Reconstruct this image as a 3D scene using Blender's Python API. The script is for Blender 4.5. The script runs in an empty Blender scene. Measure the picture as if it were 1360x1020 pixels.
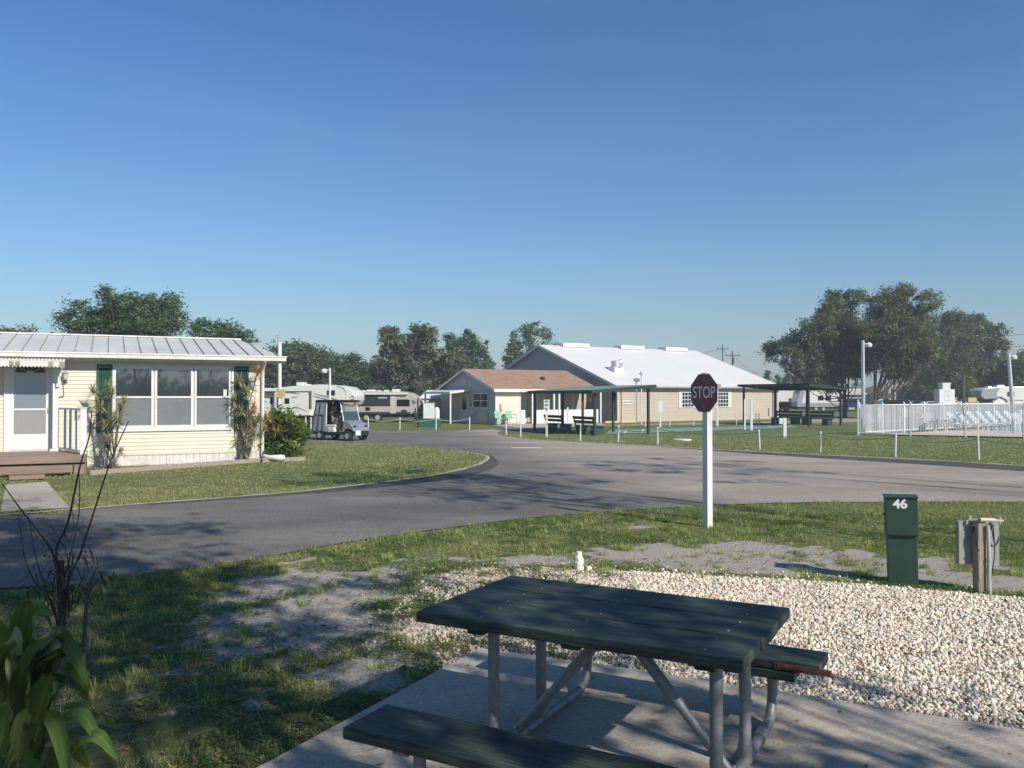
import bpy, bmesh, math, random
import numpy as np
from mathutils import Vector, Matrix
from mathutils.geometry import tessellate_polygon

random.seed(7)
rng = np.random.default_rng(11)
R = math.radians
PI = math.pi
scene = bpy.context.scene
COL = scene.collection

# ------------------------------------------------------------------ camera
CH = 1.9
FPX = 1120.0
TH = math.atan(16 / FPX)
cam_d = bpy.data.cameras.new("camera")
cam = bpy.data.objects.new("camera", cam_d)
COL.objects.link(cam)
cam.location = (0, 0, CH)
cam.rotation_euler = (PI / 2 + TH, 0, 0)
cam_d.sensor_fit = 'HORIZONTAL'
cam_d.sensor_width = 36
cam_d.lens = 36 * FPX / 1360
cam_d.clip_end = 3000
cam_d.clip_start = 0.05
scene.camera = cam


def ray(px, py):
    x = (px - 680) / FPX
    u = (510 - py) / FPX
    return Vector((x, math.cos(TH) - u * math.sin(TH), math.sin(TH) + u * math.cos(TH)))


def G(px, py, z=0.0):
    """photo pixel -> point on the level z"""
    d = ray(px, py)
    t = (z - CH) / d.z
    return Vector((d.x * t, d.y * t, z))


def P(px, py, Y):
    """photo pixel -> point at distance Y"""
    d = ray(px, py)
    t = Y / d.y
    return Vector((d.x * t, Y, CH + d.z * t))


# ------------------------------------------------------------------ materials
def new_mat(name):
    m = bpy.data.materials.new(name)
    m.use_nodes = True
    nt = m.node_tree
    b = nt.nodes['Principled BSDF']
    return m, nt, b


def lin(c):
    return tuple(((v / 255) / 12.92 if v / 255 <= 0.04045 else ((v / 255 + 0.055) / 1.055) ** 2.4) for v in c)


def mat(name, col, rough=0.6, metal=0.0, var=0.15, scale=3.0, bump=0.0, bscale=40.0, spec=0.5, dirt=None, dirt_amt=0.0,
        stretch=(1, 1, 1), coat=0.0):
    m, nt, b = new_mat(name)
    N, L = nt.nodes, nt.links
    tc = N.new('ShaderNodeTexCoord')
    mp = N.new('ShaderNodeMapping')
    mp.inputs['Scale'].default_value = stretch
    L.new(tc.outputs['Object'], mp.inputs['Vector'])
    nz = N.new('ShaderNodeTexNoise')
    nz.inputs['Scale'].default_value = scale
    nz.inputs['Detail'].default_value = 8
    nz.inputs['Roughness'].default_value = 0.65
    L.new(mp.outputs[0], nz.inputs['Vector'])
    rp = N.new('ShaderNodeValToRGB')
    a = [max(0, c * (1 - var)) for c in col]
    c2 = [min(1, c * (1 + var)) for c in col]
    rp.color_ramp.elements[0].position = 0.3
    rp.color_ramp.elements[1].position = 0.7
    rp.color_ramp.elements[0].color = (*a, 1)
    rp.color_ramp.elements[1].color = (*c2, 1)
    L.new(nz.outputs['Fac'], rp.inputs[0])
    out = rp.outputs[0]
    if dirt:
        nd = N.new('ShaderNodeTexNoise')
        nd.inputs['Scale'].default_value = scale * 0.6
        nd.inputs['Detail'].default_value = 10
        nd.inputs['Roughness'].default_value = 0.75
        L.new(mp.outputs[0], nd.inputs['Vector'])
        r2 = N.new('ShaderNodeValToRGB')
        r2.color_ramp.elements[0].position = 0.62 - 0.25 * dirt_amt
        r2.color_ramp.elements[1].position = 0.75
        r2.color_ramp.elements[1].color = (dirt_amt,) * 3 + (1,)
        L.new(nd.outputs['Fac'], r2.inputs[0])
        mx = N.new('ShaderNodeMixRGB')
        mx.inputs['Color2'].default_value = (*dirt, 1)
        L.new(r2.outputs[0], mx.inputs['Fac'])
        L.new(out, mx.inputs['Color1'])
        out = mx.outputs[0]
    L.new(out, b.inputs['Base Color'])
    b.inputs['Roughness'].default_value = rough
    b.inputs['Metallic'].default_value = metal
    b.inputs['Specular IOR Level'].default_value = spec
    if coat:
        b.inputs['Coat Weight'].default_value = coat
    if bump:
        nb = N.new('ShaderNodeTexNoise')
        nb.inputs['Scale'].default_value = bscale
        nb.inputs['Detail'].default_value = 6
        L.new(mp.outputs[0], nb.inputs['Vector'])
        bp = N.new('ShaderNodeBump')
        bp.inputs['Strength'].default_value = bump
        bp.inputs['Distance'].default_value = 0.02
        L.new(nb.outputs['Fac'], bp.inputs['Height'])
        L.new(bp.outputs[0], b.inputs['Normal'])
    return m


M = {}
M['vinyl_cream'] = mat('vinyl_cream', (0.60, 0.565, 0.46), 0.5, var=0.05, scale=1.5, dirt=(0.45, 0.42, 0.33), dirt_amt=0.15)
M['vinyl_beige'] = mat('vinyl_beige', (0.44, 0.375, 0.295), 0.55, var=0.05, scale=0.8)
M['vinyl_tan'] = mat('vinyl_tan', (0.52, 0.465, 0.37), 0.55, var=0.05, scale=0.8)
M['vinyl_grey'] = mat('vinyl_grey', (0.48, 0.45, 0.42), 0.55, var=0.05, scale=0.8)
M['vinyl_slate'] = mat('vinyl_slate', (0.42, 0.39, 0.385), 0.55, var=0.06, scale=0.8)
M['white'] = mat('white_paint', (0.62, 0.62, 0.61), 0.45, var=0.04, scale=2, dirt=(0.5, 0.48, 0.42), dirt_amt=0.2)
M['white_dirty'] = mat('white_weathered', (0.60, 0.59, 0.56), 0.6, var=0.08, scale=5, dirt=(0.33, 0.30, 0.24), dirt_amt=0.5, bump=0.2)
M['roof_white'] = mat('roof_white', (0.62, 0.61, 0.59), 0.55, var=0.03, scale=0.4, dirt=(0.6, 0.59, 0.56), dirt_amt=0.3)
M['roof_metal'] = mat('roof_metal', (0.54, 0.54, 0.52), 0.5, metal=0.1, var=0.12, scale=0.9, dirt=(0.35, 0.35, 0.33), dirt_amt=0.4)
M['seam'] = mat('roof_seam', (0.30, 0.28, 0.26), 0.6, var=0.2, scale=3)
M['shutter'] = mat('shutter_green', (0.022, 0.085, 0.062), 0.5, var=0.15)
M['green_dark'] = mat('dark_green_paint', (0.012, 0.030, 0.024), 0.55, var=0.3, scale=4)
M['green_box'] = mat('green_enamel', (0.018, 0.052, 0.036), 0.55, var=0.2, scale=6, dirt=(0.09, 0.08, 0.06), dirt_amt=0.35)
M['green_mid'] = mat('green_paint', (0.02, 0.11, 0.065), 0.55, var=0.2, scale=3)
M['roof_green'] = mat('roof_green', (0.16, 0.26, 0.22), 0.5, var=0.1, scale=2)
M['soffit'] = mat('soffit_pale_green', (0.42, 0.46, 0.42), 0.6, var=0.08, scale=2)
M['deck'] = mat('deck_board', (0.235, 0.17, 0.13), 0.75, var=0.25, scale=4, stretch=(0.3, 4, 4), bump=0.3)
M['timber'] = mat('edging_timber', (0.30, 0.25, 0.20), 0.85, var=0.3, scale=5, stretch=(0.4, 4, 4), bump=0.4)
M['galv'] = mat('galvanised_pipe', (0.24, 0.25, 0.255), 0.55, metal=0.45, var=0.22, scale=30, bump=0.08, bscale=120)
M['metal_grey'] = mat('metal_grey', (0.38, 0.39, 0.40), 0.5, metal=0.4, var=0.1)
M['alu'] = mat('aluminium_white', (0.76, 0.77, 0.78), 0.45, metal=0.05, var=0.06)
M['pole_metal'] = mat('pole_metal', (0.5, 0.52, 0.54), 0.45, metal=0.5, var=0.1)
M['panel_grey'] = mat('panel_grey', (0.27, 0.27, 0.26), 0.6, metal=0.2, var=0.15, scale=5, dirt=(0.16, 0.14, 0.12), dirt_amt=0.4)
M['post_wood'] = mat('post_wood', (0.25, 0.21, 0.16), 0.9, var=0.35, scale=7, stretch=(5, 5, 0.5), bump=0.6, bscale=20)
M['pvc'] = mat('pvc_grey', (0.40, 0.39, 0.36), 0.5, var=0.1)
M['black'] = mat('black_plastic', (0.018, 0.018, 0.02), 0.5, var=0.2)
M['dark'] = mat('dark_void', (0.02, 0.02, 0.022), 0.8, var=0.2)
M['tyre'] = mat('tyre_rubber', (0.02, 0.02, 0.02), 0.85, var=0.2)
M['rim'] = mat('wheel_rim', (0.6, 0.6, 0.6), 0.35, metal=0.6)
M['silver'] = mat('silver_paint', (0.33, 0.35, 0.38), 0.3, metal=0.45, var=0.05, coat=0.5)
M['canvas'] = mat('grey_canvas', (0.17, 0.18, 0.20), 0.8, var=0.15, scale=6)
M['rv_white'] = mat('rv_gelcoat', (0.66, 0.65, 0.62), 0.3, var=0.04, scale=1, coat=0.2)
M['rv_tan'] = mat('rv_tan', (0.42, 0.38, 0.34), 0.4, var=0.05)
M['rv_dark'] = mat('rv_dark_band', (0.035, 0.035, 0.04), 0.3, var=0.1)
M['rv_grey'] = mat('rv_grey', (0.28, 0.30, 0.33), 0.35, var=0.05)
M['decal'] = mat('decal_grey', (0.16, 0.15, 0.15), 0.5)
M['maroon'] = mat('sign_maroon', (0.20, 0.055, 0.058), 0.5, var=0.12, scale=8, dirt=(0.16, 0.10, 0.10), dirt_amt=0.2)
M['letter'] = mat('letter_grey', (0.82, 0.78, 0.77), 0.5, var=0.1, scale=10)
M['letter_white'] = mat('letter_white', (0.75, 0.76, 0.72), 0.5, var=0.05)
M['navy'] = mat('shirt_dark', (0.02, 0.02, 0.026), 0.9, var=0.2, scale=10)
M['skin'] = mat('skin', (0.36, 0.20, 0.14), 0.55, var=0.08, scale=10)
M['trousers'] = mat('trousers_grey', (0.20, 0.19, 0.18), 0.9, var=0.15)
M['seat_white'] = mat('seat_vinyl', (0.66, 0.65, 0.62), 0.5)
M['chair_green'] = mat('chair_green', (0.22, 0.42, 0.28), 0.45)
M['car_dark'] = mat('car_paint_dark', (0.035, 0.045, 0.065), 0.25, metal=0.3, coat=0.6)
M['car_blue'] = mat('car_paint_blue', (0.02, 0.05, 0.12), 0.25, metal=0.3, coat=0.6)
M['car_white'] = mat('car_paint_white', (0.7, 0.71, 0.72), 0.25, coat=0.6)
M['tan_sign'] = mat('tan_sign', (0.55, 0.42, 0.22), 0.6)
M['white_rock'] = mat('white_rock', (0.70, 0.66, 0.58), 0.85, var=0.15, scale=14, bump=0.6, bscale=30)
M['rope'] = mat('rope_green', (0.06, 0.22, 0.15), 0.8)
M['rope_grey'] = mat('rope_grey', (0.42, 0.45, 0.45), 0.8)
M['straps'] = mat('vinyl_straps', (0.62, 0.66, 0.70), 0.4)
M['bare_stem'] = mat('bare_stem', (0.045, 0.034, 0.027), 0.9, var=0.3, scale=20, bump=0.4)
M['grey_stem'] = mat('grey_stem', (0.12, 0.105, 0.085), 0.9, var=0.3, scale=20, bump=0.4)
M['bark'] = mat('oak_bark', (0.085, 0.07, 0.058), 0.95, var=0.35, scale=3, stretch=(3, 3, 0.6), bump=0.8, bscale=12)
M['yellow_kerb'] = mat('yellow_paint', (0.62, 0.46, 0.16), 0.7, var=0.15)
M['pool_deck'] = mat('pool_deck_beige', (0.62, 0.48, 0.34), 0.8, var=0.08, scale=2)
M['brick_pink'] = mat('roof_brown', (0.30, 0.22, 0.17), 0.8, var=0.15)
M['lamp_glass'] = mat('lamp_glass', (0.5, 0.52, 0.5), 0.2)
M['screen'] = mat('window_screen', (0.15, 0.16, 0.175), 0.75, var=0.12, scale=2)
M['interior'] = mat('curtain_grey', (0.25, 0.25, 0.24), 0.8, var=0.1, stretch=(12, 1, 0.3))
M['metal_plate'] = mat('white_plate', (0.7, 0.7, 0.68), 0.5)


def glass_mat(name, tint, rough=0.03):
    m, nt, b = new_mat(name)
    b.inputs['Base Color'].default_value = (*tint, 1)
    b.inputs['Roughness'].default_value = rough
    b.inputs['Specular IOR Level'].default_value = 1.0
    b.inputs['IOR'].default_value = 1.9
    return m


M['glass'] = glass_mat('window_glass', (0.03, 0.04, 0.045))
M['glass_door'] = glass_mat('door_glass', (0.17, 0.21, 0.25), 0.25)
M['glass_dark'] = glass_mat('dark_glass', (0.01, 0.012, 0.015), 0.08)
M['glass_dark'].node_tree.nodes['Principled BSDF'].inputs['IOR'].default_value = 1.4
M['glass_dark'].node_tree.nodes['Principled BSDF'].inputs['Specular IOR Level'].default_value = 0.5


def clear_mat(name, tint, alpha):
    m, nt, b = new_mat(name)
    b.inputs['Base Color'].default_value = (*tint, 1)
    b.inputs['Alpha'].default_value = alpha
    b.inputs['Roughness'].default_value = 0.05
    return m


M['windshield'] = clear_mat('windshield', (0.05, 0.08, 0.10), 0.75)
M['clear_vinyl'] = clear_mat('clear_vinyl', (0.20, 0.23, 0.24), 0.22)


def shingle_mat():
    m, nt, b = new_mat('shingles_tan')
    N, L = nt.nodes, nt.links
    tc = N.new('ShaderNodeTexCoord')
    br = N.new('ShaderNodeTexBrick')
    br.inputs['Scale'].default_value = 1.0
    br.inputs['Brick Width'].default_value = 0.5
    br.inputs['Row Height'].default_value = 0.16
    br.inputs['Mortar Size'].default_value = 0.012
    br.inputs['Color1'].default_value = (0.35, 0.225, 0.15, 1)
    br.inputs['Color2'].default_value = (0.26, 0.165, 0.11, 1)
    br.inputs['Mortar'].default_value = (0.15, 0.09, 0.06, 1)
    L.new(tc.outputs['Object'], br.inputs['Vector'])
    nz = N.new('ShaderNodeTexNoise')
    nz.inputs['Scale'].default_value = 9
    nz.inputs['Detail'].default_value = 8
    L.new(tc.outputs['Object'], nz.inputs['Vector'])
    mx = N.new('ShaderNodeMixRGB')
    mx.blend_type = 'OVERLAY'
    mx.inputs['Fac'].default_value = 0.6
    L.new(br.outputs['Color'], mx.inputs['Color1'])
    L.new(nz.outputs['Fac'], mx.inputs['Color2'])
    L.new(mx.outputs[0], b.inputs['Base Color'])
    b.inputs['Roughness'].default_value = 0.9
    return m


M['shingle'] = shingle_mat()


def wood_green():
    """dark green stained boards: grain, worn streaks, knots"""
    m, nt, b = new_mat('stained_boards')
    N, L = nt.nodes, nt.links
    tc = N.new('ShaderNodeTexCoord')
    mp = N.new('ShaderNodeMapping')
    mp.inputs['Scale'].default_value = (0.7, 11, 11)
    L.new(tc.outputs['Object'], mp.inputs['Vector'])
    n1 = N.new('ShaderNodeTexNoise')
    n1.inputs['Scale'].default_value = 7
    n1.inputs['Detail'].default_value = 10
    n1.inputs['Roughness'].default_value = 0.7
    L.new(mp.outputs[0], n1.inputs['Vector'])
    n2 = N.new('ShaderNodeTexNoise')
    n2.inputs['Scale'].default_value = 2.2
    n2.inputs['Detail'].default_value = 5
    L.new(tc.outputs['Object'], n2.inputs['Vector'])
    r = N.new('ShaderNodeValToRGB')
    r.color_ramp.elements[0].position = 0.38
    r.color_ramp.elements[0].color = (0.011, 0.018, 0.016, 1)
    r.color_ramp.elements[1].position = 0.63
    r.color_ramp.elements[1].color = (0.062, 0.084, 0.070, 1)
    L.new(n1.outputs['Fac'], r.inputs[0])
    r2 = N.new('ShaderNodeValToRGB')
    r2.color_ramp.elements[0].position = 0.4
    r2.color_ramp.elements[0].color = (0.55, 0.6, 0.6, 1)
    r2.color_ramp.elements[1].position = 0.65
    r2.color_ramp.elements[1].color = (1.3, 1.3, 1.25, 1)
    L.new(n2.outputs['Fac'], r2.inputs[0])
    mx = N.new('ShaderNodeMixRGB')
    mx.blend_type = 'MULTIPLY'
    mx.inputs['Fac'].default_value = 1
    L.new(r.outputs[0], mx.inputs['Color1'])
    L.new(r2.outputs[0], mx.inputs['Color2'])
    # small bare-wood flecks
    mp3 = N.new('ShaderNodeMapping')
    mp3.inputs['Scale'].default_value = (1, 3, 3)
    L.new(tc.outputs['Object'], mp3.inputs['Vector'])
    n3 = N.new('ShaderNodeTexNoise')
    n3.inputs['Scale'].default_value = 16
    n3.inputs['Detail'].default_value = 3
    L.new(mp3.outputs[0], n3.inputs['Vector'])
    r3 = N.new('ShaderNodeValToRGB')
    r3.color_ramp.elements[0].position = 0.27
    r3.color_ramp.elements[0].color = (1, 1, 1, 1)
    r3.color_ramp.elements[1].position = 0.31
    r3.color_ramp.elements[1].color = (0, 0, 0, 1)
    L.new(n3.outputs['Fac'], r3.inputs[0])
    mx2 = N.new('ShaderNodeMixRGB')
    mx2.inputs['Color2'].default_value = (0.008, 0.010, 0.010, 1)
    L.new(r3.outputs[0], mx2.inputs['Fac'])
    L.new(mx.outputs[0], mx2.inputs['Color1'])
    L.new(mx2.outputs[0], b.inputs['Base Color'])
    rr = N.new('ShaderNodeMapRange')
    rr.inputs['To Min'].default_value = 0.5
    rr.inputs['To Max'].default_value = 0.8
    b.inputs['Specular IOR Level'].default_value = 0.4
    L.new(n1.outputs['Fac'], rr.inputs['Value'])
    L.new(rr.outputs[0], b.inputs['Roughness'])
    bp = N.new('ShaderNodeBump')
    bp.inputs['Strength'].default_value = 0.5
    bp.inputs['Distance'].default_value = 0.004
    L.new(n1.outputs['Fac'], bp.inputs['Height'])
    L.new(bp.outputs[0], b.inputs['Normal'])
    return m


M['board'] = wood_green()
M['raw_wood'] = mat('split_wood', (0.13, 0.062, 0.036), 0.9, var=0.5, scale=12, stretch=(1, 6, 6), bump=0.8)


def leaf_mat(name, base, trans=0.4, rough=0.5):
    m, nt, b = new_mat(name)
    N, L = nt.nodes, nt.links
    at = N.new('ShaderNodeAttribute')
    at.attribute_name = 'tint'
    mx = N.new('ShaderNodeMixRGB')
    mx.blend_type = 'MULTIPLY'
    mx.inputs['Fac'].default_value = 1
    mx.inputs['Color1'].default_value = (*base, 1)
    L.new(at.outputs['Color'], mx.inputs['Color2'])
    L.new(mx.outputs[0], b.inputs['Base Color'])
    b.inputs['Roughness'].default_value = rough
    b.inputs['Specular IOR Level'].default_value = 0.3
    tr = N.new('ShaderNodeBsdfTranslucent')
    m2 = N.new('ShaderNodeMixRGB')
    m2.blend_type = 'MULTIPLY'
    m2.inputs['Fac'].default_value = 1
    m2.inputs['Color2'].default_value = (1.1, 1.3, 0.5, 1)
    L.new(mx.outputs[0], m2.inputs['Color1'])
    L.new(m2.outputs[0], tr.inputs['Color'])
    ms = N.new('ShaderNodeMixShader')
    ms.inputs['Fac'].default_value = trans
    L.new(b.outputs[0], ms.inputs[1])
    L.new(tr.outputs[0], ms.inputs[2])
    L.new(ms.outputs[0], N['Material Output'].inputs['Surface'])
    return m


M['leaf_oak'] = leaf_mat('oak_leaf', (0.125, 0.148, 0.078))
M['leaf_dark'] = leaf_mat('dark_leaf', (0.105, 0.150, 0.074))
M['leaf_moss'] = leaf_mat('moss', (0.19, 0.175, 0.13), 0.2, 0.9)
M['leaf_bright'] = leaf_mat('bright_leaf', (0.12, 0.17, 0.035))
M['leaf_drac'] = leaf_mat('dracaena_leaf', (0.44, 0.40, 0.26), 0.25)
M['leaf_lily'] = leaf_mat('broad_leaf', (0.15, 0.23, 0.06), 0.35, 0.35)
M['grass_blade'] = leaf_mat('grass_blade', (0.255, 0.275, 0.13), 0.35, 0.6)
M['stone'] = None


def stone_mat():
    m, nt, b = new_mat('gravel_stone')
    N, L = nt.nodes, nt.links
    at = N.new('ShaderNodeAttribute')
    at.attribute_name = 'tint'
    L.new(at.outputs['Color'], b.inputs['Base Color'])
    b.inputs['Roughness'].default_value = 0.85
    nz = N.new('ShaderNodeTexNoise')
    nz.inputs['Scale'].default_value = 150
    bp = N.new('ShaderNodeBump')
    bp.inputs['Strength'].default_value = 0.3
    bp.inputs['Distance'].default_value = 0.004
    L.new(nz.outputs['Fac'], bp.inputs['Height'])
    L.new(bp.outputs[0], b.inputs['Normal'])
    return m


M['stone'] = stone_mat()


# ------------------------------------------------------------------ tagging / builders
def tag(o, label=None, cat=None, group=None, kind=None):
    if label: o['label'] = label
    if cat: o['category'] = cat
    if group: o['group'] = group
    if kind: o['kind'] = kind
    return o


def thing(name, label, cat, loc=(0, 0, 0), rz=0.0, group=None):
    o = bpy.data.objects.new(name, None)
    o.empty_display_size = 0.2
    COL.objects.link(o)
    o.location = loc
    o.rotation_euler = (0, 0, rz)
    return tag(o, label, cat, group)


def copy_tree(o, parent=None):
    c = o.copy()
    COL.objects.link(c)
    c.parent = parent
    for ch in KIDS.get(o.name, []):
        copy_tree(ch, c)
    return c


KIDS = {}


class MB:
    def __init__(s):
        s.v = []
        s.f = []
        s.m = []
        s.M = Matrix.Identity(4)
        s.cur = 0

    def add(s, vs, fs):
        n = len(s.v)
        s.v += [tuple(s.M @ Vector(p)) for p in vs]
        for f in fs:
            s.f.append(tuple(n + i for i in f))
            s.m.append(s.cur)
        return s

    def box(s, x0, x1, y0, y1, z0, z1):
        vs = [(x, y, z) for z in (z0, z1) for y in (y0, y1) for x in (x0, x1)]
        return s.add(vs, [(0, 2, 3, 1), (4, 5, 7, 6), (0, 1, 5, 4), (2, 6, 7, 3), (0, 4, 6, 2), (1, 3, 7, 5)])

    def cbox(s, c, sz, rz=0, rx=0, ry=0):
        mt = Matrix.Translation(c) @ Matrix.Rotation(rz, 4, 'Z') @ Matrix.Rotation(ry, 4, 'Y') @ Matrix.Rotation(rx, 4, 'X')
        old = s.M
        s.M = s.M @ mt
        a, b, c2 = [q / 2 for q in sz]
        s.box(-a, a, -b, b, -c2, c2)
        s.M = old
        return s

    def bar(s, p0, p1, w, h=None):
        h = h or w
        p0, p1 = Vector(p0), Vector(p1)
        d = (p1 - p0)
        L = d.length
        q = d.to_track_quat('X', 'Z').to_matrix().to_4x4()
        old = s.M
        s.M = s.M @ Matrix.Translation((p0 + p1) / 2) @ q
        s.box(-L / 2, L / 2, -w / 2, w / 2, -h / 2, h / 2)
        s.M = old
        return s

    def tube(s, pts, r, n=10, cap=True):
        pts = [Vector(p) for p in pts]
        rs = r if isinstance(r, (list, tuple)) else [r] * len(pts)
        vs, fs = [], []
        up = None
        for i, p in enumerate(pts):
            if i == 0: d = pts[1] - pts[0]
            elif i == len(pts) - 1: d = pts[-1] - pts[-2]
            else: d = (pts[i + 1] - pts[i]).normalized() + (pts[i] - pts[i - 1]).normalized()
            d.normalize()
            if up is None:
                up = Vector((0, 0, 1)) if abs(d.z) < 0.9 else Vector((1, 0, 0))
            a = d.cross(up)
            if a.length < 1e-5: a = d.cross(Vector((0, 1, 0)))
            a.normalize()
            b = a.cross(d).normalized()
            up = b
            for k in range(n):
                t = 2 * PI * k / n
                vs.append(tuple(p + (a * math.cos(t) + b * math.sin(t)) * rs[i]))
        for i in range(len(pts) - 1):
            for k in range(n):
                k2 = (k + 1) % n
                fs.append((i * n + k, i * n + k2, (i + 1) * n + k2, (i + 1) * n + k))
        if cap:
            fs.append(tuple(range(n - 1, -1, -1)))
            fs.append(tuple((len(pts) - 1) * n + k for k in range(n)))
        return s.add(vs, fs)

    def prism(s, prof, y0, y1):
        """profile in local xz, extruded along y"""
        n = len(prof)
        vs = [(x, y0, z) for x, z in prof] + [(x, y1, z) for x, z in prof]
        fs = [(i, (i + 1) % n, n + (i + 1) % n, n + i) for i in range(n)]
        tri = tessellate_polygon([[Vector((x, z, 0)) for x, z in prof]])
        for t in tri:
            fs.append(tuple(t))
            fs.append(tuple(n + i for i in reversed(t)))
        return s.add(vs, fs)

    def poly(s, pts):
        tri = tessellate_polygon([[Vector((p[0], p[1], 0)) for p in pts]])
        out = []
        for t in tri:
            a, b, c = [Vector(pts[i]) for i in t]
            nz = (b - a).cross(c - a).z
            out.append(tuple(t) if nz > 0 else tuple(reversed(t)))
        return s.add([tuple(p) for p in pts], out)

    def build(s, name, m, parent=None, smooth=False, bevel=0.0, fix=True):
        me = bpy.data.meshes.new(name)
        me.from_pydata(s.v, [], s.f)
        ms = m if isinstance(m, (list, tuple)) else [m]
        for k in ms: me.materials.append(k)
        if len(ms) > 1:
            for p, i in zip(me.polygons, s.m): p.material_index = i
        if fix:
            bm = bmesh.new()
            bm.from_mesh(me)
            bmesh.ops.recalc_face_normals(bm, faces=bm.faces)
            bm.to_mesh(me)
            bm.free()
        if smooth:
            me.polygons.foreach_set('use_smooth', [True] * len(me.polygons))
        o = bpy.data.objects.new(name, me)
        COL.objects.link(o)
        if parent:
            o.parent = parent
            KIDS.setdefault(parent.name, []).append(o)
        if bevel:
            b = o.modifiers.new('bevel', 'BEVEL')
            b.width = bevel
            b.segments = 2
            b.limit_method = 'ANGLE'
        if smooth:
            try:
                me.set_sharp_from_angle(angle=R(40))
            except Exception:
                pass
        return o


def text_mesh(name, s, size, m, parent, mtx, depth=0.002, align='CENTER', bold=0.0, sx=1.0):
    c = bpy.data.curves.new(name, 'FONT')
    c.body = s
    c.size = size
    c.extrude = depth
    c.offset = bold
    c.align_x = align
    c.align_y = 'CENTER'
    o = bpy.data.objects.new(name + '_tmp', c)
    COL.objects.link(o)
    dg = bpy.context.evaluated_depsgraph_get()
    me = bpy.data.meshes.new_from_object(o.evaluated_get(dg))
    bpy.data.objects.remove(o)
    me.transform(Matrix.Diagonal((sx, 1, 1, 1)))
    me.transform(mtx)
    me.materials.clear()
    me.materials.append(m)
    ob = bpy.data.objects.new(name, me)
    COL.objects.link(ob)
    if parent:
        ob.parent = parent
        KIDS.setdefault(parent.name, []).append(ob)
    return ob


def np_mesh(name, verts, faces_flat, nside, m, tint=None, parent=None, smooth=False):
    """large meshes from numpy arrays; every face has nside corners"""
    me = bpy.data.meshes.new(name)
    nv = len(verts)
    nf = len(faces_flat) // nside
    me.vertices.add(nv)
    me.vertices.foreach_set('co', np.asarray(verts, dtype=np.float32).ravel())
    me.loops.add(nf * nside)
    me.loops.foreach_set('vertex_index', np.asarray(faces_flat, dtype=np.int32))
    me.polygons.add(nf)
    me.polygons.foreach_set('loop_start', np.arange(0, nf * nside, nside, dtype=np.int32))
    me.polygons.foreach_set('loop_total', np.full(nf, nside, dtype=np.int32))
    me.update(calc_edges=True)
    if smooth:
        me.polygons.foreach_set('use_smooth', np.ones(nf, dtype=bool))
    if tint is not None:
        a = me.color_attributes.new('tint', 'FLOAT_COLOR', 'POINT')
        c = np.ones((nv, 4), dtype=np.float32)
        c[:, :3] = tint
        a.data.foreach_set('color', c.ravel())
    me.materials.append(m)
    o = bpy.data.objects.new(name, me)
    COL.objects.link(o)
    if parent:
        o.parent = parent
        KIDS.setdefault(parent.name, []).append(o)
    return o


# ------------------------------------------------------------------ numpy helpers
def vnoise(x, y, seed=0):
    xi = np.floor(x).astype(np.int64)
    yi = np.floor(y).astype(np.int64)
    xf = x - xi
    yf = y - yi

    def h(a, b):
        n = (a * 374761393 + b * 668265263 + seed * 982451653) & 0x7fffffff
        n = ((n ^ (n >> 13)) * 1274126177) & 0x7fffffff
        n = n ^ (n >> 16)
        return (n & 0xffff) / 65535.0
    u = xf * xf * (3 - 2 * xf)
    v = yf * yf * (3 - 2 * yf)
    return (h(xi, yi) * (1 - u) + h(xi + 1, yi) * u) * (1 - v) + (h(xi, yi + 1) * (1 - u) + h(xi + 1, yi + 1) * u) * v


def fbm(x, y, seed=0, octv=4):
    s = 0
    a = 0.5
    t = 0
    for i in range(octv):
        s = s + a * vnoise(x * 2 ** i, y * 2 ** i, seed + i * 7)
        t += a
        a *= 0.55
    return s / t


def inpoly(x, y, poly):
    ins = np.zeros(x.shape, bool)
    n = len(poly)
    j = n - 1
    for i in range(n):
        xi, yi = poly[i][0], poly[i][1]
        xj, yj = poly[j][0], poly[j][1]
        c = ((yi > y) != (yj > y)) & (x < (xj - xi) * (y - yi) / ((yj - yi) + 1e-12) + xi)
        ins ^= c
        j = i
    return ins


def polydist(x, y, poly, closed=True):
    d = np.full(x.shape, 1e9)
    n = len(poly)
    for i in range(n if closed else n - 1):
        ax, ay = poly[i][0], poly[i][1]
        bx, by = poly[(i + 1) % n][0], poly[(i + 1) % n][1]
        dx, dy = bx - ax, by - ay
        t = np.clip(((x - ax) * dx + (y - ay) * dy) / (dx * dx + dy * dy + 1e-12), 0, 1)
        d = np.minimum(d, np.hypot(x - ax - t * dx, y - ay - t * dy))
    return d


def sd(x, y, poly):
    """signed distance, positive inside"""
    d = polydist(x, y, poly)
    return np.where(inpoly(x, y, poly), d, -d)


def catmull(pts, k=4):
    out = []
    n = len(pts)
    for i in range(n - 1):
        p0 = Vector(pts[max(i - 1, 0)])
        p1 = Vector(pts[i])
        p2 = Vector(pts[i + 1])
        p3 = Vector(pts[min(i + 2, n - 1)])
        for j in range(k):
            t = j / k
            out.append(0.5 * ((2 * p1) + (-p0 + p2) * t + (2 * p0 - 5 * p1 + 4 * p2 - p3) * t * t + (-p0 + 3 * p1 - 3 * p2 + p3) * t ** 3))
    out.append(Vector(pts[-1]))
    return out


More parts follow.
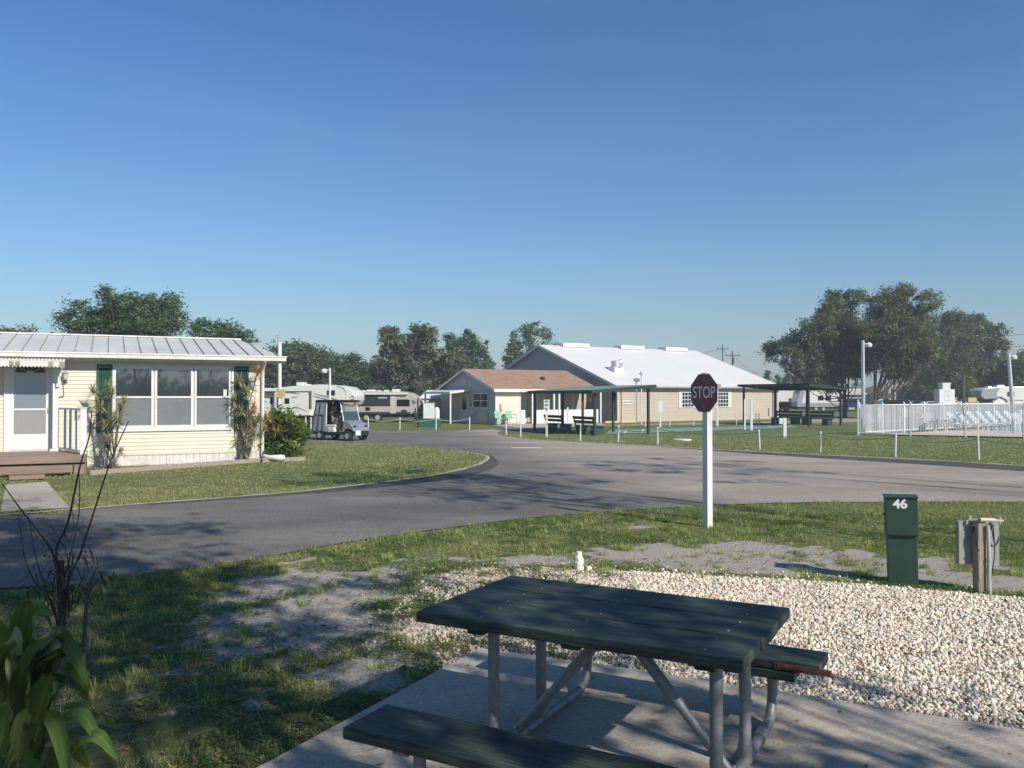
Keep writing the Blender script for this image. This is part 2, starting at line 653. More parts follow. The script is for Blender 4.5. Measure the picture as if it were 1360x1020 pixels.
# ------------------------------------------------------------------ sun and sky
SUNAZ = Vector((0.69, -0.724, 0)).normalized()       # horizontal direction towards the sun
EL = R(36)
to_sun = Vector((SUNAZ.x * math.cos(EL), SUNAZ.y * math.cos(EL), math.sin(EL)))
sl = bpy.data.lights.new('sun', 'SUN')
sl.energy = 4.6
sl.angle = R(0.55)
sl.color = (1.0, 0.93, 0.82)
so = bpy.data.objects.new('sun', sl)
COL.objects.link(so)
so.rotation_euler = to_sun.to_track_quat('Z', 'Y').to_euler()
w = bpy.data.worlds.new('World')
scene.world = w
w.use_nodes = True
wn = w.node_tree
bg = wn.nodes['Background']
sky = wn.nodes.new('ShaderNodeTexSky')
sky.sky_type = 'NISHITA'
sky.sun_disc = False
sky.sun_elevation = EL
sky.sun_rotation = math.atan2(SUNAZ.x, SUNAZ.y)
sky.altitude = 0
sky.air_density = 1.25
sky.dust_density = 0.15
sky.ozone_density = 1.6
# clear humid morning sky: the band near the horizon stays blue rather than white
wtc = wn.nodes.new('ShaderNodeTexCoord')
wsp = wn.nodes.new('ShaderNodeSeparateXYZ')
wrp = wn.nodes.new('ShaderNodeValToRGB')
wn.links.new(wtc.outputs['Generated'], wsp.inputs[0])
wn.links.new(wsp.outputs['Z'], wrp.inputs[0])
wrp.color_ramp.elements[0].position = 0.0
wrp.color_ramp.elements[0].color = (0.50, 0.595, 0.75, 1)
wrp.color_ramp.elements[1].position = 0.42
wrp.color_ramp.elements[1].color = (0.31, 0.57, 0.83, 1)
e_ = wrp.color_ramp.elements.new(0.16)
e_.color = (0.43, 0.625, 0.85, 1)
wmx = wn.nodes.new('ShaderNodeMixRGB')
wmx.blend_type = 'MULTIPLY'
wmx.inputs['Fac'].default_value = 1.0
wn.links.new(sky.outputs[0], wmx.inputs['Color1'])
wn.links.new(wrp.outputs[0], wmx.inputs['Color2'])
# faint high cirrus
wno = wn.nodes.new('ShaderNodeTexNoise')
wmp = wn.nodes.new('ShaderNodeMapping')
wmp.inputs['Scale'].default_value = (1.2, 2.0, 7.0)
wno.inputs['Scale'].default_value = 1.6
wno.inputs['Detail'].default_value = 7
wno.inputs['Distortion'].default_value = 0.8
wn.links.new(wtc.outputs['Generated'], wmp.inputs[0])
wn.links.new(wmp.outputs[0], wno.inputs['Vector'])
wr2 = wn.nodes.new('ShaderNodeMapRange')
wr2.inputs['From Min'].default_value = 0.48
wr2.inputs['From Max'].default_value = 0.80
wr2.inputs['To Min'].default_value = 0.0
wr2.inputs['To Max'].default_value = 0.045
wn.links.new(wno.outputs['Fac'], wr2.inputs['Value'])
wm2 = wn.nodes.new('ShaderNodeMixRGB')
wm2.inputs['Color2'].default_value = (5.5, 6.0, 6.6, 1)
wn.links.new(wr2.outputs[0], wm2.inputs['Fac'])
wn.links.new(wmx.outputs[0], wm2.inputs['Color1'])
wn.links.new(wm2.outputs[0], bg.inputs['Color'])
bg.inputs['Strength'].default_value = 0.10
scene.view_settings.view_transform = 'Standard'
scene.view_settings.look = 'None'
scene.view_settings.exposure = 0.42
scene.view_settings.gamma = 1.0
scene.cycles.max_bounces = 6
scene.cycles.transparent_max_bounces = 8
# ------------------------------------------------------------------ ground, road, pads
def GP(l):
    return [G(*p) for p in l]


near_edge = catmull([Vector((-30, 3.5, 0)), Vector((-14, 6.0, 0))] + GP([(0, 782), (120, 771), (230, 758), (340, 742), (450, 722), (560, 706),
            (660, 693), (760, 683), (860, 676), (950, 671), (1050, 668), (1150, 667), (1360, 667)]) + [Vector((16, 15.0, 0)), Vector((40, 14.0, 0))], 4)
far_right = catmull([Vector((40, 15.5, 0)), Vector((24, 20.0, 0))] + GP([(1360, 619), (1230, 611), (1100, 605), (1000, 600), (900, 594),
            (820, 590), (760, 587), (720, 584.5), (690, 582), (672, 579.5), (663, 577), (661, 574.5), (666, 572.5)]), 4)
drive = GP([(700, 571), (712, 569), (690, 567.6), (655, 569.8)])
far_left = catmull(GP([(640, 571), (600, 572.5), (540, 572.8), (480, 573), (420, 573.5), (350, 574)]) + [Vector((-22, 44, 0)), Vector((-60, 48, 0))], 3)
home_lawn = catmull([Vector((-60, 40, 0)), Vector((-24, 38.5, 0))] + GP([(300, 587.5), (400, 587), (490, 588), (540, 592), (600, 598), (640, 604.5), (648, 609), (640, 615),
            (620, 622), (580, 631), (500, 642), (400, 653), (300, 661.5), (200, 669), (100, 677), (0, 685)]) + [Vector((-16, 12.6, 0)), Vector((-30, 10.5, 0))], 4)
road_poly = near_edge + far_right + drive + far_left + home_lawn
ROADP = [(p.x, p.y) for p in road_poly]
PAD = [(p.x, p.y) for p in GP([(637, 866), (860, 897), (1100, 935), (1360, 976)])] + [(4.6, 3.9), (5.5, 0.5), (-2.0, 0.5), (-1.9, 3.2)] + [(p.x, p.y) for p in GP([(355, 1020)])]
GRAVEL = [(p.x, p.y) for p in GP([(1500, 800), (1360, 795), (1240, 785), (1150, 777), (1060, 771), (950, 766), (850, 760), (760, 757), (690, 752), (620, 754), (570, 765), (545, 785), (520, 815),
          (530, 850), (560, 880), (600, 890), (637, 868), (860, 897), (1100, 935), (1360, 976)])] + [(6.5, 3.4), (9, 3.0), (9, 8.0)]
SANDY = [(p.x, p.y) for p in GP([(275, 800), (330, 770), (430, 748), (560, 745), (620, 752), (545, 790), (520, 830), (540, 890), (470, 900), (430, 870), (330, 850), (280, 825)])]
SAND2 = [(p.x, p.y) for p in GP([(560, 742), (700, 735), (780, 728), (850, 722), (1000, 720), (1130, 728), (1250, 742), (1400, 755), (1400, 785), (1250, 780), (1130, 772), (1000, 760), (860, 752), (700, 752)])]
SAND3 = [(p.x, p.y) for p in GP([(790, 700), (830, 693), (885, 695), (870, 706), (810, 711)])]
SAND4 = [(p.x, p.y) for p in GP([(330, 880), (430, 900), (450, 930), (330, 945), (240, 900), (230, 870)])]
WALKP = [(p.x, p.y) for p in GP([(8, 645), (62, 641), (93, 676), (0, 681)])]


def bare_at(x, y):
    """0 = thick grass, 1 = bare sand"""
    n = fbm(x * 1.3, y * 1.3, 3, 5) * 0.6 + fbm(x * 5, y * 5, 9, 4) * 0.4
    b = (n - 0.60) * 1.5
    near = np.clip((18 - y) / 6, 0, 1)
    b = b * (0.4 + 0.6 * near)
    for poly, k, wdt in ((SANDY, 0.70, 0.5), (SAND2, 0.85, 0.35), (SAND3, 0.7, 0.3), (SAND4, 0.45, 0.5)):
        s = sd(x, y, poly)
        b = b + k * np.clip((s + wdt) / (2 * wdt), 0, 1) * (0.55 + 0.9 * n)
    # darker shaded lawn to the lower left stays patchy
    b = b + 0.20 * np.clip((11.5 - y) / 3, 0, 1) * np.clip((0.5 - x) / 2, 0, 1) + 0.12 * near * (n - 0.45) * 5
    # worn edge of the lawn along the asphalt
    return np.clip(b, 0, 1)


def axis(lo, hi, step, far, n):
    mid = np.arange(lo, hi + 1e-6, step)
    g = np.geomspace(step, far, n)
    a = hi + np.cumsum(g)
    b = lo - np.cumsum(g)
    return np.concatenate([b[::-1], mid, a])


gx = axis(-8, 9, 0.085, 120, 46)
gy = axis(3.0, 16, 0.085, 150, 48)
gy = gy[(gy > -120) & (gy < 900)]
X, Y = np.meshgrid(gx, gy)
bare = bare_at(X, Y)
near = np.clip((18 - Y) / 4, 0, 1) * np.clip((14 - np.abs(X)) / 4, 0, 1)
rd = sd(X.ravel(), Y.ravel(), ROADP).reshape(X.shape)
Z = (fbm(X * 2.2, Y * 2.2, 21, 4) - 0.5) * 0.035 * near - 0.01 * np.clip((rd + 0.3) / 0.3, 0, 1) * near
Z = np.where(rd > -0.05, np.minimum(Z, -0.012), Z)
pd = sd(X.ravel(), Y.ravel(), PAD).reshape(X.shape)
Z = np.where(pd > -0.15, np.minimum(Z, -0.004), Z)
ny, nx = X.shape
V = np.stack([X.ravel(), Y.ravel(), Z.ravel()], 1)
idx = np.arange(nx * ny).reshape(ny, nx)
F = np.stack([idx[:-1, :-1], idx[:-1, 1:], idx[1:, 1:], idx[1:, :-1]], -1).reshape(-1)


def ground_mat():
    m, nt, b = new_mat('lawn_and_sand')
    N, L = nt.nodes, nt.links
    at = N.new('ShaderNodeAttribute')
    at.attribute_name = 'tint'
    tc = N.new('ShaderNodeTexCoord')
    def noise(scale, det=8, rough=0.65):
        n = N.new('ShaderNodeTexNoise')
        n.inputs['Scale'].default_value = scale
        n.inputs['Detail'].default_value = det
        n.inputs['Roughness'].default_value = rough
        L.new(tc.outputs['Object'], n.inputs['Vector'])
        return n
    def ramp(src, p0, c0, p1, c1):
        r = N.new('ShaderNodeValToRGB')
        r.color_ramp.elements[0].position = p0
        r.color_ramp.elements[0].color = (*c0, 1)
        r.color_ramp.elements[1].position = p1
        r.color_ramp.elements[1].color = (*c1, 1)
        L.new(src, r.inputs[0])
        return r
    def mix(f, a, c, t='MIX'):
        x = N.new('ShaderNodeMixRGB')
        x.blend_type = t
        if isinstance(f, float): x.inputs['Fac'].default_value = f
        else: L.new(f, x.inputs['Fac'])
        L.new(a, x.inputs['Color1'])
        L.new(c, x.inputs['Color2'])
        return x
    g1 = ramp(noise(7).outputs['Fac'], 0.35, (0.095, 0.122, 0.042), 0.68, (0.20, 0.22, 0.095))
    g2 = ramp(noise(0.35, 6).outputs['Fac'], 0.35, (0.75, 0.85, 0.8), 0.7, (1.25, 1.12, 1.0))
    gr = mix(1.0, g1.outputs[0], g2.outputs[0], 'MULTIPLY')
    fine = ramp(noise(55, 6, 0.8).outputs['Fac'], 0.36, (0.45, 0.45, 0.45), 0.66, (1.5, 1.5, 1.4))
    gr2 = mix(1.0, gr.outputs[0], fine.outputs[0], 'MULTIPLY')
    s1 = ramp(noise(14).outputs['Fac'], 0.3, (0.36, 0.325, 0.28), 0.7, (0.56, 0.52, 0.46))
    litter = ramp(noise(38, 9, 0.8).outputs['Fac'], 0.42, (0.22, 0.18, 0.14), 0.53, (1, 1, 1))
    sd_ = mix(0.5, s1.outputs[0], litter.outputs[0], 'MULTIPLY')
    # break the border with fine noise
    ad = N.new('ShaderNodeMath')
    ad.operation = 'ADD'
    L.new(at.outputs['Fac'], ad.inputs[0])
    nb = N.new('ShaderNodeMath')
    nb.operation = 'MULTIPLY_ADD'
    L.new(noise(22, 8, 0.75).outputs['Fac'], nb.inputs[0])
    nb.inputs[1].default_value = 1.1
    nb.inputs[2].default_value = -0.55
    L.new(nb.outputs[0], ad.inputs[1])
    fr = ramp(ad.outputs[0], 0.34, (0, 0, 0), 0.52, (1, 1, 1))
    fin = mix(fr.outputs[0], gr2.outputs[0], sd_.outputs[0])
    L.new(fin.outputs[0], b.inputs['Base Color'])
    b.inputs['Roughness'].default_value = 0.95
    b.inputs['Specular IOR Level'].default_value = 0.15
    bp = N.new('ShaderNodeBump')
    bp.inputs['Strength'].default_value = 0.9
    bp.inputs['Distance'].default_value = 0.03
    L.new(noise(45, 8, 0.8).outputs['Fac'], bp.inputs['Height'])
    L.new(bp.outputs[0], b.inputs['Normal'])
    return m


tag(np_mesh('ground', V, F, 4, ground_mat(), np.repeat(bare.ravel()[:, None], 3, 1), smooth=True), kind='structure')


def asphalt_mat(name, lo, hi, agg=0.5, left=None):
    m, nt, b = new_mat(name)
    N, L = nt.nodes, nt.links
    tc = N.new('ShaderNodeTexCoord')
    def noise(scale, det=8, rough=0.6, st=None):
        n = N.new('ShaderNodeTexNoise')
        n.inputs['Scale'].default_value = scale
        n.inputs['Detail'].default_value = det
        n.inputs['Roughness'].default_value = rough
        if st:
            mp = N.new('ShaderNodeMapping')
            mp.inputs['Scale'].default_value = st
            L.new(tc.outputs['Object'], mp.inputs['Vector'])
            L.new(mp.outputs[0], n.inputs['Vector'])
        else:
            L.new(tc.outputs['Object'], n.inputs['Vector'])
        return n
    def ramp(src, p0, c0, p1, c1):
        r = N.new('ShaderNodeValToRGB')
        r.color_ramp.elements[0].position = p0
        r.color_ramp.elements[0].color = (*c0, 1)
        r.color_ramp.elements[1].position = p1
        r.color_ramp.elements[1].color = (*c1, 1)
        L.new(src, r.inputs[0])
        return r
    a = ramp(noise(0.45, 8, 0.6, (0.35, 1, 1)).outputs['Fac'], 0.36, lo, 0.64, hi)
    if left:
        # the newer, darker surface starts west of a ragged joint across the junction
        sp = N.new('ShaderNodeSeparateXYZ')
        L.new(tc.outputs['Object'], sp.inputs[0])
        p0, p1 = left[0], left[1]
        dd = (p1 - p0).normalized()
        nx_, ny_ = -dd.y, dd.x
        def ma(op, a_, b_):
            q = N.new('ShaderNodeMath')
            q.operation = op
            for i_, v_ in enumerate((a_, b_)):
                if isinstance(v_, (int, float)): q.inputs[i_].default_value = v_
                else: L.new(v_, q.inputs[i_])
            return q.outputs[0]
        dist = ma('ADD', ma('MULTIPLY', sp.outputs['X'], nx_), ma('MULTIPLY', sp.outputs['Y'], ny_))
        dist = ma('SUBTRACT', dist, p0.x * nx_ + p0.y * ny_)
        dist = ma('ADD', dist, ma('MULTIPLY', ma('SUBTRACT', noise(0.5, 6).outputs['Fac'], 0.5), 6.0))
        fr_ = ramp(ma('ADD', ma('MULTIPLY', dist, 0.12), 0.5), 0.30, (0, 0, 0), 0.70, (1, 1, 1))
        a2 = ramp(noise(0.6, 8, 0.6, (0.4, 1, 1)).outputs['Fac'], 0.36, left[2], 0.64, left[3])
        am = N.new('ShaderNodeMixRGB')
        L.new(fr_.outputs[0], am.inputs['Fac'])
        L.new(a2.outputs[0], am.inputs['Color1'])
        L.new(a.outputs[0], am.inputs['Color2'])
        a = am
    g = ramp(noise(48, 5, 0.9).outputs['Fac'], 0.36, (1 - agg,) * 3, 0.66, (1 + agg * 1.3,) * 3)
    g0 = ramp(noise(28, 6, 0.8).outputs['Fac'], 0.33, (0.78,) * 3, 0.7, (1.22,) * 3)
    x = N.new('ShaderNodeMixRGB')
    x.blend_type = 'MULTIPLY'
    x.inputs['Fac'].default_value = 1
    L.new(a.outputs[0], x.inputs['Color1'])
    L.new(g.outputs[0], x.inputs['Color2'])
    x0 = N.new('ShaderNodeMixRGB')
    x0.blend_type = 'MULTIPLY'
    x0.inputs['Fac'].default_value = 1
    L.new(x.outputs[0], x0.inputs['Color1'])
    L.new(g0.outputs[0], x0.inputs['Color2'])
    # pale sandy dust drifts and chips
    d = ramp(noise(1.6, 9, 0.7, (0.5, 1.3, 1)).outputs['Fac'], 0.60, (0, 0, 0), 0.72, (0.4, 0.4, 0.4))
    y = N.new('ShaderNodeMixRGB')
    y.inputs['Color2'].default_value = (0.30, 0.275, 0.24, 1)
    L.new(d.outputs[0], y.inputs['Fac'])
    L.new(x0.outputs[0], y.inputs['Color1'])
    L.new(y.outputs[0], b.inputs['Base Color'])
    b.inputs['Roughness'].default_value = 0.88
    b.inputs['Specular IOR Level'].default_value = 0.12
    bp = N.new('ShaderNodeBump')
    bp.inputs['Strength'].default_value = 0.6
    bp.inputs['Distance'].default_value = 0.012
    L.new(noise(120, 4, 0.7).outputs['Fac'], bp.inputs['Height'])
    L.new(bp.outputs[0], b.inputs['Normal'])
    return m


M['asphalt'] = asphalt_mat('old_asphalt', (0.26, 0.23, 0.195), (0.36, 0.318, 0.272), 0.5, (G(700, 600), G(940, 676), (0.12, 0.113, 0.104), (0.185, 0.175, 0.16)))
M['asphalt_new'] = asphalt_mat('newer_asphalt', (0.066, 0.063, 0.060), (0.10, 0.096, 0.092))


def sheet(name, pts, z, m, kind='structure'):
    b = MB()
    b.poly([(p[0], p[1], z) for p in pts])
    return tag(b.build(name, m, fix=False), kind=kind)


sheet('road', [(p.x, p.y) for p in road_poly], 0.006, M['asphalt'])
# newer dark asphalt laid along the mobile home side of the junction
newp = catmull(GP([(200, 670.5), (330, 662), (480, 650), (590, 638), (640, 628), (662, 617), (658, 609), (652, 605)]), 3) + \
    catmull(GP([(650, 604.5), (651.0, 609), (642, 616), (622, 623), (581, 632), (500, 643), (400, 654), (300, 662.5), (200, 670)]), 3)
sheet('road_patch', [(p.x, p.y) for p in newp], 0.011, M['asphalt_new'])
# dark seal coat band along the far kerb line on the right
band = GP([(1400, 629), (1230, 617.5), (1100, 609.5), (1000, 602.8), (930, 597.6), (870, 593.4)])
band2 = GP([(930, 596.6), (1000, 600.5), (1100, 605.6), (1230, 611.8), (1400, 622)])
sheet('road_edge', [(p.x, p.y) for p in band + band2], 0.011, M['asphalt_new'])
# service lane in front of the hall and the one beyond the pavilions
sheet('lane', [(p.x, p.y) for p in GP([(700, 570), (760, 567), (900, 564.6), (1060, 562), (1060, 559.6), (900, 562), (800, 565), (712, 566)])], 0.011, M['asphalt'])
sheet('far_road', [(p.x, p.y) for p in GP([(1060, 562), (1150, 561), (1500, 559), (1500, 555.5), (1150, 556), (1060, 556.5)])], 0.012, M['asphalt'])
sheet('faded_road_marking', [(p.x, p.y) for p in GP([(678, 594.7), (719, 594.7), (719, 596), (680, 596)])], 0.016, M['white_dirty'])

# thin ragged sandy verge between the lawns and the asphalt
M['sand'] = mat('verge_sand', (0.46, 0.41, 0.34), 0.95, var=0.3, scale=12, bump=0.5)


def verge(pts, w0, z, seed):
    b = MB()
    rr = random.Random(seed)
    pts = catmull(pts, 6)
    L_, R_ = [], []
    for i in range(len(pts)):
        d = (pts[min(i + 1, len(pts) - 1)] - pts[max(i - 1, 0)]).normalized()
        n_ = Vector((-d.y, d.x, 0))
        L_.append(pts[i] + n_ * w0 * rr.uniform(0.2, 1.6))
        R_.append(pts[i] - n_ * w0 * rr.uniform(0.2, 1.3))
    vs = [(p.x, p.y, z) for p in L_ + R_]
    n = len(L_)
    b.add(vs, [(i, n + i, n + i + 1, i + 1) for i in range(n - 1)])
    tag(b.build('road_verge', M['sand'], fix=False), kind='structure')


verge(GP([(0, 685), (100, 677), (200, 669), (300, 661.5), (400, 653), (500, 642), (580, 631), (620, 622), (640, 615), (648, 609), (640, 604.5), (600, 598)]), 0.06, 0.015, 3)
verge(GP([(1400, 622), (1230, 611), (1100, 605), (1000, 600), (900, 594), (820, 590), (760, 587)]), 0.09, 0.015, 4)
verge(GP([(640, 571), (600, 572.5), (540, 572.8), (480, 573)]), 0.12, 0.015, 5)

# concrete pad, walk, aprons
def concrete_mat(name, lo, hi):
    m = asphalt_mat(name, lo, hi, 0.16)
    return m


M['concrete'] = concrete_mat('concrete', (0.36, 0.325, 0.275), (0.50, 0.455, 0.39))
M['concrete_old'] = concrete_mat('old_concrete', (0.33, 0.30, 0.25), (0.44, 0.41, 0.35))
b = MB()
n = len(PAD)
top = [(x, y, 0.03) for x, y in PAD]
b.poly(top)
bot = [(x, y, -0.08) for x, y in PAD]
b.add(top + bot, [(i, (i + 1) % n, n + (i + 1) % n, n + i) for i in range(n)])
tag(b.build('concrete_pad', M['concrete']), kind='structure')
sheet('walkway', WALKP, 0.022, M['concrete_old'])
sheet('apron', [(p.x, p.y) for p in GP([(652, 566), (700, 568.8), (760, 567.0), (806, 564.6), (798, 562.5), (700, 562)])], 0.02, M['concrete_old'])

# shuffleboard court between the pavilions
M['court'] = mat('court_green', (0.13, 0.30, 0.23), 0.55, var=0.12, scale=0.7)
CA, CB, CC, CD = G(803, 577), G(1062, 568), G(1050, 565), G(810, 571.5)
sheet('shuffleboard_court', [CA, CB, CC, CD], 0.015, M['court'])
b = MB()
for t in (0.06, 0.36, 0.66, 0.94):
    a0 = CA.lerp(CD, t)
    a1 = CB.lerp(CC, t)
    d = (a1 - a0).normalized()
    nn = Vector((-d.y, d.x, 0)) * 0.05
    b.poly([(q.x, q.y, 0.021) for q in (a0 - nn, a1 - nn, a1 + nn, a0 + nn)])
for s in (0.08, 0.16, 0.84, 0.92):
    a0 = CA.lerp(CB, s)
    a1 = CD.lerp(CC, s)
    b.poly([(q.x, q.y, 0.025) for q in (a0, a0 + Vector((0.1, 0, 0)), a1 + Vector((0.1, 0, 0)), a1)])
tag(b.build('court_markings', M['white_dirty'], fix=False), kind='structure')

# ------------------------------------------------------------------ grass blades
home_foot = [(-7.0, 24.6), (-19.5, 18.6), (-23, 26), (-10.4, 32)]


def scatter_grass(n, x0, x1, y0, y1, hgt, wid, keep_bare=0.55, seed=1):
    r = np.random.default_rng(seed)
    x = r.uniform(x0, x1, n)
    y = r.uniform(y0, y1, n)
    vis = np.abs(x) < 0.72 * y + 1.5
    x, y = x[vis], y[vis]
    bz = bare_at(x, y)
    cl = fbm(x * 6, y * 6, 33, 3)
    k = r.uniform(0, 1, len(x)) < np.clip(1.15 - bz * 2.4, 0.02, 1) * np.clip((cl - 0.36) * 5.0, 0.08, 1)
    x, y, cl, bz = x[k], y[k], cl[k], bz[k]
    k = (sd(x, y, ROADP) < -0.0) & (sd(x, y, PAD) < -0.01) & (sd(x, y, WALKP) < 0) & ~inpoly(x, y, home_foot)
    g = sd(x, y, GRAVEL)
    lo = np.clip(1.0 - (x + 0.2) / 1.6, 0.0, 1) * (fbm(x * 4, y * 4, 5, 3) > 0.47)
    k &= (g < 0.05) | (r.uniform(0, 1, len(x)) < lo * 0.8)
    x, y, cl, bz = x[k], y[k], cl[k], bz[k]
    m = len(x)
    tall = fbm(x * 0.9, y * 0.9, 41, 3)
    h = hgt * r.uniform(0.45, 1.15, m) * (0.45 + 1.2 * tall) * (1 - 0.45 * bz)
    rdn = -sd(x, y, ROADP)
    h *= np.where(rdn < 0.5, 1.25, 1.0)
    a = r.uniform(0, 2 * PI, m)
    wv = wid * r.uniform(0.6, 1.3, m)
    ln = r.uniform(0.1, 0.75, m) * h
    a2 = r.uniform(0, 2 * PI, m)
    dx, dy = np.cos(a) * wv / 2, np.sin(a) * wv / 2
    base = np.stack([x, y, np.full(m, -0.012)], 1)
    V = np.zeros((m, 3, 3))
    V[:, 0] = base + np.stack([dx, dy, 0 * dx], 1)
    V[:, 1] = base - np.stack([dx, dy, 0 * dx], 1)
    V[:, 2] = base + np.stack([np.cos(a2) * ln, np.sin(a2) * ln, h], 1)
    t = r.uniform(0.6, 1.35, m)[:, None] * np.array([1, 1, 1])
    dry = r.uniform(0, 1, m) < (0.10 + 0.35 * bz)
    t[dry] = t[dry] * np.array([1.9, 1.25, 1.4])
    t *= (0.8 + 0.5 * fbm(x * 1.7, y * 1.7, 77, 3))[:, None]
    return V.reshape(-1, 3), np.repeat(t, 3, 0)


parts = [scatter_grass(330000, -6, 8, 3.6, 10.5, 0.045, 0.008, seed=1),
         scatter_grass(330000, -9, 13, 9.5, 17.5, 0.052, 0.011, seed=2),
         scatter_grass(260000, -20, 2, 14, 36, 0.05, 0.022, seed=3),
         scatter_grass(260000, -4, 30, 17, 42, 0.06, 0.026, seed=4)]
Vg = np.concatenate([p[0] for p in parts])
Tg = np.concatenate([p[1] for p in parts])
tag(np_mesh('grass', Vg, np.arange(len(Vg)), 3, M['grass_blade'], Tg), 'short patchy lawn grass growing on the sandy ground beside the road', 'grass', kind='stuff')

# low creeping weeds: small flat leaves in mats
def creepers(n, seed):
    r = np.random.default_rng(seed)
    x = r.uniform(-5.5, 7, n)
    y = r.uniform(3.8, 13.5, n)
    m1 = fbm(x * 1.9, y * 1.9, 101, 4)
    m2 = fbm(x * 7, y * 7, 103, 3)
    s2 = np.maximum(sd(x, y, SAND2), sd(x, y, SAND3))
    k = (m1 * 0.6 + m2 * 0.4 > 0.53 + 0.14 * (s2 > -0.05) + 0.10 * (bare_at(x, y) > 0.8)) & (np.abs(x) < 0.7 * y + 0.8)
    x, y = x[k], y[k]
    k = (sd(x, y, ROADP) < -0.03) & (sd(x, y, PAD) < -0.02)
    g = sd(x, y, GRAVEL)
    k &= (g < 0.0) | ((x < 1.2) & (fbm(x * 4, y * 4, 5, 3) > 0.5))
    x, y = x[k], y[k]
    m = len(x)
    a = r.uniform(0, 2 * PI, m)
    l = r.uniform(0.008, 0.020, m)
    w_ = l * r.uniform(0.3, 0.6, m)
    z = 0.004 + r.uniform(0, 0.03, m)
    up = r.uniform(-0.3, 0.9, m) * l
    ca, sa = np.cos(a), np.sin(a)
    V = np.zeros((m, 4, 3))
    V[:, 0] = np.stack([x - ca * l, y - sa * l, z], 1)
    V[:, 1] = np.stack([x + sa * w_, y - ca * w_, z + up * 0.5 + 0.003], 1)
    V[:, 2] = np.stack([x + ca * l, y + sa * l, z + up], 1)
    V[:, 3] = np.stack([x - sa * w_, y + ca * w_, z + up * 0.5 + 0.003], 1)
    t = r.uniform(0.35, 1.1, (m, 1)) * np.array([[0.75, 0.95, 0.62]])
    return V.reshape(-1, 3), np.repeat(t, 4, 0)


Vc, Tc = creepers(420000, 15)
tag(np_mesh('creeping_weeds', Vc, np.arange(len(Vc)), 4, M['grass_blade'], Tc), 'mats of low dark creeping weeds spreading over the sand', 'weeds', kind='stuff')

# broad weedy tufts
def tufts(n, seed):
    r = np.random.default_rng(seed)
    out, tt = [], []
    cx = r.uniform(-5, 7, n)
    cy = r.uniform(5.0, 14.5, n)
    k = (sd(cx, cy, ROADP) < -0.1) & (sd(cx, cy, PAD) < -0.1) & (sd(cx, cy, GRAVEL) < 0.1) & (bare_at(cx, cy) < 0.97)
    for x, y in zip(cx[k], cy[k]):
        m = int(r.integers(14, 50))
        a = r.uniform(0, 2 * PI, m)
        rr = r.uniform(0, 0.09, m)
        h = r.uniform(0.03, 0.085, m)
        ln = r.uniform(0.3, 1.0, m) * h
        bx, by = x + np.cos(a) * rr, y + np.sin(a) * rr
        wv = 0.009
        V = np.zeros((m, 3, 3))
        V[:, 0] = np.stack([bx - np.sin(a) * wv / 2, by + np.cos(a) * wv / 2, np.full(m, -0.01)], 1)
        V[:, 1] = np.stack([bx + np.sin(a) * wv / 2, by - np.cos(a) * wv / 2, np.full(m, -0.01)], 1)
        V[:, 2] = np.stack([bx + np.cos(a) * ln, by + np.sin(a) * ln, h], 1)
        out.append(V.reshape(-1, 3))
        tt.append(np.repeat(r.uniform(0.8, 1.5, (m, 1)) * np.array([[1, 1.08, 0.8]]), 3, 0))
    return np.concatenate(out), np.concatenate(tt)


Vt, Tt = tufts(1100, 5)
tag(np_mesh('weeds', Vt, np.arange(len(Vt)), 3, M['grass_blade'], Tt), 'scattered taller tufts of weedy grass on the near lawn', 'weeds', kind='stuff')

